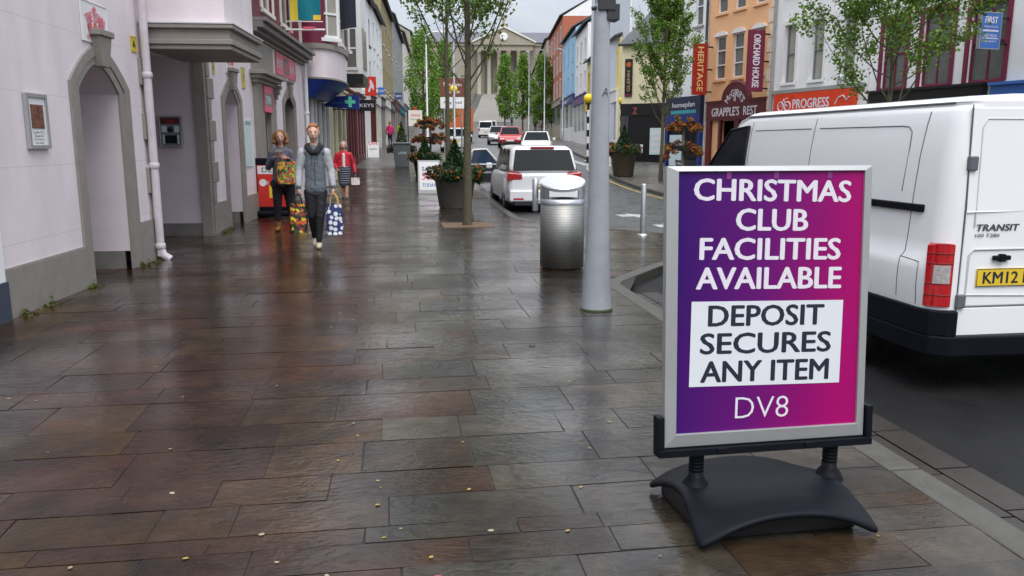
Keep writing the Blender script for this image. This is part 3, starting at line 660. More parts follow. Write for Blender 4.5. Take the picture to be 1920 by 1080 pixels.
mb.box(-.02, .14, 10.22, 12.3, 2.78, 2.86); mb.box(-.02, .22, 10.16, 12.36, 2.86, 2.94); mb.box(-.02, .32, 10.1, 12.42, 2.94, 3.02)
for k in range(4): mb.box(.1, .26 - .05 * k, 12.06, 12.2, 2.74 - .11 * k, 2.78 - .1 * k + .05)
mb.build("stone_doorway", STONE, h2, bevel=.01)
mb = MB(); mb.box(-.02, .06, 10.25, 12.3, 3.03, 3.68); mb.build("frieze_panel", STONE, h2)
mb = MB()
for z0, z1, e in ((3.7, 3.78, .08), (3.78, 3.86, .18), (3.86, 3.98, .30), (3.98, 4.06, .38)): mb.box(-.2, e, 10.2, 16.85, z0, z1)
mb.build("cornice", STONE_D, h2, bevel=.012)
ops = [(11.9, 13.1, 4.5, 6.3), (14.2, 15.4, 4.5, 6.3)]
mb = MB(); shell(mb, 10.2, 16.85, 4.06, 7.2, 8, ops, x=-.06); mb.build("upper_wall", BURG, h2)
for o in ops: window(h2, (o[0] + o[1]) / 2, o[2], 1.2, 1.8, PCREAM, GLASSG, (1, 1), surround=PCREAM, x=-.06)
gable_roof(h2, 10.2, 16.85, 7.2, 8, 2.4, gm=BURG)
r = board("wall_sign", "pink and grey rectangular pub sign on the upper lilac wall", "sign", .004, 14.15, 3.17, 2.6, .5, PINKS, PINKS, .03, .03)
mb = MB(); mb.box(.019, .022, -.35, .35, .05, .45); mb.build("emblem_panel", STONE_D, r); text("SPORTS", .75, .2, r, (.0235, -.85, .25), pi / 2, WLET, .02); text("LIVE", .5, .22, r, (.0235, 0, .25), pi / 2, PINKS, .02); text("BAR", .6, .2, r, (.0235, .85, .25), pi / 2, WLET, .02)
r = board("door_sign", "pink and red sign panel above the grey stone doorway", "sign", .105, 11.25, 2.2, .86, .55, PINKS, STONE, .03, .03)
mb = MB(); mb.box(.019, .024, -.38, .38, .40, .52); mb.box(.019, .024, -.38, .38, .03, .13); mb.build("colour_band", PINKS, r); text("TOWN", .5, .17, r, (.0195, 0, .265), pi / 2, PBLUE, .03)

# ---- bow fronted house beyond
bow = Lroot("bow_fronted_house", "burgundy house with curved lilac bow front over a blue shop", "building")
def bowpts(d, u0=17.0, u1=21.2, n=18, e=0.): 
    c, h = (u0 + u1) / 2, (u1 - u0) / 2
    return [(-.05, u0 - e)] + [((d + e) * (max(0, sin(pi * k / n)) ** .55), c - (h + e) * cos(pi * k / n)) for k in range(1, n)] + [(-.05, u1 + e)]
mb = MB(); shell(mb, 16.87, 22.0, -.1, 8.2, 8); mb.build("wall", PCREAM, bow)
mb = MB(); mb.prism(bowpts(.95), lambda a, b, d: (a, b, d), 3.42, 4.22, sm=True); mb.build("bow_band", LILAC, bow)
mb = MB(); mb.prism(bowpts(.95, e=.07), lambda a, b, d: (a, b, d), 4.22, 4.36, sm=True); mb.prism(bowpts(.95, e=.04), lambda a, b, d: (a, b, d), 3.37, 3.42, sm=True); mb.build("bow_cornice", STONE, bow)
mb = MB(); mb.prism(bowpts(.84), lambda a, b, d: (a, b, d), 4.36, 8.0, sm=True); bw = mb.build("bow_wall", BURG, bow)
mb = MB()
top, bot = bowpts(1.0, 16.95, 21.4), bowpts(.35, 17.05, 20.2); n_ = len(top)
v = [(a, b, 3.36) for a, b in top] + [(a, b, 2.86) for a, b in bot]
mb.add(v, [tuple(range(n_)), tuple(range(n_, 2 * n_))[::-1]]); mb.add(v, [(i, (i + 1) % n_, n_ + (i + 1) % n_, n_ + i) for i in range(n_)]); mb.build("canopy", ROYAL, bow)
for ang, w_ in ((-52, .62), (0, .9), (52, .62)):       # sashes set round the bow
    c = 19.1; a = radians(ang); xx = .84 * (cos(a) ** .55) + .0; uu = c + 2.1 * sin(a)
    f = MB(); h_ = 1.35
    f.box(0, .07, -w_ / 2 - .07, -w_ / 2, 0, h_); f.box(0, .07, w_ / 2, w_ / 2 + .07, 0, h_); f.box(0, .07, -w_ / 2, w_ / 2, 0, .07); f.box(0, .07, -w_ / 2, w_ / 2, h_ - .07, h_); f.box(0, .062, -w_ / 2, w_ / 2, h_ * .5 - .03, h_ * .5 + .03); f.box(0, .055, -.02, .02, .07, h_ - .07); f.box(-.02, .12, -w_ / 2 - .12, w_ / 2 + .12, -.1, -.003)
    o = f.build("window", WHITE if ang else WHITE, bow, (xx - .01, uu, 4.55), (0, 0, -a * 1.0 if 0 else a))
    g = MB(); g.box(.012, .03, -w_ / 2, w_ / 2, .07, h_ - .07); g.build("pane", GLASSB, o)
mb = MB()   # shopfront below: blue stall riser, white posts, dark glass
for k, u_ in enumerate((16.95, 17.9, 18.6, 19.6, 20.6, 21.6)): mb.box(-.02, .09, u_, u_ + .1, 0, 2.86)
mb.build("shop_post", WHITE, bow)
mb = MB(); mb.box(-.02, .05, 17.06, 17.88, .0, .55); mb.box(-.02, .05, 18.72, 19.58, 0, .55); mb.box(-.02, .07, 17.1, 17.85, 1.2, 1.9); mb.build("blue_panel", ROYAL, bow)
mb = MB(); mb.box(-.02, .02, 16.95, 22, .0, 2.86); mb.build("shop_glass", GLASSG, bow)
gable_roof(bow, 16.87, 22.0, 8.2, 8, 2.4)
# banners and brackets
p = Lpt(.06, 14.6); r = thing("hanging_banner", "teal banner with yellow edge hanging from the burgundy wall", "banner", (p[0], p[1], 4.5), AZL)
mb = MB(); rg = random.Random(1)
nx, nz = 9, 14; V = [(.05 + .76 * i / (nx - 1), .015 * sin(i * 1.1 + j * .4), .12 + 1.9 * j / (nz - 1) + (.03 * i / nx if j == 0 else 0)) for j in range(nz) for i in range(nx)]
for j in range(nz - 1):
    for i in range(nx - 1): mb.add([V[j * nx + i], V[j * nx + i + 1], V[(j + 1) * nx + i + 1], V[(j + 1) * nx + i]], [(0, 1, 2, 3)], 1 if i < 2 or (j == 0 and i > 5) else 0, True)
mb.build("cloth", [TEAL, YELLOW], r)
mb = MB(); mb.tube([(-.05, 0, 2.03), (.86, 0, 2.03)], .018, 8); mb.tube([(-.05, 0, .10), (.86, 0, .10)], .014, 8); mb.build("rail", WHITE, r)
p = Lpt(-.02, 14.5); r = thing("flag_bracket", "white bracket arm below the teal banner", "bracket", (p[0], p[1], 4.3), AZL)
mb = MB(); mb.tube([(-.05, 0, .08), (1.0, 0, .09)], .028, 10); mb.build("arm", WHITE, r); mb = MB(); mb.tube([(-.05, 0, -.3), (.1, 0, .0), (.12, 0, .08)], .022, 8); mb.box(.45, .75, -.03, .03, .10, .16); mb.build("stay", PINKS, r)
p = Lpt(.75, 18.8); r = thing("shop_flag", "dark navy flag hanging above the white box window", "flag", (p[0], p[1], 4.9), AZL)
mb = MB(); nx, nz = 7, 8
def fl_(i, j): t = i / (nx - 1); return (.62 * t, .03 * sin(i * 1.3), (.28 * (1 - t) * 0 + .05 + .10 * t) + 1.7 * j / (nz - 1))
for j in range(nz - 1):
    for i in range(nx - 1): mb.add([fl_(i, j), fl_(i + 1, j), fl_(i + 1, j + 1), fl_(i, j + 1)], [(0, 1, 2, 3)], 0, True)
mb.build("cloth", mat("dark_navy_cloth", (.012, .015, .03), .8), r); mb = MB(); mb.tube([(-.8, 0, 1.78), (.66, 0, 1.78)], .02, 8); mb.build("pole", WHITE, r)

# ---- cream house with white box window
h4 = Lroot("cream_terrace_house", "cream terrace house with a white box window and pharmacy below", "building")
ops = [(26.2, 27.1, 4.7, 6.2), (29.6, 30.5, 4.7, 6.2), (32.8, 33.7, 4.7, 6.2), (26.2, 27.1, 7.0, 8.2), (29.6, 30.5, 7.0, 8.2), (32.8, 33.7, 7.0, 8.2)]
mb = MB(); shell(mb, 22.02, 35.5, 0, 8.9, 8, ops); mb.build("wall", PCREAM, h4)
for o in ops: window(h4, (o[0] + o[1]) / 2, o[2], o[1] - o[0], o[3] - o[2])
gable_roof(h4, 22.02, 35.5, 8.9, 8, 2.4)
mb = MB(); B0, B1, bx = 22.6, 24.6, 1.18
wall_cells(mb, [], B0, B1, 3.98, 7.2, bx)
for uu in (B0, B1): mb.quad((0, uu, 3.98), (bx, uu, 3.98), (bx, uu, 7.2), (0, uu, 7.2))
mb.quad((0, B0, 3.98), (0, B1, 3.98), (bx, B1, 3.98), (bx, B0, 3.98)); mb.quad((0, B0, 7.2), (0, B1, 7.2), (bx, B1, 7.2), (bx, B0, 7.2)); bb = mb.build("box_window", WHITE, h4)
f = MB(); f.box(.3, .98, B0 - .03, B0 - .002, 4.2, 5.5); f.build("pane", GLASSG, bb)
f = MB(); f.box(.24, .3, B0 - .06, B0 - .002, 4.1, 5.6); f.box(.98, 1.04, B0 - .06, B0 - .002, 4.1, 5.6); f.box(.3, .98, B0 - .06, B0 - .002, 4.1, 4.2); f.box(.3, .98, B0 - .06, B0 - .002, 5.5, 5.6); f.box(.3, .98, B0 - .05, B0 - .002, 4.82, 4.88); f.box(.62, .66, B0 - .045, B0 - .002, 4.2, 5.5); f.build("sash", WHITE, bb)
f = MB(); f.box(bx + .002, bx + .03, B0 + .3, B1 - .3, 4.2, 5.6); f.build("pane", GLASSB, bb)
mb = MB(); mb.box(.0, 1.2, B0, B1, 3.62, 3.975); mb.build("dark_fascia", BLACKM, h4)
def shopfront(par, u0, u1, zt, mcol, mfas, mgl=None, txt=None, mt=None, nb=3, zf=.62, px=.0):
    mb = MB(); mb.box(px, px + .16, u0, u1, zt - zf, zt); mb.box(px, px + .24, u0 - .02, u1 + .02, zt, zt + .07); fs = mb.build("fascia", mfas, par)
    mb = MB(); n = nb + 1
    for k in range(n):
        u = u0 + (u1 - u0 - .16) * k / (n - 1); mb.box(px, px + .12, u, u + .16, -.1, zt - zf)
    mb.box(px, px + .10, u0 + .16, u1 - .16, -.1, .45 + (zt - 3.2)); mb.build("shop_pilaster", mcol, par)
    mb = MB(); mb.box(px, px + .045, u0 + .1, u1 - .1, .0, zt - zf); mb.build("shop_glass", mgl or GLASS, par)
    if txt: text(txt, (u1 - u0) * .6, zf * .45, par, (px + .163, (u0 + u1) / 2, zt - zf / 2), pi / 2, mt or WLET, .01)
shopfront(h4, 22.1, 26.5, 3.5, CREAM, CREAM, GLASSG); shopfront(h4, 27.0, 30.5, 3.7, MAROON, MAROON, GLASSG, "BOOKS"); shopfront(h4, 31, 35.2, 3.8, MAROON, MAROON, GLASSB, "BAKERY")
p = Lpt(.12, 20.4); r = thing("pharmacy_sign", "blue projecting pharmacy sign with a pale green cross", "sign", (p[0], p[1], 2.62), AZL)
mb = MB(); mb.prism([(.0, .12), (.0, .2), (.35, .44), (1.12, .5), (1.12, .02)], lambda a, b, d: (a, d, b), -.06, .06); mb.build("sign_box", ROYAL, r)
mb = MB(); cx, cz = .82, .27
mb.box(cx - .17, cx + .17, -.072, -.061, cz - .055, cz + .055); mb.box(cx - .055, cx + .055, -.071, -.061, cz + .055, cz + .17); mb.box(cx - .055, cx + .055, -.071, -.061, cz - .17, cz - .055); mb.build("green_cross", mat("cross_green", (.13, .62, .42), .4), r)
text("chemist", .36, .08, r, (.4, -.0625, .25), 0, SBLUE, .01)
def blade(name, label, cat, u, x, z, w, h, m, txt=None, mt=None, d=.06, zz=0, vert=False, fr=None):
    p = Lpt(x, u); r = thing(name, label, cat, (p[0], p[1], z), AZL); mb = MB(); mb.box(0, w, -d / 2, d / 2, 0, h); mb.build("sign_panel", m, r, bevel=.008)
    mb = MB(); mb.tube([(-x, 0, h - .06), (.05, 0, h - .06)], .02, 6); mb.tube([(-x, 0, .06), (.05, 0, .06)], .02, 6); mb.build("bracket", BLACKM, r)
    if txt: text(txt, w * .8 if not vert else h * .8, h * .3 if not vert else w * .45, r, (w / 2, -d / 2 - .002, h / 2), 0, mt or WLET, .02, roll=(pi / 2 if vert else 0))
    return r
r = blade("blade_sign", "tall red blade sign with white figure above the burgundy shops", "sign", 32.0, .45, 3.75, .52, .88, REDS)
mb = MB(); mb.prism([(.13, .2), (.22, .16), (.28, .4), (.4, .25), (.42, .45), (.3, .72), (.22, .74), (.24, .5)], lambda a, b, d: (a, d, b), -.0325, -.0305); mb.build("figure", WLET, r)
blade("blade_sign", "small blue white blade sign beyond the red one on the pub side of the street", "sign", 42.4, .32, 4.42, .38, .42, SBLUE, "CAFE"); blade("blade_sign", "small dark blue blade sign farthest uphill beyond the shops", "sign", 54.0, .75, 4.75, .5, .5, mat("deep_sign_blue", (.03, .07, .22), .4), "GIFTS")
blade("blade_sign", "black shop sign beside the pharmacy cross", "sign", 23.0, .95, 2.70, .62, .4, BLACKM, "KEYS")

# ---- more of the left row, up the hill
def terrace(name, label, A, B, zb, eave, floors, mw, shops, depth=8, rise=2.4, wfr=None, gl=None, nw=3, roofm=None, ww=.95, wh=1.5, sur=None, chim=0, base=4.6, fas=3.4, bars=(1, 0), gmat_=None):
    rz, Ln = frame_at(A, B); r = thing(name, label, "building", (A[0], A[1], zb), rz); ops = []
    e = eave - zb; b = base
    for k in range(floors):
        zz = b + (e - b) * k / floors
        for i in range(nw):
            u = Ln * (i + .5) / nw; ops.append((u - ww / 2, u + ww / 2, zz, zz + min(wh, (e - b) / floors - .4)))
    mb = MB(); shell(mb, 0, Ln, -2.5, e, depth, ops); mb.build("wall", mw, r)
    for o in ops: window(r, (o[0] + o[1]) / 2, o[2], o[1] - o[0], o[3] - o[2], wfr, gl, bars, surround=sur)
    rf = gable_roof(r, 0, Ln, e, depth, rise, roofm, gm=gmat_ or mw)
    for k in range(chim): chimney(rf, Ln * (.02 + .96 * k / max(1, chim - 1)) if chim > 1 else Ln * .5, -depth / 2, e + rise - .35, 1.3, gmat_ or mw)
    for (f0, f1, mc, mf, mg, tx, mt) in shops: shopfront(r, Ln * f0 + .05, Ln * f1 - .05, fas, mc, mf, mg, tx, mt)
    return r
def Lab(u0, u1): return Lpt(0, u0), Lpt(0, u1)
terrace("white_terrace_house", "white terrace house with maroon window frames on the pub side of the street", *Lab(35.55, 43), GZ(43), 9.4, 2, WHITE_R, [(0, .45, WHITE, WHITE, GLASSB, None, None), (.5, 1, MAROON, MAROON, GLASSB, "SHOES", WLET)], wfr=MAROON, nw=2, chim=1, base=3.9)
terrace("white_terrace_house", "plain white terrace house farther uphill on the pub side", *Lab(43.05, 52), GZ(51), 9.6, 2, WHITE_R, [(0, .5, PCREAM, WHITE, GLASSB, None, None), (.5, 1, GREYW, DARKG, GLASSG, "HARDWARE", WLET)], nw=3, chim=2, base=3.9)
terrace("stone_terrace_house", "mossy stone house with tall chimneys on the pub side of the street", *Lab(52.05, 66), GZ(60), 11.8, 2, MOSSY, [(0, .5, PCREAM, PCREAM, GLASSG, None, None), (.5, 1, STONE, NAVY, GLASSG, "TRAVEL", WLET)], nw=4, chim=3, base=4, roofm=SLATE)
terrace("grey_terrace_house", "grey house past the mossy stone house on the pub side of the street", *Lab(66.05, 88), GZ(78), 12.6, 2, GREYW, [(0, .5, STONE, MAROON, GLASSG, None, None), (.5, 1, STONE_D, TEAL, GLASSG, None, None)], nw=5, chim=2, base=4)
terrace("cream_terrace_house", "cream house near the hilltop on the pub side", *Lab(88.05, 118), GZ(105), 14.0, 2, PCREAM, [(0, 1, STONE, STONE_D, GLASSG, None, None)], nw=6, chim=2, base=4)
terrace("stone_terrace_house", "sandstone house at the hilltop on the pub side", *Lab(118.05, 168), GZ(140), 18.0, 2, SAND, [(0, 1, STONE, STONE_D, GLASSG, None, None)], nw=8, chim=2, base=4.6)

# ---------------- right row ------------------------------------------------
RX = lambda y: 13.2 - .19 * (y - 27.5)
RA = (RX(31.4), 31.4); RZ, RLN = frame_at(RA, (RX(15.), 15.))
def Rpt(x, u): return (RA[0] + x * cos(RZ) - u * sin(RZ), RA[1] + x * sin(RZ) + u * cos(RZ))
def Rroot(name, label, cat, x=0, u=0, z=0, group=None):
    p = Rpt(x, u); return thing(name, label, cat, (p[0], p[1], z), RZ, group)
# peach pub
pe = Rroot("peach_pub", "peach rendered pub with arched maroon fascia and white sash windows", "building")
ops = [(u - .33, u + .33, z, z + h) for u in (.95, 2.1, 3.35) for z, h in ((3.98, 1.62), (6.45, 1.6))] + [(1.2, 2.3, .2, 2.4), (2.6, 3.6, .8, 2.4)]
mb = MB(); shell(mb, .1, 4.2, -.2, 9.2, 7, ops); mb.build("wall", PEACH, pe)
for u in (.95, 2.1, 3.35):
    for z, h in ((3.98, 1.62), (6.45, 1.6)): window(pe, u, z, .66, h, WHITE, GLASSG, (2, 0), surround=None, sillm=PEACH, arch=True)
mb = MB(); mb.box(-.5, -.4, .3, 4, 0, 2.5); mb.build("shop_glass", GLASS, pe)
mb = MB(); mb.box(.0, .12, .3, 4.0, 2.42, 3.10); mb.prism([(2.2 - .85 * cos(t), 3.10 + .68 * sin(t)) for t in [pi * k / 16 for k in range(17)]], lambda a, b, d: (d, a, b), .0, .12)
mb.box(0, .15, .26, 1.28, 3.10, 3.17); mb.box(0, .15, 3.12, 4.04, 3.10, 3.17); mb.build("fascia", MAROON, pe)
mb = MB(); mb.tube([(.06, 2.2 - .85 * cos(t), 3.12 + .68 * sin(t)) for t in [pi * k / 16 for k in range(17)]], .075, 8); mb.build("arch_moulding", mat("maroon_trim", (.13, .02, .02), .4), pe)
for a, b in ((.3, .6), (1.15, 1.3), (2.2, 2.5), (3.7, 4.0)):
    mb = MB(); mb.box(0, .1, a, b, -.1, 2.42); mb.build("shop_pilaster", MAROON, pe)
text("GRAPPLE'S  REST", 2.9, .33, pe, (.123, 2.15, 2.74), pi / 2, WLET, .02); text("McGIRR'S", 1.35, .26, pe, (.123, 2.2, 3.42), pi / 2, WLET, .02, arc=.62); text("8", .13, .2, pe, (.123, 2.2, 3.2), pi / 2, WLET, .02)
gable_roof(pe, .1, 4.2, 9.2, 7, 2.2, gm=PEACH)
mb = MB(); 
for k in range(18): mb.box(.002, .03, 4.2 - (.34 if k % 2 else .22), 4.195, .2 + k * .5, .66 + k * .5)
mb.build("quoins", mat("peach_quoin", (.80, .66, .54), .7), pe)
def rblade(name, label, u, z, w, h, m, txt, mt=None, x=.25, d=.1):
    r = Rroot(name, label, "sign", x, u, z); mb = MB(); mb.box(0, w, -d / 2, d / 2, 0, h); mb.build("sign_panel", m, r, bevel=.01)
    mb = MB()
    for zz in (.12, h / 2, h - .12): mb.tube([(-x, 0, zz), (.04, 0, zz)], .03, 8)
    mb.build("bracket", BLACKM, r); text(txt, h * .86, w * .42, r, (w / 2, d / 2 + .003, h / 2), pi, mt or WLET, .02, roll=-pi / 2)
    return r
rblade("blade_sign", "tall maroon blade sign on the peach pub", 4.0, 3.33, .66, 2.08, BURG, "ORCHARD HOUSE")
rblade("blade_sign", "tall red blade sign at the blue shop corner of the peach pub", .4, 3.42, .62, 1.95, mat("orange_red_sign", (.40, .025, .012), .4), "HERITAGE", mat("sign_gold", (.8, .55, .25), .4))
# white office with red PROGRESS sign
wo = Rroot("white_office", "white rendered building with a red fascia sign and plain tall windows", "building")
wins = [(5.1, .60), (6.47, .62), (7.9, .60)]
ops = [(u - w / 2, u + w / 2, z, z + 1.9) for u, w in wins for z in (3.58, 6.5)]
mb = MB(); shell(mb, 4.22, 8.8, -.2, 9.6, 7, ops, rev=.2); mb.build("wall", WHITE_R, wo)
for o in ops: window(wo, (o[0] + o[1]) / 2, o[2], o[1] - o[0], 1.9, mat("grey_frame", (.2, .2, .21), .5), GLASSB, (1, 0), rev=.19, sillm=WHITE_R, surround=WHITE)
mb = MB(); mb.box(.01, .10, 4.24, 8.7, 3.22, 3.34); mb.build("string_course", GREYW, wo)
mb = MB(); mb.box(0, .14, 4.55, 8.4, 2.45, 3.20); mb.build("fascia", mat("orange_red_fascia", (.72, .055, .015), .4), wo)
text("PROGRESS", 1.75, .30, wo, (.143, 6.45, 2.84), pi / 2, WLET, .03)
mb = MB()
for k in range(2): mb.tube([(.145, 4.95 + .36 * k + .15 * cos(t), 2.78 + .15 * sin(t)) for t in [2 * pi * q / 14 for q in range(15)]], .022, 6)
mb.tube([(.146, 4.95, 2.78), (.146, 5.1, 3.02), (.146, 5.25, 2.8), (.146, 5.31, 2.78)], .02, 6); mb.tube([(.146, 5.1, 3.0), (.146, 5.3, 3.05)], .02, 6)
mb.tube([(.146, 7.6, 2.75), (.146, 7.75, 2.95), (.146, 7.95, 3.0), (.146, 8.1, 2.85), (.146, 8.2, 2.95)], .022, 6); mb.build("emblem", WLET, wo)
shopfront(wo, 4.6, 8.4, 2.44, WHITE, WHITE, GLASS, zf=.1); gable_roof(wo, 4.22, 8.8, 9.6, 7, 2.2)
mb = MB(); mb.tube([(.08, 4.3, 0), (.08, 4.3, 9.5)], .05, 10); mb.build("downpipe", GREYW, wo)
# white house with maroon windows
wm = Rroot("maroon_windowed_house", "white rendered house with large maroon framed windows behind the van", "building")
wins = [(9.72, .84), (11.2, .95), (12.75, 1.02), (15.0, 1.0)]
ops = [(u - w / 2, u + w / 2, z, z + 1.95) for u, w in wins for z in (3.08, 6.3)]
mb = MB(); shell(mb, 8.82, 18.5, -.2, 9.0, 7, ops); mb.build("wall", WHITE_R, wm)
for o in ops: window(wm, (o[0] + o[1]) / 2, o[2], o[1] - o[0], 1.95, BURG, GLASSG, (1, 1), surround=BURG, sillm=BURG)
shopfront(wm, 9.0, 12.9, 2.98, BLACKM, BLACKM, GLASS, zf=.6); shopfront(wm, 13.1, 18.2, 2.95, WHITE, SBLUE, GLASS, "OPTICIANS", zf=.6); gable_roof(wm, 8.82, 18.5, 9.0, 7, 2.2)
r = Rroot("estate_sign", "blue and white projecting sign board on the maroon windowed house", "sign", .3, 13.3, 3.8); mb = MB(); mb.box(0, .62, -.04, .04, 0, .82); mb.build("sign_panel", SBLUE, r)
mb = MB(); mb.box(-.3, .03, -.02, .02, .7, .74); mb.box(-.3, .03, -.02, .02, .1, .14); mb.build("bracket", BLACKM, r)
mb = MB(); mb.box(-.02, .64, -.045, .045, -.02, .0); mb.box(-.02, .64, -.045, .045, .82, .84); mb.box(-.02, 0, -.045, .045, 0, .82); mb.box(.62, .64, -.045, .045, 0, .82); mb.build("frame", ALU, r)
text("FIRST", .40, .15, r, (.31, .043, .66), pi, WLET, .03); text("opticians", .45, .06, r, (.31, .043, .50), pi, WLET, .01); text("028 8224", .40, .06, r, (.31, .043, .30), pi, WLET, .01); text("upstairs", .40, .055, r, (.31, .043, .16), pi, WLET, .01)
mb = MB(); mb.box(.06, .56, .041, .0425, .39, .43); mb.box(.06, .56, .041, .0425, .22, .245); mb.build("stripe", WLET, r)

# white tall house next to the peach pub, blue shop below
A = (RX(34.2), 34.2); wt = thing("tall_white_house", "tall white house with a blue shop sign next to the peach pub", "building", (A[0], A[1], .3), RZ)
ops = [(1.9, 2.45, 5.9, 7.4), (.5, 1.0, 5.9, 7.4), (1.9, 2.45, 3.55, 4.9), (.5, 1.0, 3.55, 4.9)]
mb = MB(); shell(mb, 0, 2.88, -.5, 11.5, 8, ops); mb.build("wall", WHITE_R, wt)
for o in ops: window(wt, (o[0] + o[1]) / 2, o[2], o[1] - o[0], o[3] - o[2], WHITE, GLASSG, (1, 0), sillm=GREYW)
mb = MB(); mb.box(0, .18, .05, 2.8, 2.0, 3.15); fs = mb.build("fascia", NAVY, wt); text("homeplan", 1.75, .26, wt, (.183, 1.5, 2.80), pi / 2, WLET, .02)
mb = MB(); mb.box(.181, .187, .5, 2.5, 2.46, 2.6); mb.build("stripe", mat("turquoise", (.05, .35, .42), .4), wt)
mb = MB(); mb.box(.181, .187, .06, 2.79, 2.0, 2.44); mb.build("lower_band", ROYAL, wt)
mb = MB(); mb.box(0, .14, 2.6, 2.8, -.3, 2.0); mb.box(0, .14, .05, .2, -.3, 2.0); mb.build("shop_pilaster", ROYAL, wt)
mb = MB(); mb.box(0, .05, .2, 2.6, -.3, 2.0); mb.build("shop_glass", GLASS, wt); mb = MB(); mb.box(.05, .08, .3, 1.3, .3, 1.6); mb.build("poster", PBLUE, wt)
gable_roof(wt, 0, 2.88, 11.5, 8, 2.2, gm=WHITE_R)
mb = MB(); mb.tube([(.06, 2.85, 3.2), (.06, 2.85, 11.4)], .05, 8); mb.build("downpipe", DARKG, wt)
# cream corner house, black shopfront
A = (11.47, 40.0); rz, ln = frame_at(A, (13.6, 38.5)); zb = .55
cc = thing("cream_corner_house", "cream corner house with slate roof over a black shopfront", "building", (A[0], A[1], zb), rz)
mb = MB(); shell(mb, 0, 4.4, -.6, 5.85, 3.2); mb.build("wall", CREAM, cc)
mb = MB(); v = [(.2, -.15, 5.83), (.2, 4.6, 5.83), (-1.6, 4.6, 8.0), (-1.6, 1.35, 8.0), (-3.4, -.15, 5.83), (-3.4, 4.6, 5.83)]
mb.add(v, [(0, 1, 2, 3), (0, 3, 4), (4, 3, 2, 5), (1, 5, 2), (0, 4, 5, 1)]); mb.build("roof", SLATE, cc)
mb = MB(); mb.tube([(.22, -.15, 5.8), (.22, 4.6, 5.8)], .07, 8); mb.build("gutter", DARKG, cc)
mb = MB(); mb.box(0, .10, .0, 4.3, 2.35, 2.95); mb.build("fascia", BLACKM, cc); text("Z", .22, .3, cc, (.103, .75, 2.6), pi / 2, mat("dull_red_letter", (.35, .08, .05), .5), .02)
mb = MB(); mb.box(0, .06, .02, 4.3, -.4, 2.35); mb.build("shop_glass", BLACKM, cc)
mb = MB(); mb.box(.0, .12, .0, .28, -.4, 2.35); mb.box(0, .12, .3, .42, -.4, 2.35); mb.build("shop_pilaster", DARKG, cc)
mb = MB(); mb.box(.0605, .075, .8, 1.0, .55, .95); mb.box(.0605, .075, 1.05, 1.2, .55, .95); mb.build("door_notice", WHITE, cc)
for k in range(2):
    mb = MB(); mb.box(.061, .09, 1.55 + 1.05 * k, 2.3 + 1.05 * k, .45, 1.75); o = mb.build("window_poster", PBLUE, cc); q = MB()
    for i in range(4): q.box(.09, .093, 1.6 + 1.05 * k, 2.25 + 1.05 * k, .55 + i * .3, .72 + i * .3)
    q.build("poster_card", WHITE, o)
r = thing("wall_banner", "narrow black hanging sign with orange emblem on the cream wall", "sign", (A[0], A[1], zb), rz); mb = MB(); mb.box(.02, .07, .17, .55, 3.3, 5.12); mb.build("panel", BLACKM, r)
mb = MB(); mb.lathe([(.001, 0), (.13, .0), (.13, .012)], n=14); mb.build("emblem", FLO, r, (.07, .36, 4.85), (0, pi / 2, 0)); text("GLENN", 1.0, .15, r, (.072, .36, 4.05), pi / 2, mat("dull_gold", (.4, .3, .12), .5), .02, roll=pi / 2)
mb = MB(); mb.box(.071, .074, .2, .52, 3.32, 3.42); mb.build("stripe", BURG, r)
# tall pale gable block behind the cream house
gb = thing("pale_gable_block", "tall pale blue grey gable rising behind the cream corner house", "building", (12.85, 43.2, .6), 0)
mb = MB(); mb.box(0, 9, 0, 9, -1, 12.2); mb.add([(0, 0, 12.2), (9, 0, 12.2), (4.5, 0, 15.5)], [(0, 1, 2)]); mb.build("wall", mat("pale_blue_grey_render", (.60, .64, .70), .7, var=.05, vs=.8), gb)
mb = MB(); mb.prism([(-.2, 12.15), (4.5, 15.6), (9.2, 12.15), (9.2, 12.35), (4.5, 15.85), (-.2, 12.35)], lambda a, b, d: (a, d, b), -.1, 9.2); mb.build("roof", SLATE, gb)
mb = MB(); mb.tube([(-.07, -.06, -.3), (-.07, -.06, 12.2)], .06, 8); mb.build("downpipe", WHITE, gb)

# far right terrace
DA = Vector((20.1, 105.)); DB = Vector((12.6, 43.9)); DL = (DB - DA).length
def Dp(u): q = DA + (DB - DA) * (u / DL); return (q.x, q.y)
terrace("yellow_shop", "low yellow and white shop with a blue panel across the road", Dp(45.0), Dp(60.5), GZ(52), 7.4, 1, LYELLOW, [(.0, .5, WHITE, YELLOW, GLASSG, "SALE", ROYAL), (.5, 1, WHITE, WHITE, GLASSB, None, None)], nw=6, ww=1.1, wh=1.9, wfr=YELLOW, gl=GLASSB, base=3.5, fas=3.3, rise=1.4, sur=YELLOW)
terrace("white_shop_house", "white three storey house above a blue fascia across the road", Dp(36.0), Dp(44.9), GZ(65), 10.4, 2, WHITE_R, [(0, 1, WHITE, mat("violet_blue_fascia", (.05, .05, .26), .4), GLASSG, "HALLS", REDS)], nw=3, base=4.0, fas=3.7, gmat_=GREYW, chim=2, gl=GLASSB)
terrace("light_blue_house", "light blue rendered house across the road", Dp(23.0), Dp(35.9), GZ(76), 11.3, 2, LBLUE, [(0, 1, WHITE, ROYAL, GLASSG, "f", WLET)], nw=3, base=4.3, fas=3.9, wfr=LBLUE, gl=GLASSB, ww=.8)
terrace("brick_house", "red brick house with stone ground floor before the courthouse", Dp(2.0), Dp(22.9), GZ(90), 14.2, 3, BRICK, [(0, 1, SAND, SAND, GLASSG, None, None)], nw=5, base=4.2, fas=4.0, sur=WHITE, gmat_=WHITE_R, ww=1.0, wh=1.7)
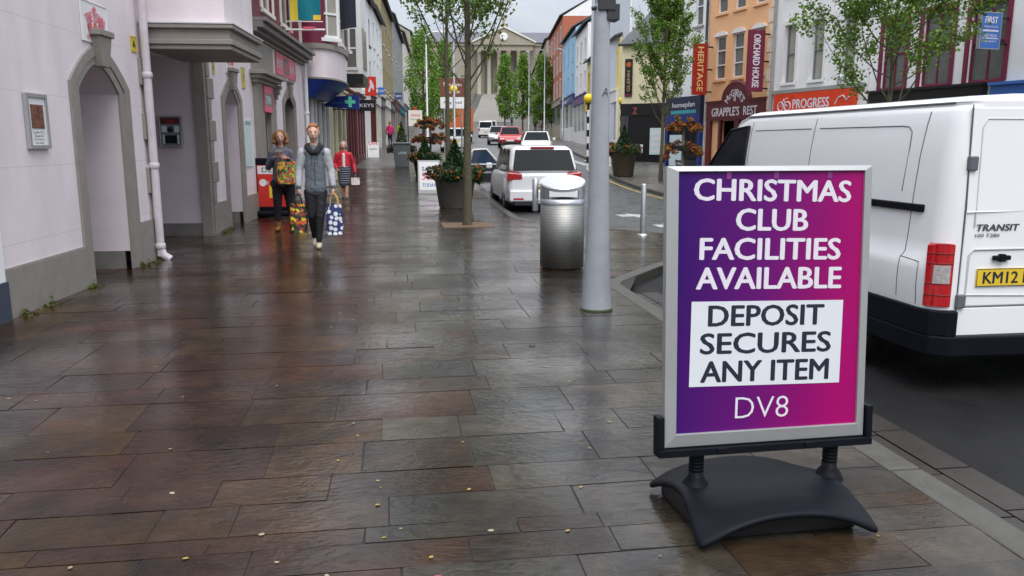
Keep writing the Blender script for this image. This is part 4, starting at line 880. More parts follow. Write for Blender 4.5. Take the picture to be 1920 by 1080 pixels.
terrace("sandstone_house", "sandstone house beyond the brick house", (28.5, 165), (20.4, 107), GZ(130), 15.0, 2, SAND, [(0, 1, STONE, STONE_D, GLASSG, None, None)], nw=7, base=4.6)
# courthouse at the head of the hill
ch = thing("courthouse", "sandstone courthouse with pediment and columns at the head of the street", "building", (26, 190, 12.4), -pi / 2 + radians(-6))
mb = MB(); ops = [(u - .9, u + .9, z, z + h) for u in (-17, -13, -9, 9, 13, 17) for z, h in ((2.0, 2.8), (7.0, 3.0))]
shell(mb, -20, 20, -4, 12, 14, ops, rev=.3); cw = mb.build("wall", SAND, ch)
for o in ops: window(ch, (o[0] + o[1]) / 2, o[2], 1.8, o[3] - o[2], WHITE, GLASSB, (1, 1), rev=.28, sillm=SAND)
gable_roof(ch, -20, 20, 12, 14, 3.2, mat("purple_slate", (.085, .082, .11), .5), over=.6, gut=False, gm=SAND)
mb = MB(); mb.box(-.02, .3, -20, -7.2, 11.4, 12); mb.box(-.02, .3, 7.2, 20, 11.4, 12); mb.build("cornice", SAND, ch)
mb = MB(); mb.box(.1, 3.8, -6.6, 6.6, 10.0, 11.2); mb.box(.1, 4.2, -7.0, 7.0, 11.2, 11.6); mb.prism([(-7.0, 11.6), (7.0, 11.6), (0, 14.9)], lambda a, b, d: (d, a, b), .1, 4.1); po = mb.build("portico", SAND, ch)
mb = MB(); mb.prism([(-7.3, 11.6), (-7.3, 11.9), (0, 15.4), (7.3, 11.9), (7.3, 11.6), (0, 14.95)], lambda a, b, d: (d, a, b), .1, 4.4); mb.build("pediment_moulding", PCREAM, po)
mb = MB(); mb.lathe([(.9, 0), (.9, .15), (.75, .18)], n=24); mb.build("clock_face", WHITE, po, (4.12, 0, 12.9), (0, pi / 2, 0))
mb = MB(); mb.lathe([(.5, 0), (.6, .6), (.25, 1.0), (.35, 1.4), (.05, 2.6)], (0, 0, 0), 10); mb.box(-.6, .6, -.8, .8, -.5, .1); mb.build("finial", MOSSY, po, (2.2, 0, 15.2))
for k in range(6):
    u = -5.6 + 2.24 * k; mb = MB(); mb.lathe([(.62, 0), (.62, .3), (.5, .45), (.42, 9.3), (.58, 9.6), (.62, 10.0)], (3.3, u, 0), 16); mb.build("column", SAND, ch)
mb = MB()
for k in range(7): mb.box(.0, 6.5 - k * .4, -7.6, 7.6, -2.8 + k * .4, -2.4 + k * .4)
mb.build("steps", PCREAM, ch)
mb = MB()
for u in (-3.4, 0, 3.4): mb.box(.02, .1, u - 1, u + 1, 1 if u else .2, 8.5)
mb.build("portico_window", GLASSG, ch)
# ================================================================ the sign in front
sg = thing("pavement_sign", "purple and magenta poster sign in a silver frame on a black plastic base", "sign", (1.484, 2.985, 0), radians(1.41))
W_, H_ = .873, 1.12; TX = radians(-4.0); ZC = .876
def onsign(mb_or, name, m, par=None, **k): return mb_or.build(name, m, par, **k)
mb = MB(); t = .042
def bar(pts): mb.hexa(pts)
f0, f1 = -.022, .022
def fr(xa, za, xb, zb, xc, zc, xd, zd):     # bevelled snap-frame rail, outer a-b, inner d-c
    for (y0, y1) in ((f0, f1),):
        mb.hexa([(xa, y0 + .008, za), (xb, y0 + .008, zb), (xb, y1, zb), (xa, y1, za), (xd, y0, zd), (xc, y0, zc), (xc, y1, zc), (xd, y1, zd)])
X, Z = W_ / 2, H_ / 2; tl_, tr_, tt, tb = .047, .037, .021, .056
fr(-X, -Z, X, -Z, X - tr_, -Z + tb, -X + tl_, -Z + tb); fr(X, Z, -X, Z, -X + tl_, Z - tt, X - tr_, Z - tt); fr(-X, Z, -X, -Z, -X + tl_, -Z + tb, -X + tl_, Z - tt); fr(X, -Z, X, Z, X - tr_, Z - tt, X - tr_, -Z + tb)
frm = mb.build("frame", ALU, sg, (0, 0, ZC), (TX, 0, 0), bevel=.003)
def postermat():
    m = bpy.data.materials.new("poster_gradient"); m.use_nodes = True; n = m.node_tree.nodes; l = m.node_tree.links; b = n["Principled BSDF"]; b.inputs["Roughness"].default_value = .25; b.inputs["Specular IOR Level"].default_value = .25
    tc = n.new("ShaderNodeTexCoord"); sp = n.new("ShaderNodeSeparateXYZ"); l.new(tc.outputs["Object"], sp.inputs[0])
    a = n.new("ShaderNodeMath"); a.operation = 'MULTIPLY_ADD'; a.inputs[1].default_value = 1.25; a.inputs[2].default_value = .5; l.new(sp.outputs[0], a.inputs[0])
    c = n.new("ShaderNodeMath"); c.operation = 'MULTIPLY_ADD'; c.inputs[1].default_value = -.12; l.new(sp.outputs[2], c.inputs[0]); l.new(a.outputs[0], c.inputs[2])
    nz = n.new("ShaderNodeTexNoise"); nz.inputs["Scale"].default_value = 3; l.new(tc.outputs["Object"], nz.inputs[0])
    d = n.new("ShaderNodeMath"); d.operation = 'MULTIPLY_ADD'; d.inputs[1].default_value = .10; l.new(nz.outputs[0], d.inputs[0]); l.new(c.outputs[0], d.inputs[2])
    r = n.new("ShaderNodeValToRGB"); l.new(d.outputs[0], r.inputs[0]); e = r.color_ramp.elements
    e[0].position = .05; e[0].color = (.035, .006, .125, 1); e[1].position = 1.0; e[1].color = (.34, .003, .125, 1); q = e.new(.5); q.color = (.115, .006, .145, 1); q = e.new(.8); q.color = (.24, .004, .13, 1)
    l.new(r.outputs[0], b.inputs["Base Color"])
    return m
mb = MB(); mb.box(-X + tl_, X - tr_, -.010, .010, -Z + tb, Z - tt); po = mb.build("poster", postermat(), frm)
mb = MB(); mb.box(-.328, .327, -.0112, -.0102, -.322, .022); wp = mb.build("white_panel", mat("white_print", (.66, .69, .73), .3, var=.02), po, (0, 0, 0), (0, radians(1.2), 0))
for s_, xc, zc, w_, h_, m_, bd in (("CHRISTMAS", .012, .463, .665, .084, WLET, .028), ("CLUB", .008, .347, .303, .085, WLET, .028), ("FACILITIES", .006, .231, .60, .085, WLET, .028), ("AVAILABLE", .003, .114, .62, .085, WLET, .028),
                           ("DEPOSIT", -.007, -.036, .496, .083, INK, .026), ("SECURES", -.006, -.148, .563, .083, INK, .026), ("ANY ITEM", -.008, -.262, .553, .084, INK, .026), ("DV8", -.019, -.414, .232, .088, WLET, -.012)):
    o = text(s_, w_, h_, po, (xc, -.0118 if m_ is INK else -.0106, zc), 0, m_, bd, roll=radians(-1.2))
mb = MB()
for x in (-.18, .02, .25): mb.box(x - .010, x + .010, -.012, -.0105, Z - tt - .03, Z - tt)
mb.build("clip", mat("clear_tape", (.20, .03, .17), .3), frm)
mb = MB()    # black carrier channel
mb.box(-X - .03, X + .03, -.035, .035, -Z - .035, -Z - .004)
for sx in (-1, 1): mb.box(sx * (X + .019) - .013, sx * (X + .019) + .013, -.03, .03, -Z - .004, -Z + .13)
for x in (-.2, .18): mb.box(x - .02, x + .02, -.041, -.035, -Z - .03, -Z - .006)
mb.build("carrier", BLACK, sg, (0, 0, ZC), (TX, 0, 0), bevel=.004)
for x in (-.275, .325):
    mb = MB(); pr = [(.062, .0), (.048, .03), (.033, .05), (.031, .065)]
    z = .065
    while z < .20: pr += [(.031, z), (.031, z + .010), (.0295, z + .011), (.0295, z + .014)]; z += .015
    pr.append((.034, .215)); mb.lathe(pr, (x, 0, .115), 20)
    mb.build("spring_post", BLACK, sg)
mb = MB(); n = 14; top = []; bot = []
for j in range(n + 1):
    for i in range(n + 1):
        s, q = -1 + 2 * i / n, -1 + 2 * j / n
        x = .405 * s * (.88 + .12 * q * q); y = .315 * q * (.94 + .06 * s * s)
        k = (abs(s) ** 3) * (abs(q) ** 3)
        if k > .3: x *= 1 - .10 * (k - .3); y *= 1 - .10 * (k - .3)
        zt = max(.036, .146 - .112 * (abs(s) ** 2.2) * (abs(q) ** 1.6) - .010 * q * q - .010 * (abs(s) ** 4))
        if abs(q) < .45 and abs(s) < .75: zt -= .008
        zb = max(.002, zt - .032)
        top.append((x - .012, y - .03, zt)); bot.append((x * .985 - .012, y * .985 - .03, zb))
N1 = n + 1; v = top + bot; o_ = len(top)
mb.add(v, [(j * N1 + i, j * N1 + i + 1, (j + 1) * N1 + i + 1, (j + 1) * N1 + i) for j in range(n) for i in range(n)] + [(o_ + j * N1 + i, o_ + (j + 1) * N1 + i, o_ + (j + 1) * N1 + i + 1, o_ + j * N1 + i + 1) for j in range(n) for i in range(n)], 0, True)
rim = [i for i in range(n)] + [j * N1 + n for j in range(n)] + [n * N1 + n - i for i in range(n)] + [(n - j) * N1 for j in range(n)]
mb.add(v, [(rim[k], rim[(k + 1) % len(rim)], o_ + rim[(k + 1) % len(rim)], o_ + rim[k]) for k in range(len(rim))], 0, True)
ob = mb.build("base", BLACK, sg, bevel=0)
bm = bmesh.new(); bm.from_mesh(ob.data); bmesh.ops.remove_doubles(bm, verts=bm.verts, dist=1e-5); bmesh.ops.recalc_face_normals(bm, faces=bm.faces); bm.to_mesh(ob.data); bm.free()
mb = MB(); mb.prism([(-.33, -.235), (.31, -.235), (.33, .2), (-.35, .2)], lambda a, b, d: (a, b, d), .001, .085); mb.build("under_base_shade", BLACKM, sg, bevel=.01)  # added dark block, paints the shade under the arched base
su = ob.modifiers.new("s", 'SUBSURF'); su.levels = 1; su.render_levels = 2

# ================================================================ lamp column, bin, bollards
lp = thing("lamp_column", "thick grey painted street lamp column tapering up from a flared foot", "street lamp", (1.85, 7.13, 0))
mb = MB(); mb.lathe([(.145, 0), (.145, .02), (.139, .05), (.128, .25), (.110, .6), (.095, 1.0), (.087, 1.4), (.078, 2.0), (.071, 2.62), (.07, 2.7)], n=40); mb.build("shaft", PAINTG, lp)
mb = MB(); mb.lathe([(.07, 0), (.055, .04), (.05, 4.2), (.045, 4.3)], (0, 0, 2.7), 24); mb.build("upper_shaft", PAINTG, lp)
mb = MB(); mb.lathe([(.149, 0), (.152, .012), (.146, .02)], n=40); mb.build("base_ring", mat("mossy_ring", (.05, .06, .025), .8), lp)
mb = MB(); mb.box(-.05, .10, -.09, .06, 2.66, 2.95); mb.box(.03, .14, -.08, .06, 2.58, 2.72); mb.tube([(-.10, -.02, 2.68), (.0, -.03, 2.70), (.1, -.03, 2.68)], .02, 8); mb.build("camera_box", mat("dark_housing", (.03, .032, .035), .45), lp, bevel=.015)
mb = MB(); mb.tube([(0, 0, 6.95), (.5, .0, 7.2), (1.1, 0, 7.25)], .04, 10); mb.box(1.0, 1.5, -.1, .1, 7.2, 7.3); mb.build("lamp_arm", PAINTG, lp)
text("A", .055, .075, lp, (.018, -.0885, 1.97), 0, BLACKM, -.01, shear=.2)

def steelband():
    m = mat("brushed_bin_steel", (.30, .30, .29), .48, .9, var=.06, vs=3); n = m.node_tree.nodes; l = m.node_tree.links; b = n["Principled BSDF"]
    tc = n.new("ShaderNodeTexCoord"); sp = n.new("ShaderNodeSeparateXYZ"); l.new(tc.outputs["Object"], sp.inputs[0])
    at = n.new("ShaderNodeMath"); at.operation = 'ARCTAN2'; l.new(sp.outputs[1], at.inputs[0]); l.new(sp.outputs[0], at.inputs[1])
    cb = n.new("ShaderNodeCombineXYZ"); l.new(at.outputs[0], cb.inputs[0]); l.new(sp.outputs[2], cb.inputs[1])
    br = n.new("ShaderNodeTexBrick"); br.inputs["Scale"].default_value = 1; br.inputs["Brick Width"].default_value = .30; br.inputs["Row Height"].default_value = .031; br.inputs["Mortar Size"].default_value = .0035; br.inputs["Mortar Smooth"].default_value = .3
    br.inputs["Color1"].default_value = (1, 1, 1, 1); br.inputs["Color2"].default_value = (.93, .93, .93, 1); br.inputs["Mortar"].default_value = (.62, .62, .62, 1); l.new(cb.outputs[0], br.inputs[0])
    mm = n.new("ShaderNodeMixRGB"); mm.blend_type = 'MULTIPLY'; mm.inputs[0].default_value = 1; l.new(b.inputs["Base Color"].links[0].from_socket, mm.inputs[1]); l.new(br.outputs[0], mm.inputs[2]); l.new(mm.outputs[0], b.inputs["Base Color"])
    bp = n.new("ShaderNodeBump"); bp.inputs["Strength"].default_value = .35; bp.inputs["Distance"].default_value = .002; l.new(br.outputs[0], bp.inputs["Height"]); l.new(bp.outputs[0], b.inputs["Normal"])
    return m
bn = thing("litter_bin", "round stainless steel litter bin with slanted lid beside the lamp column", "litter bin", (2.06, 9.70, 0), radians(-12))
rb = .272
mb = MB(); mb.lathe([(rb - .015, .015), (rb, .02), (rb, .80), (rb - .012, .802), (rb - .02, .7)], n=48, cap=False); mb.build("body", steelband(), bn)
mb = MB(); mb.lathe([(rb - .03, 0), (rb - .03, .03)], n=40); mb.build("foot_ring", BLACKM, bn)
mb = MB(); mb.lathe([(rb - .03, .3), (rb - .03, .84)], n=32, cap=False); mb.lathe([(.001, .60), (rb - .03, .6)], n=32, cap=False); mb.build("liner", DARKG, bn)
mb = MB(); mb.lathe([(rb + .004, .80), (rb + .004, .86), (rb - .01, .862), (rb - .01, .80)], n=48, cap=False); cl = mb.build("collar", STEEL, bn)
mb = MB(); ns = 48; SL = .16   # hood: posts between collar and slanted lid
def zl(a): return 1.055 + .07 * sin(a)            # lid edge height round the rim, lower towards the street camera
for k in range(ns):
    a0, a1 = 2 * pi * k / ns, 2 * pi * (k + 1) / ns; am = (a0 + a1) / 2; dg_ = math.degrees(am)
    lo_ = .862
    if 232 < dg_ < 318 or 40 < dg_ < 140: lo_ = zl(am) - .035
    mb.hexa([((rb + .003) * cos(a), (rb + .003) * sin(a), z) if r_ else ((rb - .012) * cos(a), (rb - .012) * sin(a), z) for z, q in ((lo_, 0), (None, 1)) for (a, r_, z) in ((a0, 1, lo_ if not q else zl(a0)), (a1, 1, lo_ if not q else zl(a1)), (a1, 0, lo_ if not q else zl(a1)), (a0, 0, lo_ if not q else zl(a0)))])
mb.build("hood", STEEL, bn)
mb = MB(); ring = [((rb + .012) * cos(2 * pi * k / ns), (rb + .012) * sin(2 * pi * k / ns)) for k in range(ns)]
mb.prism([(0, 0)], lambda a, b, d: (a, b, d), 0, 0) if 0 else None
v = [(x, y, zl(atan2(y, x)) + .001) for x, y in ring] + [(x * .97, y * .97, zl(atan2(y, x)) + .018) for x, y in ring]
mb.add(v, [tuple(range(ns))[::-1], tuple(range(ns, 2 * ns))]); mb.add(v, [(k, (k + 1) % ns, ns + (k + 1) % ns, ns + k) for k in range(ns)]); mb.build("lid", mat("lid_steel", (.72, .73, .74), .3, .85, var=.04), bn)
mb = MB(); mb.lathe([(.036, 0), (.038, .01), (.038, .39), (.03, .40)], (-.335, .05, .70), 20); mb.tube([(-.31, .05, .8), (-.26, .04, .8)], .015, 8); mb.tube([(-.31, .05, 1.0), (-.26, .04, 1.0)], .015, 8); mb.build("ash_tube", STEEL, bn)

def bollard(x, y, label, h=.86, r=.045, m=None, grp=None):
    b = thing("bollard", label, "bollard", (x, y, GZ(y)), 0, grp); mb = MB(); mb.lathe([(r, 0), (r, h - .02), (r * .8, h), (.001, h + .004)], n=18); mb.build("post", m or STEEL, b)
    mb = MB(); mb.lathe([(r * 2.0, -.01), (r * 1.9, .012), (r, .02)], n=18); mb.build("foot_plate", m or STEEL, b); return b
bollard(4.18, 13.1, "thin stainless steel bollard on the kerb build out beside the poster sign")
bollard(10.0, 36.6, "thin pale post beside the flower pot near the crossing", .9, .04, PCREAM)

# ================================================================ vegetation
def leaf_cloud(mb, c, rad, n, size, rng, mis=(0,), shape="ball"):
    for _ in range(n):
        if shape == "cone":
            h = rng.random() ** 1.4; a = rng.random() * 6.283; q = (1 - h) * (.55 + .45 * rng.random()); p = (c[0] + rad[0] * q * cos(a), c[1] + rad[1] * q * sin(a), c[2] + rad[2] * h)
        else:
            d = Vector((rng.gauss(0, 1), rng.gauss(0, 1), rng.gauss(0, 1))).normalized() * (rng.random() ** .45); p = (c[0] + d.x * rad[0], c[1] + d.y * rad[1], c[2] + d.z * rad[2])
        mb.leaf(p, size * (.6 + .8 * rng.random()), rng.choice(mis), rng)
def tree(label, loc, h, fork, cr, seed, tr=.1, nl=3500, ls=.06, lm=None, nlimb=22, lean=(0, 0), up=.9, col=None, lowdens=.4, mid=.35, grate=False, group=None, tw=6, taper=.55, limb=.3):
    """upright street tree: tapered trunk, ascending limbs with side twigs, leaves gathered along the twigs"""
    rg = random.Random(seed); t = thing("street_tree", label, "tree", (loc[0], loc[1], GZ(loc[1])), 0, group)
    tp = [(lean[0] * k / 10 + rg.gauss(0, tr * .12), lean[1] * k / 10 + rg.gauss(0, tr * .12), h * .97 * k / 10 - (.05 if k == 0 else 0)) for k in range(11)]; tp[0] = (0, 0, -.05)
    trs = [tr * (1.12 if k == 0 else 1 - .085 * k) for k in range(11)]
    mb = MB(); mb.tube(tp, trs, 12); mb.build("trunk", BARK, t, fix=False)
    lb = MB(); lv = MB(); pts = []
    for i in range(nlimb):
        q = i / (nlimb - 1); z0 = fork + (h * .9 - fork) * q ** 1.1; k = min(9, int(z0 / (h * .097))); bx, by = tp[k][0], tp[k][1]
        a = i * 2.4 + rg.random() * .9
        prof = sin(pi * min(1, max(.05, (q * (1 - mid) + mid * 1.0) ** 1.0))) if col is None else 1
        R = cr * ((.75 + .25 * sin(pi * min(1, q / .6 * .5 + .25))) * (1 - q) ** taper + .12) * (.75 + .4 * rg.random())
        ln = R; rise = up * R * (1.0 + .8 * (1 - q)) * (.8 + .5 * rg.random())
        P = []
        for s in range(6):
            f = s / 5; P.append((bx + cos(a) * ln * (f ** .85) + rg.gauss(0, .03 * R * f), by + sin(a) * ln * (f ** .85) + rg.gauss(0, .03 * R * f), z0 + rise * f ** 1.25))
        lb.tube(P, [tr * limb * (1 - .6 * q) * (1 - .16 * s) for s in range(6)], 6, cap=False)
        for s in range(tw):
            f = .25 + .75 * rg.random(); j = min(4, int(f * 5)); b0 = Vector(P[j]).lerp(Vector(P[j + 1]), f * 5 - j)
            d = Vector((cos(a + rg.gauss(0, .8)), sin(a + rg.gauss(0, .8)), .5 + rg.random() * .9)).normalized() * R * (.25 + .35 * rg.random())
            lb.tube([b0, b0 + d * .5 + Vector((0, 0, .02)), b0 + d], [tr * .07, tr * .05, tr * .03], 4, cap=False)
            pts.append((b0, d, lowdens + (1 - lowdens) * min(1, q * 1.6 + f * .3)))
    lb.build("limbs", BARK, t, fix=False)
    tot = sum(p[2] for p in pts)
    for b0, d, wgt in pts:
        for _ in range(int(nl * wgt / tot)):
            f = rg.random() ** .7; p = b0 + d * (f * 1.1) + Vector((rg.gauss(0, 1), rg.gauss(0, 1), rg.gauss(0, 1))) * (cr * .055)
            lv.leaf(p, ls * (.6 + .8 * rg.random()), 0, rg)
    lv.build("crown", lm or LG1, t, fix=False)
    if grate:
        g = MB(); g.box(-.48, .48, -.48, .48, -.02, .008)
        g.build("tree_grate", RUST, t)
    return t
tree("slender street tree with spreading upright twigs standing in the near pavement", (1.38, 15.17), 8.2, 2.4, 1.65, 5, .086, 26000, .072, LG1, 36, (.06, 0), 1.2, lowdens=.22, grate=True, tw=9, limb=.2)
tree("second pavement tree with a dark trunk rising behind the flower planter", (1.85, 27.5), 9.5, 3.7, 1.75, 8, .095, 18000, .085, LG1, 26, (.05, 0), 1.2, lowdens=.2, limb=.22)
tree("narrow upright tree standing before the blue shop across the road", (9.75, 28.6), 8.8, 1.9, 1.25, 12, .075, 20000, .08, LG1, 40, (.1, .05), 1.5, lowdens=.5, tw=7, taper=1.15)
tree("leafy street tree behind the white van in front of the maroon windows", (11.2, 17.2), 7.4, 2.0, 1.9, 17, .075, 24000, .075, LG1, 26, (.03, 0), .75, lowdens=.55, tw=7)
def dense(label, loc, h, fork, cr, seed, nl, ls, lm=None):
    rg = random.Random(seed); t = thing("street_tree", label, "tree", (loc[0], loc[1], GZ(loc[1])))
    mb = MB(); mb.tube([(0, 0, -.1), (0, 0, fork), (rg.gauss(0, .05), 0, h * .9)], [.13, .1, .03], 8)
    for i in range(10): a = i * 2.4; z = fork + (h * .6) * i / 14; mb.tube([(0, 0, z), (cos(a) * cr * .6, sin(a) * cr * .6, z + cr * .9)], [.05, .015], 5, cap=False)
    mb.build("trunk", BARK, t, fix=False); lv = MB()
    for i in range(46):       # clumps fill a tapering column with gaps between
        q = (i + rg.random()) / 46; z = fork + (h - fork) * q; R = cr * (sin(pi * (.14 + .80 * q)) ** .8) * (1 - .35 * q); a = i * 2.4 + rg.random(); rr_ = R * (.35 + .6 * rg.random()); s = cr * (.22 + .16 * rg.random())
        leaf_cloud(lv, (cos(a) * rr_, sin(a) * rr_, z), (s, s, s * 1.25), nl // 46, ls, rg)
    lv.build("crown", lm or LG2, t, fix=False); return t
dense("dense dark green tree past the dark bin", (1.95, 50), 7.0, 1.6, 1.35, 3, 5200, .13)
dense("dark green tree half hidden behind the brown direction sign", (3.6, 56), 6.8, 1.8, 1.2, 4, 3800, .14)
dense("leftmost of the three narrow green trees before the courthouse", (18.3, 132), 11.0, 1.5, 2.0, 21, 5000, .26)
dense("middle one of the three narrow green trees before the courthouse", (19.0, 118), 10.5, 2.0, 1.9, 22, 5000, .24)
dense("rightmost of the three narrow green trees before the courthouse", (17.9, 96), 9.2, 2.0, 1.9, 23, 5000, .22)
def planter(label, x, y, d=.92, h=.78, seed=1, tower=False, cone=True, m=None, rz=0, fl=(1, 2), hh=.75):
    p = thing("flower_planter", label, "planter", (x, y, GZ(y)), rz); r = d / 2; mb = MB()
    mb.lathe([(r * .70, 0), (r * .74, .02), (r * .96, h * .93), (r * 1.03, h * .94), (r * 1.03, h), (r * .92, h), (r * .88, h * .85)], n=32); mb.build("pot", m or GUNM, p)
    mb = MB(); mb.lathe([(.001, h * .88), (r * .9, h * .86)], n=24, cap=False); mb.build("soil", GROUT, p)
    rg = random.Random(seed); L_ = MB()
    if cone: leaf_cloud(L_, (0, 0, h * .9), (r * .85, r * .85, hh), 2200, .075, rg, (0,), "cone")
    for i in range(40):
        a = rg.random() * 6.28; rr_ = r * (.75 + .45 * rg.random()); leaf_cloud(L_, (cos(a) * rr_, sin(a) * rr_, h * (.95 + .25 * rg.random()) - .06), (.17, .17, .16), 56, .07, rg)
    L_.build("shrub", LG3, p, fix=False); F = MB()
    for i in range(60):
        a = rg.random() * 6.28; rr_ = r * (.85 + .5 * rg.random()); leaf_cloud(F, (cos(a) * rr_, sin(a) * rr_, h * (.85 + .4 * rg.random())), (.05, .05, .05), 9, .05, rg, fl)
    F.build("flowers", [LG4, FLO, FLD], p, fix=False); return p
planter("large round gunmetal planter with a cone shrub and orange flowers beside the near tree", 1.48, 19.45, 1.04, .80, 2, hh=.9)
planter("bronze planter with mixed flowers just behind the poster board", 1.25, 31.5, .98, .72, 3, m=mat("bronze_pot", (.07, .028, .028), .5), hh=.8)
planter("tall flower pot with a cone shrub on the pavement by the cream corner house", 9.0, 30.9, 1.05, 1.0, 4, m=mat("brown_pot", (.10, .075, .055), .6), hh=1.05)
planter("small flower planter by the crossing across the road", 10.9, 38.2, .95, .8, 6, hh=.4, cone=False, fl=(1, 1, 2))
def flower_tower(label, x, y, tiers, seed, base=1.0):
    p = thing("flower_tower", label, "flower tower", (x, y, GZ(y))); mb = MB(); mb.lathe([(.32, 0), (.36, .5), (.05, .52), (.045, tiers[-1][0])], n=20); mb.build("stand", GUNM, p)
    for k, (z, r, n) in enumerate(tiers):
        rg = random.Random(seed + k); b = MB(); b.lathe([(.05, -.18), (r * .6, -.12), (r * .75, .02)], (0, 0, z), 18); o = b.build("basket", DARKG, p); F = MB()
        for i in range(30):
            a = rg.random() * 6.28; q = r * (.25 + .75 * rg.random() ** .5); leaf_cloud(F, (cos(a) * q, sin(a) * q, z + .16 - .38 * (q / r) ** 2 + rg.gauss(0, .06)), (.13, .13, .10), n, .06, rg, (0, 0, 1 if i % 3 else 2, 3))
        F.build("flowers", [LG4, FLO, FLD, FLR], o, fix=False)
    return p
flower_tower("two tier flower tower with bronze and orange blooms beside the narrow tree", 9.95, 26.9, [(1.35, .62, 80), (2.15, .56, 80)], 31)
flower_tower("dark bronze flower tower behind the bronze planter", 1.75, 37.5, [(1.25, .95, 110), (1.95, .72, 110)], 41)
db = thing("square_bin", "dark grey square bin between flower troughs near the poster board", "litter bin", (.42, 36.2, GZ(36.2)))
mb = MB(); mb.hexa([(-.30, -.28, 0), (.30, -.28, 0), (.30, .28, 0), (-.30, .28, 0), (-.40, -.36, 1.02), (.40, -.36, 1.02), (.40, .36, 1.02), (-.40, .36, 1.02)]); mb.build("body", mat("slate_grey_bin", (.11, .125, .135), .45, var=.1), db, bevel=.03)
mb = MB(); mb.box(-.44, .44, -.40, .40, 1.02, 1.08); mb.build("rim", mat("slate_rim", (.22, .24, .25), .45), db, bevel=.015); text("LITTER", .34, .10, db, (.03, -.338, .62), 0, PBLUE, .01)
mb = MB(); rg = random.Random(5); leaf_cloud(mb, (0, 0, 1.0), (.3, .3, .95), 420, .09, rg, (0,), "cone")
for sx in (-.5, .52): leaf_cloud(mb, (sx, 0, .78), (.17, .2, .2), 150, .08, rg, (0, 1))
mb.build("plants", [LG3, FLD], db, fix=False)

# leaves and litter on the flags
lfm = [mat("fallen_leaf_yellow", (.34, .24, .05), .5, var=.3, vs=30), mat("fallen_leaf_pale", (.30, .27, .17), .5, var=.2, vs=30)]
rg = random.Random(77); meshes = []
for k in range(4):
    mb = MB(); s = .012; mb.add([(-s * 1.3, 0, 0), (-s * .4, -s * .9, .001), (s * .8, -s * .7, .001), (s * 1.3, 0, .002), (s * .6, s * .9, .001), (-s * .5, s * .8, .0005)], [(0, 1, 2, 3), (0, 3, 4, 5)]); meshes.append(mb.mesh("fallen_leaf", lfm[k % 2]))
spots = [(-.55, 3.05), (-.8, 2.9), (-.46, 2.82), (-1.0, 3.5), (-.25, 4.3), (-.22, 4.1), (-1.15, 4.05), (.35, 2.95), (.8, 3.3), (1.75, 2.9), (.05, 6.3), (.12, 6.25), (.55, 7.0), (.3, 3.35), (.95, 3.75), (-.1, 3.25), (1.1, 4.9), (2.05, 3.45)]
spots += [(rg.uniform(-2.6, 2.1), 2.6 + 6.5 * rg.random() ** 1.3) for _ in range(56)]
for k, (x, y) in enumerate(spots):
    o = link("fallen_leaf", meshes[rg.randrange(4)], None, (x, y, .003), (rg.gauss(0, .05), rg.gauss(0, .05), rg.random() * 6.28)); s = .3 + .45 * rg.random() if k > 18 else .55 + .4 * rg.random(); o.scale = (s, s, s)
    tag(o, "tiny pale or yellow fallen leaf lying on the wet flagstones", "leaf", "fallen leaves on the wet pavement")
mb = MB(); mb.ball((0, 0, .004), (.02, .016, .006), 10, 6); tag(mb.build("chewing_gum", mat("pink_gum", (.5, .06, .12), .5), None, (.12, 2.62, .002)), "flattened pink blob of gum on the nearest flagstones", "gum")
mb = MB(); mb.lathe([(.001, .006), (.022, .005), (.026, 0)], n=14); tag(mb.build("bottle_cap", BLACKM, None, (1.02, 5.85, .001)), "small dark round cap lying on the flags before the lamp column", "bottle cap")
mb = MB(); tuft(mb, (1.83, 5.05, 0), .035, 30, .035, random.Random(4)); tag(mb.build("weed_tuft", LG4, fix=False), "small green weed growing between flags beside the poster sign", "weed")

# ================================================================ vehicles
def wheel(par, c, r, w, name="wheel"):
    mb = MB(); mb.lathe([(r * .62, -w / 2), (r * .93, -w / 2), (r, -w * .36), (r, w * .36), (r * .93, w / 2), (r * .62, w / 2)], n=32, cap=False)
    o = mb.build(name, RUBBER, par, c, (0, pi / 2, 0)); m2 = MB(); m2.lathe([(r * .64, -w * .42), (r * .6, -w * .3), (r * .2, -w * .34), (.001, -w * .36)], n=24, cap=False); m2.lathe([(r * .64, w * .42), (r * .6, w * .3), (r * .2, w * .34), (.001, w * .36)], n=24, cap=False)
    for k in range(5):
        a = 2 * pi * k / 5
        for s in (-1, 1): m2.tube([(r * .12 * cos(a), r * .12 * sin(a), s * w * .38), (r * .6 * cos(a), r * .6 * sin(a), s * w * .36)], r * .09, 6)
    m2.build("rim", ALLOY, o); return o
# ---- the white van
van = thing("parked_van", "white panel van with rear corner lamps parked in the bay behind the poster sign", "van", (3.40, 4.60, -.1))
VW = 1.97
half = [(.10, .34), (.03, .42), (.008, .58), (.0, .70), (.0, .80), (.006, .86), (.040, .905), (.048, 1.0), (.060, 1.3), (.078, 1.55), (.105, 1.74), (.125, 1.83), (.140, 1.862), (.150, 1.868), (.150, 1.885), (.142, 1.893), (.165, 1.912), (.25, 1.930), (.55, 1.948), (.985, 1.955)]
ring = half + [(VW - x, z) for x, z in half[::-1][1:]]
def ztop(y):
    for (a, b), (c, d) in zip([(0, 1.985), (3.1, 1.995), (3.35, 1.93), (3.86, 1.50), (4.18, 1.22), (4.62, 1.08), (4.80, .96), (4.87, .82)], [(3.1, 1.995), (3.35, 1.93), (3.86, 1.50), (4.18, 1.22), (4.62, 1.08), (4.80, .96), (4.87, .82), (9, .8)]):
        if a <= y <= c: return b + (d - b) * (y - a) / (c - a)
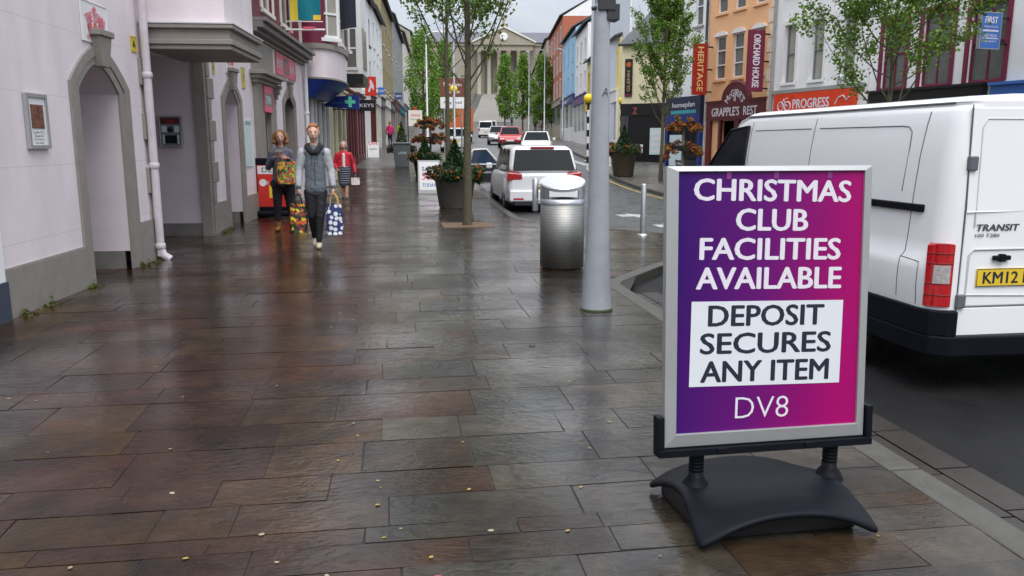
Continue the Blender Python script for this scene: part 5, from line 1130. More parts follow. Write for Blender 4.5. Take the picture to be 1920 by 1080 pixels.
def inset(y):
    if y < .13: t = 1 - y / .13; return .13 * (1 - math.sqrt(max(0, 1 - t * t)))
    if y > 3.9: return .16 * ((y - 3.9) / .97) ** 2
    return 0
ys = [0, .004, .014, .03, .055, .09, .13, .5, 1.0, 1.7, 2.4, 3.0, 3.1, 3.22, 3.35, 3.5, 3.68, 3.86, 4.02, 4.18, 4.4, 4.62, 4.74, 4.81, 4.85, 4.87]
v = []; nr = len(ring)
for y in ys:
    e = inset(y) + (.0 if y > 0 else 0); zt = ztop(y)
    for x, z in ring:
        zz = z if z < .8 else .8 + (z - .8) * (zt - .8) / (1.995 - .8)
        xx = e + x * (VW - 2 * e) / VW
        if y < .13: zz -= (inset(y) * .35 if z > 1.9 else 0)
        v.append((xx, y + (.03 * max(0, (z - 1.2)) if y < .2 else 0), zz))
mb = MB(); fs = []; 
for i in range(len(ys) - 1):
    for k in range(nr - 1):
        a = v[i * nr + k]; c = v[(i + 1) * nr + k + 1]; xm = (a[0] + c[0]) / 2; zm = (a[2] + c[2]) / 2
        gl = 3.35 <= ys[i] < 4.1 and .17 < xm < VW - .17 and zm > 1.15
        mb.add([v[i * nr + k], v[i * nr + k + 1], v[(i + 1) * nr + k + 1], v[(i + 1) * nr + k]], [(0, 1, 2, 3)], 1 if gl else 0, True)
mb.add(v[:nr], [tuple(range(nr))], 0); mb.add(v[-nr:], [tuple(range(nr))], 0)
mb.add([v[i * nr] for i in range(len(ys))] + [v[i * nr + nr - 1] for i in range(len(ys))], [(i, i + 1, len(ys) + i + 1, len(ys) + i) for i in range(len(ys) - 1)], 2)
ob = mb.build("body", [VANW, GLASS, CARD], van)
bm = bmesh.new(); bm.from_mesh(ob.data); bmesh.ops.remove_doubles(bm, verts=bm.verts, dist=1e-4); bmesh.ops.recalc_face_normals(bm, faces=bm.faces)
for e in bm.edges:
    if len(e.link_faces) == 2 and e.calc_face_angle(0) > radians(38): e.smooth = False
bm.to_mesh(ob.data); bm.free()
def sx(z):   # side surface x at height z
    for (a, b), (c, d) in zip(half, half[1:]):
        if b <= z <= d and d > b: return a + (c - a) * (z - b) / (d - b)
    return .1
def side(y, z, o=.0): return (sx(z) - o, y + (.03 * max(0, z - 1.2) if y < .2 else 0), z)
def seam(par, pts, r=.0035, m=None, name="seam"): mb = MB(); mb.tube(pts, r, 6); return mb.build(name, m or SEAM, par)
zz = [.6, .7, .8, .86, .905, 1.0, 1.3, 1.55, 1.74, 1.83]
seam(van, [side(.37 - .03 * (z - .6), z) for z in zz]); seam(van, [side(1.78, z) for z in zz]); seam(van, [side(2.98, z) for z in zz])
zz2 = [z for z in zz if z <= 1.0]; seam(van, [side(.16, z) for z in (.58, .7, .8, .86)] + [side(.37, .87)])
pl_ = [side(.48, 1.30, 0), side(.47, 1.6), side(.48, 1.70), side(.52, 1.735), side(.6, 1.742), side(1.7, 1.746)]; seam(van, pl_, .004); seam(van, [side(1.84, 1.746), side(2.9, 1.746)], .004)
# dark tube painting the shade in the roof gutter groove
mb = MB(); mb.tube([(.146, .14, 1.877), (.146, 3.15, 1.880)], .007, 8); mb.build("gutter_shade_line", SEAM, van)
mb = MB(); mb.hexa([(.03, .22, 1.178), (.07, .22, 1.178), (.07, 1.72, 1.178), (.03, 1.72, 1.178), (.028, .22, 1.228), (.07, .22, 1.228), (.07, 1.72, 1.228), (.028, 1.72, 1.228)]); mb.build("door_rail", BLACK, van, bevel=.008)
mb = MB(); q = [(3.03, 1.31), (3.80, 1.31), (3.86, 1.40), (3.42, 1.76), (3.03, 1.79)]
mb.add([(sx(min(z, 1.82)) - .024, y, z) for y, z in q] + [(VW - sx(min(z, 1.82)) + .024, y, z) for y, z in q], [(0, 1, 2, 3, 4), (5, 6, 7, 8, 9)]); mb.build("cab_window", CARGLASS, van)
mb = MB(); mb.tube([(sx(z) - .022, y, z) for y, z in q + q[:1]], .016, 6); mb.build("window_rubber", BLACK, van)
# rear face: left and right doors
RY = lambda z: .03 * max(0, z - 1.2)
def rear(x, z, o=0.0): return (x, RY(z) - o, z)
for s, (xa, xb) in (("l", (.185, .982)), ("r", (.988, 1.785))):
    mb = MB(); mb.hexa([(xa, -.004, .385), (xb, -.004, .385), (xb, .02, .385), (xa, .02, .385), (xa, -.004, .575), (xb, -.004, .575), (xb, .02, .575), (xa, .02, .575)]); 
    mb.hexa([(xa, -.005, .585), (xb, -.005, .585), (xb, .02, .585), (xa, .02, .585), (xa, -.005, 1.2), (xb, -.005, 1.2), (xb, .02, 1.2), (xa, .02, 1.2)])
    mb.hexa([(xa, -.005, 1.2), (xb, -.005, 1.2), (xb, .03, 1.2), (xa, .03, 1.2), (xa, .014, 1.845), (xb, .014, 1.845), (xb, .05, 1.845), (xa, .05, 1.845)])
    d = mb.build("rear_door", VANW, van, bevel=.006)
    xm = (xa + xb) / 2
    seam(d, [rear(xa + .07, 1.1, .007), rear(xa + .07, 1.72, .007), rear(xa + .1, 1.775, .007), rear(xb - .1, 1.775, .007), rear(xb - .07, 1.72, .007), rear(xb - .07, 1.1, .007)], .004, mat("press_line", (.5, .51, .53), .5), "press_line")
    seam(d, [rear(xa + .05, .66, .006), rear(xa + .05, .92, .006), rear(xa + .08, .955, .006), rear(xb - .03, .955, .006)], .006, MC["press_line"], "press_line"); seam(d, [rear(xa + .05, .66, .006), rear(xb - .03, .64, .006)], .006, MC["press_line"], "press_line")
    mb = MB(); hx = xa + .015 if s == "l" else xb - .015
    for z in (1.50, .62):
        mb.box(hx - .03, hx + .03, -.028 + RY(z), .02, z - .045, z + .045)
    mb.build("hinge", BLACK if s == "r" else mat("hinge_paint", (.10, .11, .13), .4), d, bevel=.008)
    if s == "l":
        text("TRANSIT", .30, .042, d, (.185 + .235, -.0068, 1.095), 0, mat("chrome_badge", (.10, .11, .13), .3, .6), .035, shear=.12); text("100 T280", .17, .022, d, (.185 + .165, -.0068, 1.045), 0, MC["chrome_badge"], .01)
        mb = MB(); mb.box(.40, .52, -.03, -.004, .885, .915); mb.box(.44, .48, -.035, -.004, .875, .925); mb.build("handle", BLACK, d, bevel=.006)
        mb = MB(); mb.box(.30, .82, -.014, -.005, .715, .83); p_ = mb.build("number_plate", PLATE, d); text("KM12 FK", .40, .075, p_, (.30 + .245, -.0155, .772), 0, INK, .02)
        seam(p_, [(.302, -.0145, .717), (.818, -.0145, .717), (.818, -.0145, .828), (.302, -.0145, .828), (.302, -.0145, .717)], .0022, INK, "plate_border")
    else:
        mb = MB(); mb.box(1.2, 1.32, -.03, -.004, .885, .915); mb.build("handle", BLACK, d, bevel=.006)
seam(van, [(.182, -.001, z) if z < 1.2 else (.182, RY(z) - .001, z) for z in (.4, .6, 1.2, 1.86)], .005); seam(van, [(.182, -.001, .58), (1.78, -.001, .58)], .004)
for sgn in (0, 1):      # corner lamps
    def cl_(a, r, z): x = .13 - r * cos(a); y = .13 - r * sin(a); return ((x if not sgn else VW - x), y, z)
    tl = None
    for k, (z0, z1, mm) in enumerate(((.585, .995, TAIL), (.735, .855, CLEAR))):
        mb = MB(); A_ = [radians(22 + 68 * q / 10) for q in range(11)] if k == 0 else [radians(42 + 40 * q / 8) for q in range(9)]
        r1 = .142 if k == 0 else .146; n_ = len(A_)
        v = [cl_(a, r1, z0) for a in A_] + [cl_(a, r1, z1 - (.05 * (q / (n_ - 1) - .6) ** 2 if k == 0 else 0)) for q, a in enumerate(A_)] + [cl_(a, .11, z0) for a in A_] + [cl_(a, .11, z1) for a in A_]
        mb.add(v, [(i, i + 1, n_ + i + 1, n_ + i) for i in range(n_ - 1)] + [(n_ + i, n_ + i + 1, 3 * n_ + i + 1, 3 * n_ + i) for i in range(n_ - 1)] + [(2 * n_ + i, 2 * n_ + i + 1, i + 1, i) for i in range(n_ - 1)] + [(0, n_, 3 * n_, 2 * n_), (n_ - 1, 2 * n_ - 1, 4 * n_ - 1, 3 * n_ - 1)], 0)
        if k == 0: tl = mb.build("tail_lamp", mm, van)
        else: mb.build("clear_lens", mm, tl)
    mb = MB()
    for z in (.66, .735, .865, .93):
        A_ = [radians(24 + 64 * q / 8) for q in range(9)]; mb.tube([cl_(a, .1435, z) for a in A_], .0035, 5)
    mb.build("lens_rib", mat("dark_red_rib", (.16, .004, .006), .4), tl)
mb = MB(); out = [(-.012, .78), (-.012, .13), (.02, .02), (.12, -.055), (.985, -.075), (VW - .12, -.055), (VW - .02, .02), (VW + .012, .13), (VW + .012, .78), (VW - .15, .78), (VW - .15, .1), (.15, .1), (.15, .78)]
mb.prism(out, lambda a, b, d: (a, b, d), .26, .395); mb.prism([(-.010, .78), (-.010, .13), (.015, .03), (.10, -.035), (.175, -.045), (.175, .1), (.12, .14), (.12, .78)], lambda a, b, d: (a, b, d), .39, .562); mb.prism([(VW + .010, .78), (VW + .010, .13), (VW - .015, .03), (VW - .10, -.035), (VW - .175, -.045), (VW - .175, .1), (VW - .12, .14), (VW - .12, .78)], lambda a, b, d: (a, b, d), .39, .562)
mb.build("rear_bumper", BLACK, van, bevel=.012)
mb = MB(); mb.box(-.006, .12, .8, 4.2, .34, .56); mb.build("sill_shade_strip", BLACK, van, bevel=.01)  # black strip painting the shade below the white side
mb = MB(); mb.box(.12, VW - .12, .15, 4.6, .22, .40); mb.box(.9, 1.05, .4, .9, .18, .3); mb.build("underbody", BLACKM, van)
for y in (1.0, 3.95):
    for x in (.13, VW - .13): wheel(van, (x, y, .325), .325, .2)
mb = MB(); mb.box(.35, VW - .35, 3.0, 3.2, 1.0, 1.55); mb.build("cab_seat", DARKG, van)

# ---- cars
def car(label, loc, rz, L_, W, H, paint, belt=.92, hood=1.0, tail=.0, rearlean=.28, front=.75, sill=.20, roofw=.74, group=None, door=False, bev=.07, cat="car", tl=None):
    c = thing("parked_car" if cat == "car" else cat, label, "car", loc, rz, group); w = W / 2
    st = [(-L_ / 2, .45, belt * .92, .86), (-L_ / 2 + .05, .32, belt * .98, .94), (-L_ / 2 + .35, sill, belt, 1), (-L_ / 4, sill, belt, 1), (L_ / 4 - .2, sill, belt * .99, 1), (L_ / 2 - hood, sill, belt * .98, 1), (L_ / 2 - .45, sill, belt * .86, .97), (L_ / 2 - .08, .28, belt * .72, .88), (L_ / 2, .38, belt * .60, .78)]
    v = []; n = 0
    for y, zb, zt, k in st:
        R = [(.80 * w * k, zb), (.97 * w * k, zb + .10), (w * k, (zb + zt) / 2), (.975 * w * k, zt - .08), (.92 * w * k, zt), (.5 * w * k, zt + .015)]; R = R + [(-x, z) for x, z in R[::-1]]; n = len(R); v += [(x, y, z) for x, z in R]
    mb = MB(); mb.add(v, [(i * n + k, i * n + (k + 1) % n, (i + 1) * n + (k + 1) % n, (i + 1) * n + k) for i in range(len(st) - 1) for k in range(n)], 0, True); mb.add(v[:n], [tuple(range(n))[::-1]]); mb.add(v[-n:], [tuple(range(n))])
    mb.build("body", paint, c, bevel=.02)
    rb0, rb1 = -L_ / 2 + .06 + tail, L_ / 2 - hood + .05; rt0, rt1 = rb0 + rearlean, rb1 - front; bw, tw = w * .93, w * roofw
    B = [(-bw, rb0, belt - .01), (bw, rb0, belt - .01), (bw * .97, rb1, belt - .02), (-bw * .97, rb1, belt - .02)]; T = [(-tw, rt0, H - .03), (tw, rt0, H - .03), (tw * .96, rt1, H), (-tw * .96, rt1, H)]
    g = MB(); g.hexa(B + T); g.build("cabin", paint, c, bevel=bev, seg=4)
    def pane(a, b, cc, d, fx, fz0, fz1, name="window", o=.008, fx1=None):
        a, b, cc, d = map(Vector, (a, b, cc, d)); nn = (b - a).cross(d - a).normalized(); ctr = (a + b + cc + d) / 4
        if nn.dot(ctr - Vector((0, 0, ctr.z))) < 0: nn = -nn
        fx1 = 1 - fx if fx1 is None else fx1
        P = lambda s, t: a.lerp(b, s).lerp(d.lerp(cc, s), t) + nn * o
        m_ = MB(); m_.add([P(fx, fz0), P(fx1, fz0), P(fx1 - .015, fz1), P(fx + .015, fz1)], [(0, 1, 2, 3)]); return m_.build(name, CARGLASS, c, fix=False)
    pane(B[0], B[1], T[1], T[0], .05, .10, .86, "rear_window"); pane(B[3], B[2], T[2], T[3], .05, .08, .92, "windscreen")
    for (p, q, r_, s_) in ((B[0], B[3], T[3], T[0]), (B[1], B[2], T[2], T[1])):
        for (f0, f1) in ((.06, .32), (.345, .64), (.665, .95)): pane(p, q, r_, s_, f0, .10, .88, "side_window", .008, f1)
    for s in (-1, 1):
        m_ = MB(); m_.box(s * w * .93 - .17 if s > 0 else s * w * .93 - .02, s * w * .93 + .02 if s > 0 else s * w * .93 + .17, -L_ / 2 - .012, -L_ / 2 + .16, belt * .72, belt * .98) if not tl else m_.hexa([(s * q, y, z) for y_ in (0,) for (q, y, z) in ((w - tl[0], -L_ / 2 - .02, tl[1] + .03), (w - .01, -L_ / 2 - .0, tl[1]), (w - .0, -L_ / 2 + .26, tl[1] + .05), (w - tl[0], -L_ / 2 + .2, tl[1] + .03), (w - tl[0], -L_ / 2 - .02, tl[2] - .03), (w - .02, -L_ / 2 + .0, tl[2]), (w - .004, -L_ / 2 + .25, tl[2] + .02), (w - tl[0], -L_ / 2 + .2, tl[2] - .03))]); m_.build("tail_lamp", TAIL, c, bevel=.02)
        m_ = MB(); m_.box(s * w * .66 - .16, s * w * .66 + .16, L_ / 2 - .14, L_ / 2 + .0, belt * .55, belt * .70); m_.build("headlight", CLEAR, c, bevel=.03)
        m_ = MB(); m_.box(s * (w + .10) - .08, s * (w + .10) + .08, rb1 - .45, rb1 - .33, belt + .02, belt + .17); m_.build("wing_mirror", paint, c, bevel=.03)
        for y in (-L_ / 2 + .82, L_ / 2 - .86): wheel(c, (s * (w - .11), y, .31), .31, .2)
    m_ = MB(); m_.box(-w * .93, w * .93, -L_ / 2 - .05, -L_ / 2 + .1, .30, .56); bp = m_.build("rear_bumper", paint, c, bevel=.03)
    m_ = MB(); m_.box(-w * .8, w * .8, -L_ / 2 - .03, L_ / 2 - .02, .2, .32); m_.build("underbody", CARD, c, bevel=.02)
    m_ = MB(); m_.box(-.26, .26, -L_ / 2 - .056, -L_ / 2 - .05, .62 if 0 else .60, .71); m_.build("number_plate", PLATE, c)
    m_ = MB(); m_.box(-.26, .26, L_ / 2 - .03, L_ / 2 + .012, .42, .53); m_.build("number_plate", WHITE, c); m_ = MB(); m_.box(-w * .55, w * .55, L_ / 2 - .06, L_ / 2 + .006, .30, .40); m_.build("grille", CARD, c)
    return c
mpv = car("off white people carrier seen from behind parked ahead of the steel bin", (3.56, 20.85, GZ(20) - .103), radians(-1.5), 4.75, 1.78, 1.60, VANW, belt=.95, hood=1.05, rearlean=.36, roofw=.82, bev=.17, tl=(.36, .78, .97))
mb = MB(); mb.box(-.28, .28, -2.02, -1.9, 1.52, 1.555); mb.build("brake_lamp", TAIL, mpv)
mb = MB()
for s in (-1, 1): mb.box(s * .62 - .12, s * .62 + .12, -2.43, -2.41, .34, .38)
mb.build("reflector", TAIL, mpv)
c2 = car("white car with its near side door standing open ahead of the people carrier", (4.38, 26.6, GZ(25.5) - .11), radians(-2), 4.3, 1.76, 1.46, CARW, belt=.92)
dr = MB(); dw = 1.05   # open door: hinge at its front edge, swung out towards the pavement
dr.hexa([(-dw, -.03, .28), (0, -.03, .28), (0, .04, .28), (-dw, .04, .28), (-dw, -.05, .92), (0, -.05, .92), (0, .05, .92), (-dw, .05, .92)], 0); 
dd = dr.build("open_door", CARW, c2, (-.88, -.1, 0), (0, 0, radians(12)), bevel=.02)
q = MB(); q.box(-dw + .07, -.05, -.065, -.052, .34, .90); q.build("door_lining", CARD, dd); q = MB(); q.tube([(-dw + .02, 0, .92), (-dw + .07, 0, 1.28), (-dw + .16, 0, 1.38), (-.45, 0, 1.40), (-.02, 0, .95)], .03, 8); q.build("window_frame", CARW, dd)
q = MB(); q.add([(-dw + .06, 0, .93), (-.06, 0, .93), (-.45, 0, 1.37), (-dw + .17, 0, 1.36)], [(0, 1, 2, 3)]); q.build("pane", mat("door_glass", (.03, .05, .09), .05, spec=.8), dd)
q = MB(); q.box(-.72, -.3, -.085, -.065, .62, .68); q.build("door_handle", CARS, dd); q = MB(); q.box(-dw + .1, -dw + .3, -.075, -.06, .36, .43); q.build("reflector", TAIL, dd)
car("bright red car driving towards us in the middle distance", (8.35, 57.5, GZ(57.5) - .11), pi - radians(8), 4.0, 1.72, 1.45, CARR, belt=.88, hood=.95)
car("dark grey car behind the red one on the road", (8.6, 66, GZ(66) - .11), pi - radians(8), 4.2, 1.74, 1.46, CARS, belt=.9)
car("white parked car beyond the people carrier", (8.15, 45.5, GZ(45.5) - .11), pi - radians(12), 4.2, 1.75, 1.42, CARW, belt=.9)
car("white taxi like car with a cream roof far uphill before the steps", (11.3, 98, GZ(98) - .11), radians(-8), 4.4, 1.8, 1.95, CARW, belt=1.05, hood=.9, roofw=.85)
car("tall white car climbing the hill far up the street", (12.8, 106, GZ(106) - .11), pi - radians(8), 4.6, 1.85, 1.9, CARW, belt=1.0, roofw=.85)
car("pale car parked at the kerb behind the planters", (3.9, 50.5, GZ(50.5) - .11), radians(-6), 4.2, 1.74, 1.48, CARW, belt=.9)
lr = thing("box_lorry", "small lorry with an orange box body far along the kerb", "lorry", (6.2, 74, GZ(74) - .1), radians(-6))
mb = MB(); mb.box(-1.15, 1.15, -2.5, 2.2, .9, 3.0); mb.build("box_body", mat("orange_paint", (.62, .13, .03), .4), lr, bevel=.03); mb = MB(); mb.box(-1.0, 1.0, 2.25, 3.9, .5, 2.3); mb.build("cab", CARW, lr, bevel=.08); mb = MB(); mb.box(-1.1, 1.1, -2.55, 2.2, .55, .88); mb.build("chassis", CARD, lr)
for y in (-1.5, 3.0):
    for x in (-.9, .9): wheel(lr, (x, y, .42), .42, .26)

# ================================================================ boards, posts, crossing beacons
def beacon(label, x, y, h=3.1, r=.17, striped=True, m=None):
    b = thing("crossing_beacon", label, "beacon", (x, y, GZ(y))); mb = MB(); n = 10; hh = h - r * .9
    for k in range(n): mb.lathe([(.055, hh * k / n), (.055, hh * (k + 1) / n)], n=14, mi=k % 2 if striped else 0, cap=False)
    mb.build("striped_post" if striped else "post", [WHITE, BLACKM] if striped else STEEL, b); mb = MB(); mb.ball((0, 0, h), (r, r, r), 20, 14); mb.build("globe", BEL, b)
    mb = MB(); mb.lathe([(.09, 0), (.12, .03), (.09, .06)], (0, 0, h - r - .03), 16); mb.build("collar", BLACKM, b); return b
beacon("amber globe beacon on a banded post by the zebra crossing", 8.35, 34.2, 3.0, .21); beacon("amber globe beacon before the cream corner house", 11.55, 40.3, 3.0, .17); beacon("amber globe beacon on a pale pole behind the near planter", 3.3, 43.5, 3.55, .21, False)
def post(label, x, y, h, r=.05, m=None, arm=0, name="lamp_post"):
    p = thing(name, label, "lamp post", (x, y, GZ(y))); mb = MB(); mb.lathe([(r * 1.5, 0), (r * 1.5, 1.0), (r, 1.05), (r * .7, h)], n=12); mb.build("pole", m or STEEL, p)
    mb = MB(); mb.tube([(0, 0, h - .05), (arm * .5, 0, h + .15), (arm, 0, h + .18)], r * .6, 8); mb.box(min(arm, arm * 1.6), max(arm, arm * 1.6), -.12, .12, h + .12, h + .24); mb.build("lamp_head", m or STEEL, p); return p
post("slim white lamp post before the dense tree by the square bin", 2.0, 46, 6.5, .05, WHITE, .7); post("slim pale lamp post beside the kerb before the people carrier", 3.1, 40.5, 8.8, .055, STEEL, .8)
post("left pale lamp post among the courthouse trees", 16.9, 100, 10, .10, STEEL, -.3); post("right pale lamp post among the courthouse trees", 16.2, 86, 9, .09, STEEL, -.3); post("pale lamp post by the blue fascia", 14.4, 68, 7.5, .07, STEEL, -.4)
ds = thing("direction_sign", "brown and white road direction sign on two poles over the kerb behind the amber globe", "road sign", (3.55, 47.5, GZ(47.5)), radians(-4))
mb = MB()
for x in (-.5, .5): mb.lathe([(.05, 0), (.05, 4.2)], (x, .05, 0), 12)
mb.build("pole", STEEL, ds); mb = MB(); mb.box(-.72, .72, -.03, .03, 3.2, 4.25); mb.build("brown_panel", mat("sign_brown", (.17, .05, .03), .5), ds); mb = MB(); mb.box(-.72, .72, -.03, .03, 2.55, 3.18); mb.build("white_panel", WHITE, ds)
text("Town Centre", 1.1, .2, ds, (0, -.033, 3.9), 0, PCREAM, .01); text("Museum", .8, .2, ds, (0, -.033, 3.5), 0, PCREAM, .01); text("Ring Road", 1.0, .18, ds, (0, -.033, 2.87), 0, INK, .01)
ib = thing("information_board", "cream square information board on dark posts behind the square bin", "notice board", (1.3, 45, GZ(45)))
mb = MB(); mb.box(-.38, .38, -.03, .03, 1.6, 2.45); mb.build("panel", PCREAM, ib); mb = MB(); mb.box(-.43, -.38, -.04, .04, 0, 2.5); mb.box(.38, .43, -.04, .04, 0, 2.5); mb.build("post", BLACKM, ib); text("OMAGH", .5, .13, ib, (0, -.033, 2.18), 0, PINKS, .02); text("High Street", .5, .1, ib, (0, -.033, 1.95), 0, INK, .0)
mb = MB(); mb.box(-.08, .08, -.035, .035, 2.45, 2.6); mb.build("emblem", REDS, ib)
# red forecourt board behind the woman
rbd = thing("forecourt_board", "red poster board in a black wheeled frame behind the woman with the phone", "sign", (-2.46, 17.5, 0), radians(-3)); 
mb = MB(); w_, h_ = .82, 1.22
mb.box(-w_ / 2, -w_ / 2 + .05, -.03, .03, .16, h_); mb.box(w_ / 2 - .05, w_ / 2, -.03, .03, .16, h_); mb.box(-w_ / 2 + .05, w_ / 2 - .05, -.03, .03, h_ - .13, h_); mb.box(-w_ / 2 + .05, w_ / 2 - .05, -.03, .03, .16, .22); mb.build("frame", BLACK, rbd, bevel=.02)
mb = MB(); mb.box(-w_ / 2 - .02, -w_ / 2, -.035, .035, .1, h_ - .02); mb.build("side_rail", ALU, rbd); mb = MB(); mb.box(-w_ / 2 + .05, w_ / 2 - .05, -.012, .012, .22, h_ - .13); pp = mb.build("poster", REDS, rbd)
mb = MB(); mb.box(-.34, .34, -.016, -.0125, .90, 1.07); mb.build("white_band", WHITE, pp); text("DEALS", .5, .1, pp, (0, -.0175, .985), 0, STONE_D, .03)
mb = MB(); mb.lathe([(.001, 0), (.075, 0), (.075, .003)], n=18); mb.build("disc", WHITE, pp, (-.24, -.0125, .72), (pi / 2, 0, 0)); mb = MB(); mb.box(-.12, .14, -.016, -.0125, .40, .66); mb.build("yellow_box", YELLOW, pp); text("2 for 1", .3, .07, pp, (-.02, -.0175, .72), 0, WLET, .02)
mb = MB(); mb.box(-w_ / 2 - .04, w_ / 2 + .04, -.25, .25, .02, .14); mb.build("base", BLACK, rbd, bevel=.04)
def aboard(label, x, y, w, h, m, fr=None, rz=0, lines=()):
    a = thing("pavement_board", label, "sign", (x, y, GZ(y)), rz); mb = MB(); sp_ = .22
    for s in (-1, 1): mb.hexa([(-w / 2, s * sp_ - .015, 0), (w / 2, s * sp_ - .015, 0), (w / 2, s * sp_ + .015, 0), (-w / 2, s * sp_ + .015, 0), (-w / 2, s * .03 - .015, h), (w / 2, s * .03 - .015, h), (w / 2, s * .03 + .015, h), (-w / 2, s * .03 + .015, h)])
    mb.build("frame", fr or ALU, a); th = math.atan2(sp_ - .03, h); mb = MB(); mb.box(-w / 2 + .04, w / 2 - .04, -.004, 0, .10, h / cos(th) - .05); p = mb.build("poster", m, a, (0, -sp_ - .017, 0), (-th, 0, 0))
    for (s_, z, ww, hh, c) in lines: text(s_, ww, hh, p, (0, -.0055, z), 0, c, .02)
    return a
aboard("white poster board with blue and pink figures in front of the bronze planter", 1.08, 24.6, .66, .98, WHITE, ALU, 0, (("SALE", .74, .42, .12, ROYAL), ("50%", .52, .42, .22, PINKS), ("TODAY", .25, .42, .1, SBLUE)))
aboard("small white and red pavement board on the pavement before the cafe shop", -1.0, 43.5, .58, .80, WHITE, WHITE, .1, (("CAFE", .75, .5, .16, REDS), ("open", .42, .4, .14, STONE)))
bh = thing("street_bench", "low dark bench beside the flower tower across the road", "bench", (10.6, 28.2, GZ(28.2)), radians(80)); mb = MB()
for k in range(4): mb.box(-.8, .8, -.25 + k * .13, -.15 + k * .13, .42, .46)
mb.build("seat", DARKG, bh); mb = MB(); mb.box(-.8, .8, .24, .28, .55, .65); mb.box(-.8, .8, .26, .3, .7, .8); mb.build("backrest", DARKG, bh)
for x in (-.65, .65): mb = MB(); mb.box(x - .03, x + .03, -.22, .26, 0, .42); mb.box(x - .03, x + .03, .24, .3, .4, .8); mb.build("leg", STEEL, bh)
hedge = thing("planted_trough", "long low trough of green leaves in front of the maroon windowed house", "planter", (12.6, 18.4, 0), RZ + pi / 2); mb = MB(); mb.box(-1.7, 1.7, -.25, .25, 0, 1.0); mb.build("trough", BLACKM, hedge); mb = MB(); rg = random.Random(6)
for k in range(30): leaf_cloud(mb, (-1.65 + 3.3 * k / 29, 0, 1.5 + rg.gauss(0, .08)), (.22, .25, .9), 90, .09, rg)
mb.build("foliage", LG2, hedge, fix=False)
# ================================================================ people
def person(name_label, loc, rz, bones, mats, group=None, vox=.009, hair=None, hairm=None, extra=(), nofix=False):
    """bones: (p0, p1, r0, r1, material index[, flat]) -> capsules fused by a voxel remesh into one continuous skin"""
    root = thing("person", name_label, "person", loc, rz)
    def fuse(bs, v):
        mb = MB()
        for b in bs:
            p0, p1, r0, r1 = Vector(b[0]), Vector(b[1]), b[2], b[3]; n = 6
            sq = b[5] if len(b) > 5 else (1, 1, 1)
            c = (p0 + p1) / 2; t0 = MB()
            if (p1 - p0).length < 1e-4: t0.ball(p0, (r0 * sq[0], r0 * sq[1], r0 * sq[2]), 16, 12)
            else:
                L_ = (p1 - p0); pts = []; rs = []
                u = L_.normalized()
                for k in range(5): a = -pi / 2 + pi / 2 * k / 4 * .999 + .02; pts.append(p0 + u * r0 * sin(a)); rs.append(max(.001, r0 * cos(a)))
                for k in range(1, 4): pts.append(p0.lerp(p1, k / 4)); rs.append(r0 + (r1 - r0) * k / 4)
                for k in range(5): a = pi / 2 * k / 4 * .98; pts.append(p1 + u * r1 * sin(a)); rs.append(max(.001, r1 * cos(a)))
                t0.tube(pts, rs, 14)
                if sq != (1, 1, 1): t0.v = [((x - c.x) * sq[0] + c.x, (y - c.y) * sq[1] + c.y, (z - c.z) * sq[2] + c.z) for x, y, z in t0.v]
            mb.add(t0.v, t0.f, 0, True)
        me = mb.mesh("fuse", []); o = bpy.data.objects.new("fuse", me); COL.objects.link(o)
        bm = bmesh.new(); bm.from_mesh(me); bmesh.ops.recalc_face_normals(bm, faces=bm.faces); bm.to_mesh(me); bm.free()
        r = o.modifiers.new("r", 'REMESH'); r.mode = 'VOXEL'; r.voxel_size = v; s = o.modifiers.new("s", 'SMOOTH'); s.factor = .5; s.iterations = 2
        dg = bpy.context.evaluated_depsgraph_get(); out = bpy.data.meshes.new_from_object(o.evaluated_get(dg)); bpy.data.objects.remove(o)
        out.polygons.foreach_set("use_smooth", [True] * len(out.polygons)); return out
    me = fuse(bones, vox); me.name = "body"; me.materials.clear()
    for m in mats: me.materials.append(m)
    B = []
    for b in bones: B.append((Vector(b[0]), Vector(b[1]), b[2], b[3], b[4], b[5] if len(b) > 5 else (1, 1, 1)))
    mi = []
    for p in me.polygons:
        c = p.center; best = 9; bi = 0
        for p0, p1, r0, r1, m, sq in B:
            mid = (p0 + p1) / 2; q = Vector([(c[i] - mid[i]) / sq[i] + mid[i] for i in range(3)]); d = p1 - p0; L2 = d.length_squared
            t = 0 if L2 < 1e-8 else max(0, min(1, (q - p0).dot(d) / L2)); dist = (q - (p0 + d * t)).length - (r0 + (r1 - r0) * t)
            if dist < best: best = dist; bi = m
        mi.append(bi)
    me.polygons.foreach_set("material_index", mi)
    from mathutils import noise          # creases in the cloth
    cloth = [0] * len(me.vertices)
    for p in me.polygons:
        nm = mats[p.material_index].name
        if not any(k in nm for k in ("skin", "eye", "lips", "shoe", "boot")):
            for i in p.vertices: cloth[i] = 1
    nrm = [v.normal.copy() for v in me.vertices]
    for v, k, nn in zip(me.vertices, cloth, nrm):
        if k: c = v.co; v.co = c + nn * (.0045 * noise.noise(Vector((c.x * 9, c.y * 9, c.z * 16 + c.x * 8))) + .003 * noise.noise(Vector((c.x * 24, c.y * 24, c.z * 38 - c.x * 20))))
    me.update()
    link("body", me, root)
    if hair: h = fuse(hair, vox); h.name = "hair"; h.materials.clear(); h.materials.append(hairm); link("hair", h, root)
    return root
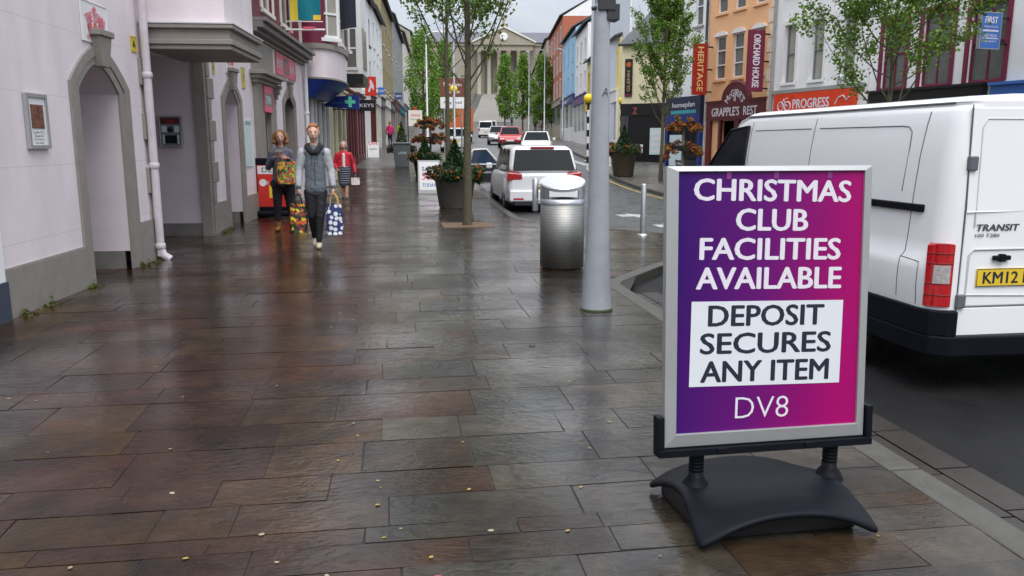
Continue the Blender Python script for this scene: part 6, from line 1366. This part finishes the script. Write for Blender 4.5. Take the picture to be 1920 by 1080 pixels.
def head(z, s=1., x=0, y=0, skin=0, eye=None, mouth=None, turn=0):
    """bones of a head whose chin is at z; s = scale (1 -> 0.225 m)"""
    e = skin if eye is None else eye; mo = skin if mouth is None else mouth
    P = lambda a, b, c: (x + a * s, y + b * s, z + c * s)
    return [(P(0, .01, .135), P(0, .01, .135), .094 * s, .094 * s, skin, (.82, 1.0, 1.0)), (P(0, -.012, .055), P(0, -.025, .03), .062 * s, .038 * s, skin, (1.0, .95, 1)), (P(0, -.02, .09), P(0, -.02, .09), .075 * s, .07 * s, skin, (.86, .98, .9)),
            (P(0, -.088, .125), P(0, -.112, .088), .010 * s, .0155 * s, skin), (P(-.074, .012, .105), P(-.074, .016, .13), .016 * s, .02 * s, skin, (.6, 1, 1)), (P(.074, .012, .105), P(.074, .016, .13), .016 * s, .02 * s, skin, (.6, 1, 1)),
            (P(-.032, -.083, .122), P(-.03, -.083, .122), .0085 * s, .0085 * s, e), (P(.032, -.083, .122), P(.03, -.083, .122), .0085 * s, .0085 * s, e), (P(-.02, -.088, .055), P(.02, -.088, .055), .008 * s, .008 * s, mo),
            (P(-.035, -.08, .142), P(-.018, -.086, .142), .005 * s, .005 * s, e), (P(.035, -.08, .142), P(.018, -.086, .142), .005 * s, .005 * s, e)]
def hand(w, d, out, skin, s=1., curl=.6, thumb=None):
    """palm from wrist w along d; four unequal bent fingers, thumb off the side; out = the direction fingers curl to"""
    w = Vector(w); d = Vector(d).normalized(); out = Vector(out).normalized(); out = (out - d * out.dot(d)).normalized(); sd = d.cross(out)
    if thumb: sd = sd if sd.dot(Vector(thumb)) > 0 else -sd
    B = [(w, w + d * .045 * s, .022 * s, .026 * s, skin), (w + d * .05 * s + sd * .018 * s, w + d * .08 * s + sd * .02 * s, .019 * s, .017 * s, skin), (w + d * .05 * s - sd * .02 * s, w + d * .08 * s - sd * .024 * s, .018 * s, .015 * s, skin)]
    for k, (o, ln) in enumerate(((.031, .068), (.011, .076), (-.010, .071), (-.030, .056))):
        b = w + d * .088 * s + sd * o * s; l1 = ln * .5 * s; c1 = (d * cos(curl) + out * sin(curl)); c2 = (d * cos(curl * 2.1) + out * sin(curl * 2.1))
        B += [(b, b + c1 * l1, .0098 * s, .009 * s, skin), (b + c1 * l1, b + c1 * l1 + c2 * l1, .009 * s, .0078 * s, skin)]
    b = w + d * .035 * s + sd * .028 * s; q = (d * .7 + sd * .55 + out * .35).normalized(); B += [(b, b + q * .035 * s, .0125 * s, .0105 * s, skin), (b + q * .035 * s, b + q * .035 * s + (d * .8 + out * .5).normalized() * .03 * s, .0105 * s, .009 * s, skin)]
    return B
GINGER = mat("ginger_hair", (.32, .11, .035), .55, var=.3, vs=60); AUBURN = mat("auburn_hair", (.26, .12, .045), .5, var=.35, vs=50); GREYH = mat("grey_hair", (.30, .27, .25), .6, var=.2, vs=60)
JEANB = mat("black_trousers", (.010, .010, .014), .8, var=.2, vs=20); HOOD = mat("charcoal_marl", (.115, .135, .16), .85, var=.15, vs=40, bump=.3, bs=80); SLEEVE = mat("light_grey_marl", (.42, .43, .47), .85, var=.08, vs=40, bump=.2, bs=80)
DKHOOD = mat("dark_hood_lining", (.018, .018, .024), .9); EYE = mat("eye_dark", (.27, .14, .10), .5); LIP = mat("lips", (.54, .27, .21), .5); SHOE = mat("cream_shoe", (.55, .48, .36), .6, var=.2, vs=20)
BLOUSE = mat("slate_blue_knit", (.115, .115, .16), .85, var=.2, vs=30, bump=.3, bs=70); BOOT = mat("tan_boot", (.22, .085, .02), .6, var=.3, vs=25); JACK = mat("red_jacket", (.55, .015, .035), .6, var=.1); BLO = mat("white_blouse", (.72, .66, .66), .7, var=.1)
# -- man in the hoodie, walking towards us (faces -y)
s = 1.0
man = []
man += head(1.635, 1.10, .0, -.03, 0, 5, 6)
man += [((0, .0, 1.56), (0, -.015, 1.69), .058, .055, 0)]
man += [((0, .01, 1.30), (0, .0, 1.48), .142, .128, 1, (1.08, .78, 1)), ((0, .0, 1.02), (0, .0, 1.28), .148, .142, 1, (1.06, .84, 1)), ((0, 0, .93), (0, 0, 1.0), .160, .152, 1, (1.06, .86, .9)),
        ((-.125, .01, 1.475), (.125, .01, 1.475), .078, .078, 1, (1, .95, .9)), ((-.07, .0, 1.53), (.07, .0, 1.53), .062, .062, 2, (1.1, 1.1, 1)), ((-.085, -.02, 1.545), (-.03, -.10, 1.475), .055, .042, 2), ((.085, -.02, 1.545), (.03, -.10, 1.475), .055, .042, 2), ((-.08, .07, 1.55), (.08, .07, 1.55), .07, .07, 2)]
man += [((-.18, .01, 1.47), (-.235, .02, 1.20), .072, .060, 3), ((-.235, .02, 1.20), (-.25, -.05, .98), .060, .046, 3), ((-.25, -.05, .98), (-.25, -.055, .95), .043, .043, 1)] + hand((-.25, -.06, .935), (0, -.05, -1), (1, -.1, 0), 0, 1.0, .95, thumb=(0, -1, 0))
man += [((.18, .01, 1.47), (.24, .03, 1.20), .072, .060, 3), ((.24, .03, 1.20), (.265, -.04, .98), .060, .046, 3), ((.265, -.04, .98), (.265, -.045, .95), .043, .043, 1)] + hand((.265, -.05, .935), (0, -.05, -1), (-1, -.1, 0), 0, 1.0, .95, thumb=(0, -1, 0))
man += [((-.07, .0, .86), (.07, .0, .86), .105, .105, 4, (1, .95, 1)), ((.08, .0, .86), (.055, -.10, .50), .098, .070, 4), ((.055, -.10, .50), (.02, -.10, .12), .066, .045, 4), ((-.085, .0, .86), (-.075, -.03, .50), .100, .068, 4), ((-.075, -.03, .50), (-.045, .16, .16), .066, .046, 4)]
man += [((.02, -.09, .055), (.015, -.235, .035), .048, .04, 7, (1, 1, .85)), ((.02, -.07, .05), (.02, -.05, .05), .046, .046, 7), ((-.045, .17, .10), (-.045, .06, .045), .048, .042, 7)]
hr = [((0, .02, 1.805), (0, .025, 1.80), .100, .1, 0, (.86, 1.02, .92)), ((-.035, -.055, 1.865), (.04, -.06, 1.87), .036, .036, 0), ((0, .04, 1.88), (0, -.03, 1.885), .05, .045, 0, (1.3, 1, .8)), ((-.078, .02, 1.79), (-.074, .03, 1.83), .022, .03, 0), ((.078, .02, 1.79), (.074, .03, 1.83), .022, .03, 0)]
mn = person("young man in a two tone grey hooded top carrying shopping bags towards us", (-1.13, 12.16, .0), radians(4), man, [SKIN2, HOOD, DKHOOD, SLEEVE, JEANB, EYE, LIP, SHOE], hair=hr, hairm=GINGER, vox=.0085)
mb = MB(); mb.tube([(-.035, -.135, 1.43), (-.04, -.142, 1.28)], .004, 5); mb.tube([(.035, -.135, 1.43), (.04, -.142, 1.30)], .004, 5); mb.build("drawstring", DKHOOD, mn)
mb = MB(); mb.tube([(0, -.132, 1.40), (0, -.137, 1.2), (0, -.137, .97)], .0035, 5); mb.build("zip", DKHOOD, mn)
# -- woman with the phone
wo_ = head(1.585, 1.02, .0, -.05, 0, 5, 6)
wo_ += [((0, .0, 1.48), (0, -.02, 1.62), .052, .05, 0), ((0, .01, 1.22), (0, .0, 1.42), .138, .13, 1, (1.18, .82, 1)), ((0, 0, .98), (0, 0, 1.2), .150, .140, 1, (1.14, .86, 1)), ((0, 0, .90), (0, 0, .98), .165, .155, 1, (1.12, .86, 1)), ((-.13, .01, 1.425), (.13, .01, 1.425), .075, .075, 1)]
wo_ += [((-.16, .01, 1.42), (-.235, .03, 1.17), .068, .058, 1), ((-.235, .03, 1.17), (-.13, -.20, 1.33), .06, .045, 1)] + hand((-.115, -.215, 1.345), (.75, -.35, .35), (.2, -1, .3), 0, 1.0, .55, thumb=(0, 0, 1))
wo_ += [((.16, .01, 1.42), (.235, .03, 1.17), .068, .058, 1), ((.235, .03, 1.17), (.12, -.19, 1.32), .06, .045, 1)] + hand((.10, -.21, 1.335), (-.75, -.35, .25), (-.2, -1, .3), 0, 1.0, .55, thumb=(0, 0, 1))
wo_ += [((-.08, 0, .86), (.08, 0, .86), .135, .135, 4, (1, .95, 1)), ((-.09, 0, .84), (-.105, -.02, .46), .108, .075, 4), ((-.105, -.02, .46), (-.115, .02, .13), .07, .048, 4), ((.09, 0, .84), (.125, -.02, .46), .108, .075, 4), ((.125, -.02, .46), (.15, .02, .13), .07, .048, 4)]
for x in (-.115, .15): wo_ += [((x, .02, .16), (x, .02, .06), .058, .056, 7), ((x, .0, .045), (x + (.01 if x > 0 else -.02), -.14, .035), .05, .042, 7, (1, 1, .85))]
hw = [((0, .03, 1.735), (0, .03, 1.735), .112, .11, 0, (.95, 1, 1)), ((-.095, .01, 1.74), (-.112, -.015, 1.62), .045, .046, 0), ((.095, .01, 1.74), (.112, -.015, 1.62), .045, .046, 0), ((0, .07, 1.72), (0, .075, 1.60), .10, .085, 0, (1.25, .8, 1)), ((-.06, -.07, 1.79), (-.098, -.045, 1.70), .03, .03, 0), ((.06, -.07, 1.79), (.098, -.045, 1.70), .03, .03, 0), ((-.05, -.05, 1.80), (.04, -.06, 1.80), .042, .042, 0)]
wm_ = person("woman in a slate top looking down at her phone in front of the red board", (-1.93, 14.65, 0), radians(6), wo_, [SKIN, BLOUSE, DKHOOD, BLOUSE, JEANB, EYE, LIP, BOOT], hair=hw, hairm=AUBURN, vox=.0085)
q = Lpt(0, 0)
ph = tag(link("mobile_phone", (lambda m_: (m_.box(-.075, .075, -.005, .005, -.038, .038), m_.mesh("mobile_phone", BLACKM))[1])(MB()), None, (-1.925, 14.355, 1.405), (radians(-35), 0, radians(6)), bevel=.004), "black phone held in both hands by the woman in the slate top", "phone")
# -- bags
def pattern(name, cols, sc):
    m = bpy.data.materials.new(name); m.use_nodes = True; n = m.node_tree.nodes; l = m.node_tree.links; tc = n.new("ShaderNodeTexCoord"); v = n.new("ShaderNodeTexVoronoi"); v.inputs["Scale"].default_value = sc; l.new(tc.outputs["Object"], v.inputs[0])
    sp = n.new("ShaderNodeSeparateColor"); l.new(v.outputs["Color"], sp.inputs[0]); r = n.new("ShaderNodeValToRGB"); r.color_ramp.interpolation = 'CONSTANT'; l.new(sp.outputs[0], r.inputs[0]); e = r.color_ramp.elements
    e[0].color = cols[0] + (1,); e[1].position = 1 / len(cols); e[1].color = cols[1] + (1,)
    for i, c in enumerate(cols[2:]): k = e.new((i + 2) / len(cols)); k.color = c + (1,)
    l.new(r.outputs[0], n["Principled BSDF"].inputs["Base Color"]); n["Principled BSDF"].inputs["Roughness"].default_value = .4; return m
FLORAL = pattern("fruit_print", [(.05, .16, .02), (.5, .08, .02), (.65, .35, .03), (.02, .03, .02), (.45, .03, .04), (.16, .30, .04)], 30)
FRUIT = pattern("dark_fruit_print", [(.012, .015, .012), (.55, .10, .02), (.60, .45, .02), (.02, .05, .015), (.25, .03, .02), (.012, .015, .012)], 24)
def dots():
    m = bpy.data.materials.new("navy_dot_print"); m.use_nodes = True; n = m.node_tree.nodes; l = m.node_tree.links; tc = n.new("ShaderNodeTexCoord"); v = n.new("ShaderNodeTexVoronoi"); v.inputs["Scale"].default_value = 13; v.inputs["Randomness"].default_value = .55; l.new(tc.outputs["Object"], v.inputs[0])
    c = n.new("ShaderNodeMath"); c.operation = 'LESS_THAN'; c.inputs[1].default_value = .42; l.new(v.outputs["Distance"], c.inputs[0]); x = n.new("ShaderNodeMixRGB"); x.inputs[1].default_value = (.02, .035, .14, 1); x.inputs[2].default_value = (.74, .75, .8, 1); l.new(c.outputs[0], x.inputs[0]); l.new(x.outputs[0], n["Principled BSDF"].inputs["Base Color"]); n["Principled BSDF"].inputs["Roughness"].default_value = .45; return m
def bag(label, loc, rz, w, d, h, m, handle, hm=None, bulge=.02, seed=0, sag=0):
    b = thing("shopping_bag", label, "bag", loc, rz); rg = random.Random(seed); mb = MB(); n = 8; R = []
    for j in range(n + 1):
        f = j / n; k = 1 + .12 * sin(pi * f) - .06 * f; dd = d * (1 - .55 * f); ring = []
        for i in range(24):
            a = 2 * pi * i / 24; cx, cy = cos(a), sin(a); sx_ = abs(cx) ** .45 * (1 if cx > 0 else -1); sy_ = abs(cy) ** .45 * (1 if cy > 0 else -1)
            ring.append((sx_ * w / 2 * k + rg.gauss(0, .004), sy_ * dd / 2 + rg.gauss(0, .006), h * f + (rg.gauss(0, .004) if j else 0)))
        R += ring
    mb.add(R, [(j * 24 + i, j * 24 + (i + 1) % 24, (j + 1) * 24 + (i + 1) % 24, (j + 1) * 24 + i) for j in range(n) for i in range(24)], 0, True); mb.add(R[:24], [tuple(range(24))[::-1]])
    mb.build("sack", m, b)
    mb = MB()
    for s_ in (-1, 1): mb.tube([(-w * .28, s_ * .03, h - .05), (-w * .2, s_ * .02, h + handle * .6), (0, 0, h + handle), (w * .2, s_ * .02, h + handle * .6), (w * .28, s_ * .03, h - .05)], .011, 6)
    mb.build("handles", hm or m, b); return b
mn.scale = (.95, .95, .95); wm_.scale = (.95, .95, .96)
bag("dark shopping bag with fruit print hanging from the man's hand nearer the wall", (-1.385, 12.09, .235), .2, .23, .16, .42, FRUIT, .15, DKHOOD, seed=1)
bag("white and navy dotted shopping bag in the man's other hand", (-.865, 12.08, .20), -.1, .22, .13, .46, dots(), .15, mat("tan_handle", (.5, .3, .12), .6), seed=2)
bag("green and red floral shopping bag hanging from the woman's forearm", (-1.80, 14.40, .84), .1, .34, .20, .38, FLORAL, .06, seed=3)
bag("yellow green shopping bag standing on the flags by the woman's boots", (-1.60, 14.45, .0), .3, .17, .14, .17, pattern("citrus_print", [(.5, .42, .02), (.10, .25, .03), (.45, .35, .02), (.3, .12, .02)], 26), .05, seed=4)
# -- small woman in the red jacket
SKIRT = mat("navy_striped_skirt", (.02, .025, .06), .8); n_ = SKIRT.node_tree.nodes; l_ = SKIRT.node_tree.links; t_ = n_.new("ShaderNodeTexCoord"); w_ = n_.new("ShaderNodeTexWave"); w_.bands_direction = 'Z'; w_.inputs["Scale"].default_value = 5; l_.new(t_.outputs["Object"], w_.inputs[0]); r_ = n_.new("ShaderNodeValToRGB"); r_.color_ramp.elements[0].position = .8; r_.color_ramp.elements[0].color = (.02, .025, .06, 1); r_.color_ramp.elements[1].position = .85; r_.color_ramp.elements[1].color = (.35, .36, .4, 1); l_.new(w_.outputs[0], r_.inputs[0]); l_.new(r_.outputs[0], n_["Principled BSDF"].inputs["Base Color"])
rd = head(1.36, .98, 0, -.03, 0, 5, 6) + [((0, 0, 1.28), (0, -.01, 1.40), .05, .048, 0), ((0, 0, 1.05), (0, 0, 1.22), .14, .13, 1, (1.25, .85, 1)), ((0, 0, .86), (0, 0, 1.02), .155, .15, 1, (1.18, .9, 1)), ((-.13, 0, 1.23), (.13, 0, 1.23), .072, .072, 1), ((0, -.10, 1.24), (0, -.125, .92), .035, .04, 2),
     ((-.17, 0, 1.23), (-.25, .03, .98), .068, .056, 1), ((-.25, .03, .98), (-.2, -.12, .86), .055, .042, 1), ((.17, 0, 1.23), (.26, .03, .98), .068, .056, 1), ((.26, .03, .98), (.30, -.06, .76), .055, .042, 1),
     ((0, 0, .62), (0, 0, .86), .155, .165, 4, (1.12, .9, 1)), ((0, -.01, .48), (0, 0, .62), .145, .155, 4, (1.12, .9, 1)), ((-.05, 0, .5), (-.04, .08, .09), .062, .038, 0), ((.06, -.03, .5), (.05, -.08, .09), .062, .038, 0), ((-.04, .08, .05), (-.04, -.01, .03), .036, .03, 7), ((.05, -.08, .05), (.05, -.2, .03), .036, .03, 7)] + hand((-.19, -.13, .85), (.3, -.6, -.5), (1, 0, 0), 0, .9, .7) + hand((.305, -.07, .74), (0, -.1, -1), (-1, 0, 0), 0, .9, .9)
person("older woman in a red jacket and striped skirt walking behind the young man", (-1.32, 22.6, 0), radians(3), rd, [SKIN, JACK, BLO, JACK, SKIRT, EYE, LIP, BLACKM], hair=[((0, .02, 1.50), (0, .02, 1.50), .108, .1, 0, (.95, 1.02, .95)), ((-.08, .0, 1.47), (-.08, .02, 1.40), .04, .035, 0), ((.08, .0, 1.47), (.08, .02, 1.40), .04, .035, 0)], hairm=GREYH, vox=.011)
bag("small white handbag carried by the older woman in red", (-1.02, 22.5, .42), .1, .22, .12, .2, BLO, .12, BLACKM, seed=7)
# -- figures far up the street
def walker(label, x, y, rz, top, legs, h=1.68, hair=None):
    k = h / 1.70; S_ = lambda *p: tuple(c * k for c in p)
    b = head(1.47 * k, k, 0, -.02 * k, 0) + [(S_(0, 0, 1.38), S_(0, 0, 1.5), .05, .05, 0), (S_(0, 0, 1.12), S_(0, 0, 1.30), .14, .13, 1, (1.2, .85, 1)), (S_(0, 0, .88), S_(0, 0, 1.1), .145, .145, 1, (1.15, .9, 1)), (S_(-.14, 0, 1.31), S_(.14, 0, 1.31), .07, .07, 1)]
    for s in (-1, 1): b += [(S_(s * .18, 0, 1.31), S_(s * .25, .02, 1.05), .065, .055, 1), (S_(s * .25, .02, 1.05), S_(s * .25, -.08, .82), .052, .04, 1), (S_(s * .08, 0, .85), S_(s * .08, -.04 * s, .46), .105, .07, 2), (S_(s * .08, -.04 * s, .46), S_(s * .08, .08 * s, .08), .068, .045, 2), (S_(s * .08, .08 * s, .05), S_(s * .08, .08 * s - .13, .035), .045, .04, 3)] + hand(S_(s * .25, -.085, .80), (0, -.1, -1), (-s, 0, 0), 0, k, .7)
    return person(label, (x, y, GZ(y)), rz, b, [SKIN, top, legs, BLACKM], hair=[(S_(0, .02, 1.615), S_(0, .02, 1.615), .105 * k, .1, 0, (.9, 1.02, .95)), (S_(0, .05, 1.6), S_(0, .06, 1.48), .08 * k, .05, 0)], hairm=hair or AUBURN, vox=.014)
walker("person in a bright pink jacket walking away far up the pavement", -.12, 57, pi, mat("bright_pink_cloth", (.65, .03, .16), .7), NAVY, 1.68)
walker("person in a yellow green top beside the pink jacketed walker", .62, 61, pi, mat("lime_cloth", (.30, .36, .03), .7), mat("grey_cloth", (.15, .16, .18), .8), 1.65)
walker("person in dark clothes standing under the courthouse trees", 20.7, 117, pi, mat("black_cloth", (.015, .016, .02), .8), JEANB, 1.8); walker("person in a maroon top under the courthouse trees", 20.1, 108, .4, mat("dull_red_cloth", (.22, .03, .03), .8), JEANB, 1.72); walker("person in a teal top crossing the road far up the hill", 19.6, 133, 0, mat("teal_cloth_top", (.02, .28, .36), .8), NAVY, 1.75)

# ================================================================ separate pieces of one part become parts of their own
def split_pieces(o, gap=.012, most=14):
    me = o.data; n = len(me.vertices); par = list(range(n))
    def find(i):
        while par[i] != i: par[i] = par[par[i]]; i = par[i]
        return i
    for e in me.edges:
        a, b = find(e.vertices[0]), find(e.vertices[1])
        if a != b: par[a] = b
    isl = {}
    for v in me.vertices: isl.setdefault(find(v.index), []).append(v.index)
    if len(isl) < 2 or len(isl) > 160: return
    bb = []
    for k, vs in isl.items():
        c = [me.vertices[i].co for i in vs]; bb.append(([min(p[a] for p in c) for a in range(3)], [max(p[a] for p in c) for a in range(3)], vs))
    grp = list(range(len(bb)))
    def fg(i):
        while grp[i] != i: i = grp[i]
        return i
    for i in range(len(bb)):
        for j in range(i):
            if all(bb[i][0][a] <= bb[j][1][a] + gap and bb[j][0][a] <= bb[i][1][a] + gap for a in range(3)): grp[fg(i)] = fg(j)
    cl = {}
    for i in range(len(bb)): cl.setdefault(fg(i), []).extend(bb[i][2])
    if len(cl) < 2 or len(cl) > most: return
    base = o.name.split('.')[0]
    for q, vs in enumerate(list(cl.values())):
        keep = set(vs); bm = bmesh.new(); bm.from_mesh(me); bm.verts.ensure_lookup_table(); bmesh.ops.delete(bm, geom=[v for v in bm.verts if v.index not in keep], context='VERTS')
        m2 = bpy.data.meshes.new(base); bm.to_mesh(m2); bm.free()
        for m in me.materials: m2.materials.append(m)
        if q == 0: first = m2
        else:
            c = o.copy(); c.data = m2; COL.objects.link(c)
    o.data = first
SKIP = {"lettering", "crown", "limbs", "flowers", "shrub", "foliage", "plants", "seam", "press_line", "window", "pane", "emblem", "figure", "handles", "arch_panel", "tree_grate", "rim", "stripe", "symbol", "colour_band", "striped_post", "liner", "hood"}
for o in [x for x in bpy.data.objects if x.type == 'MESH' and x.parent and x.data.users == 1]:
    if o.name.split('.')[0] not in SKIP and len(o.data.vertices) < 6000: split_pieces(o)
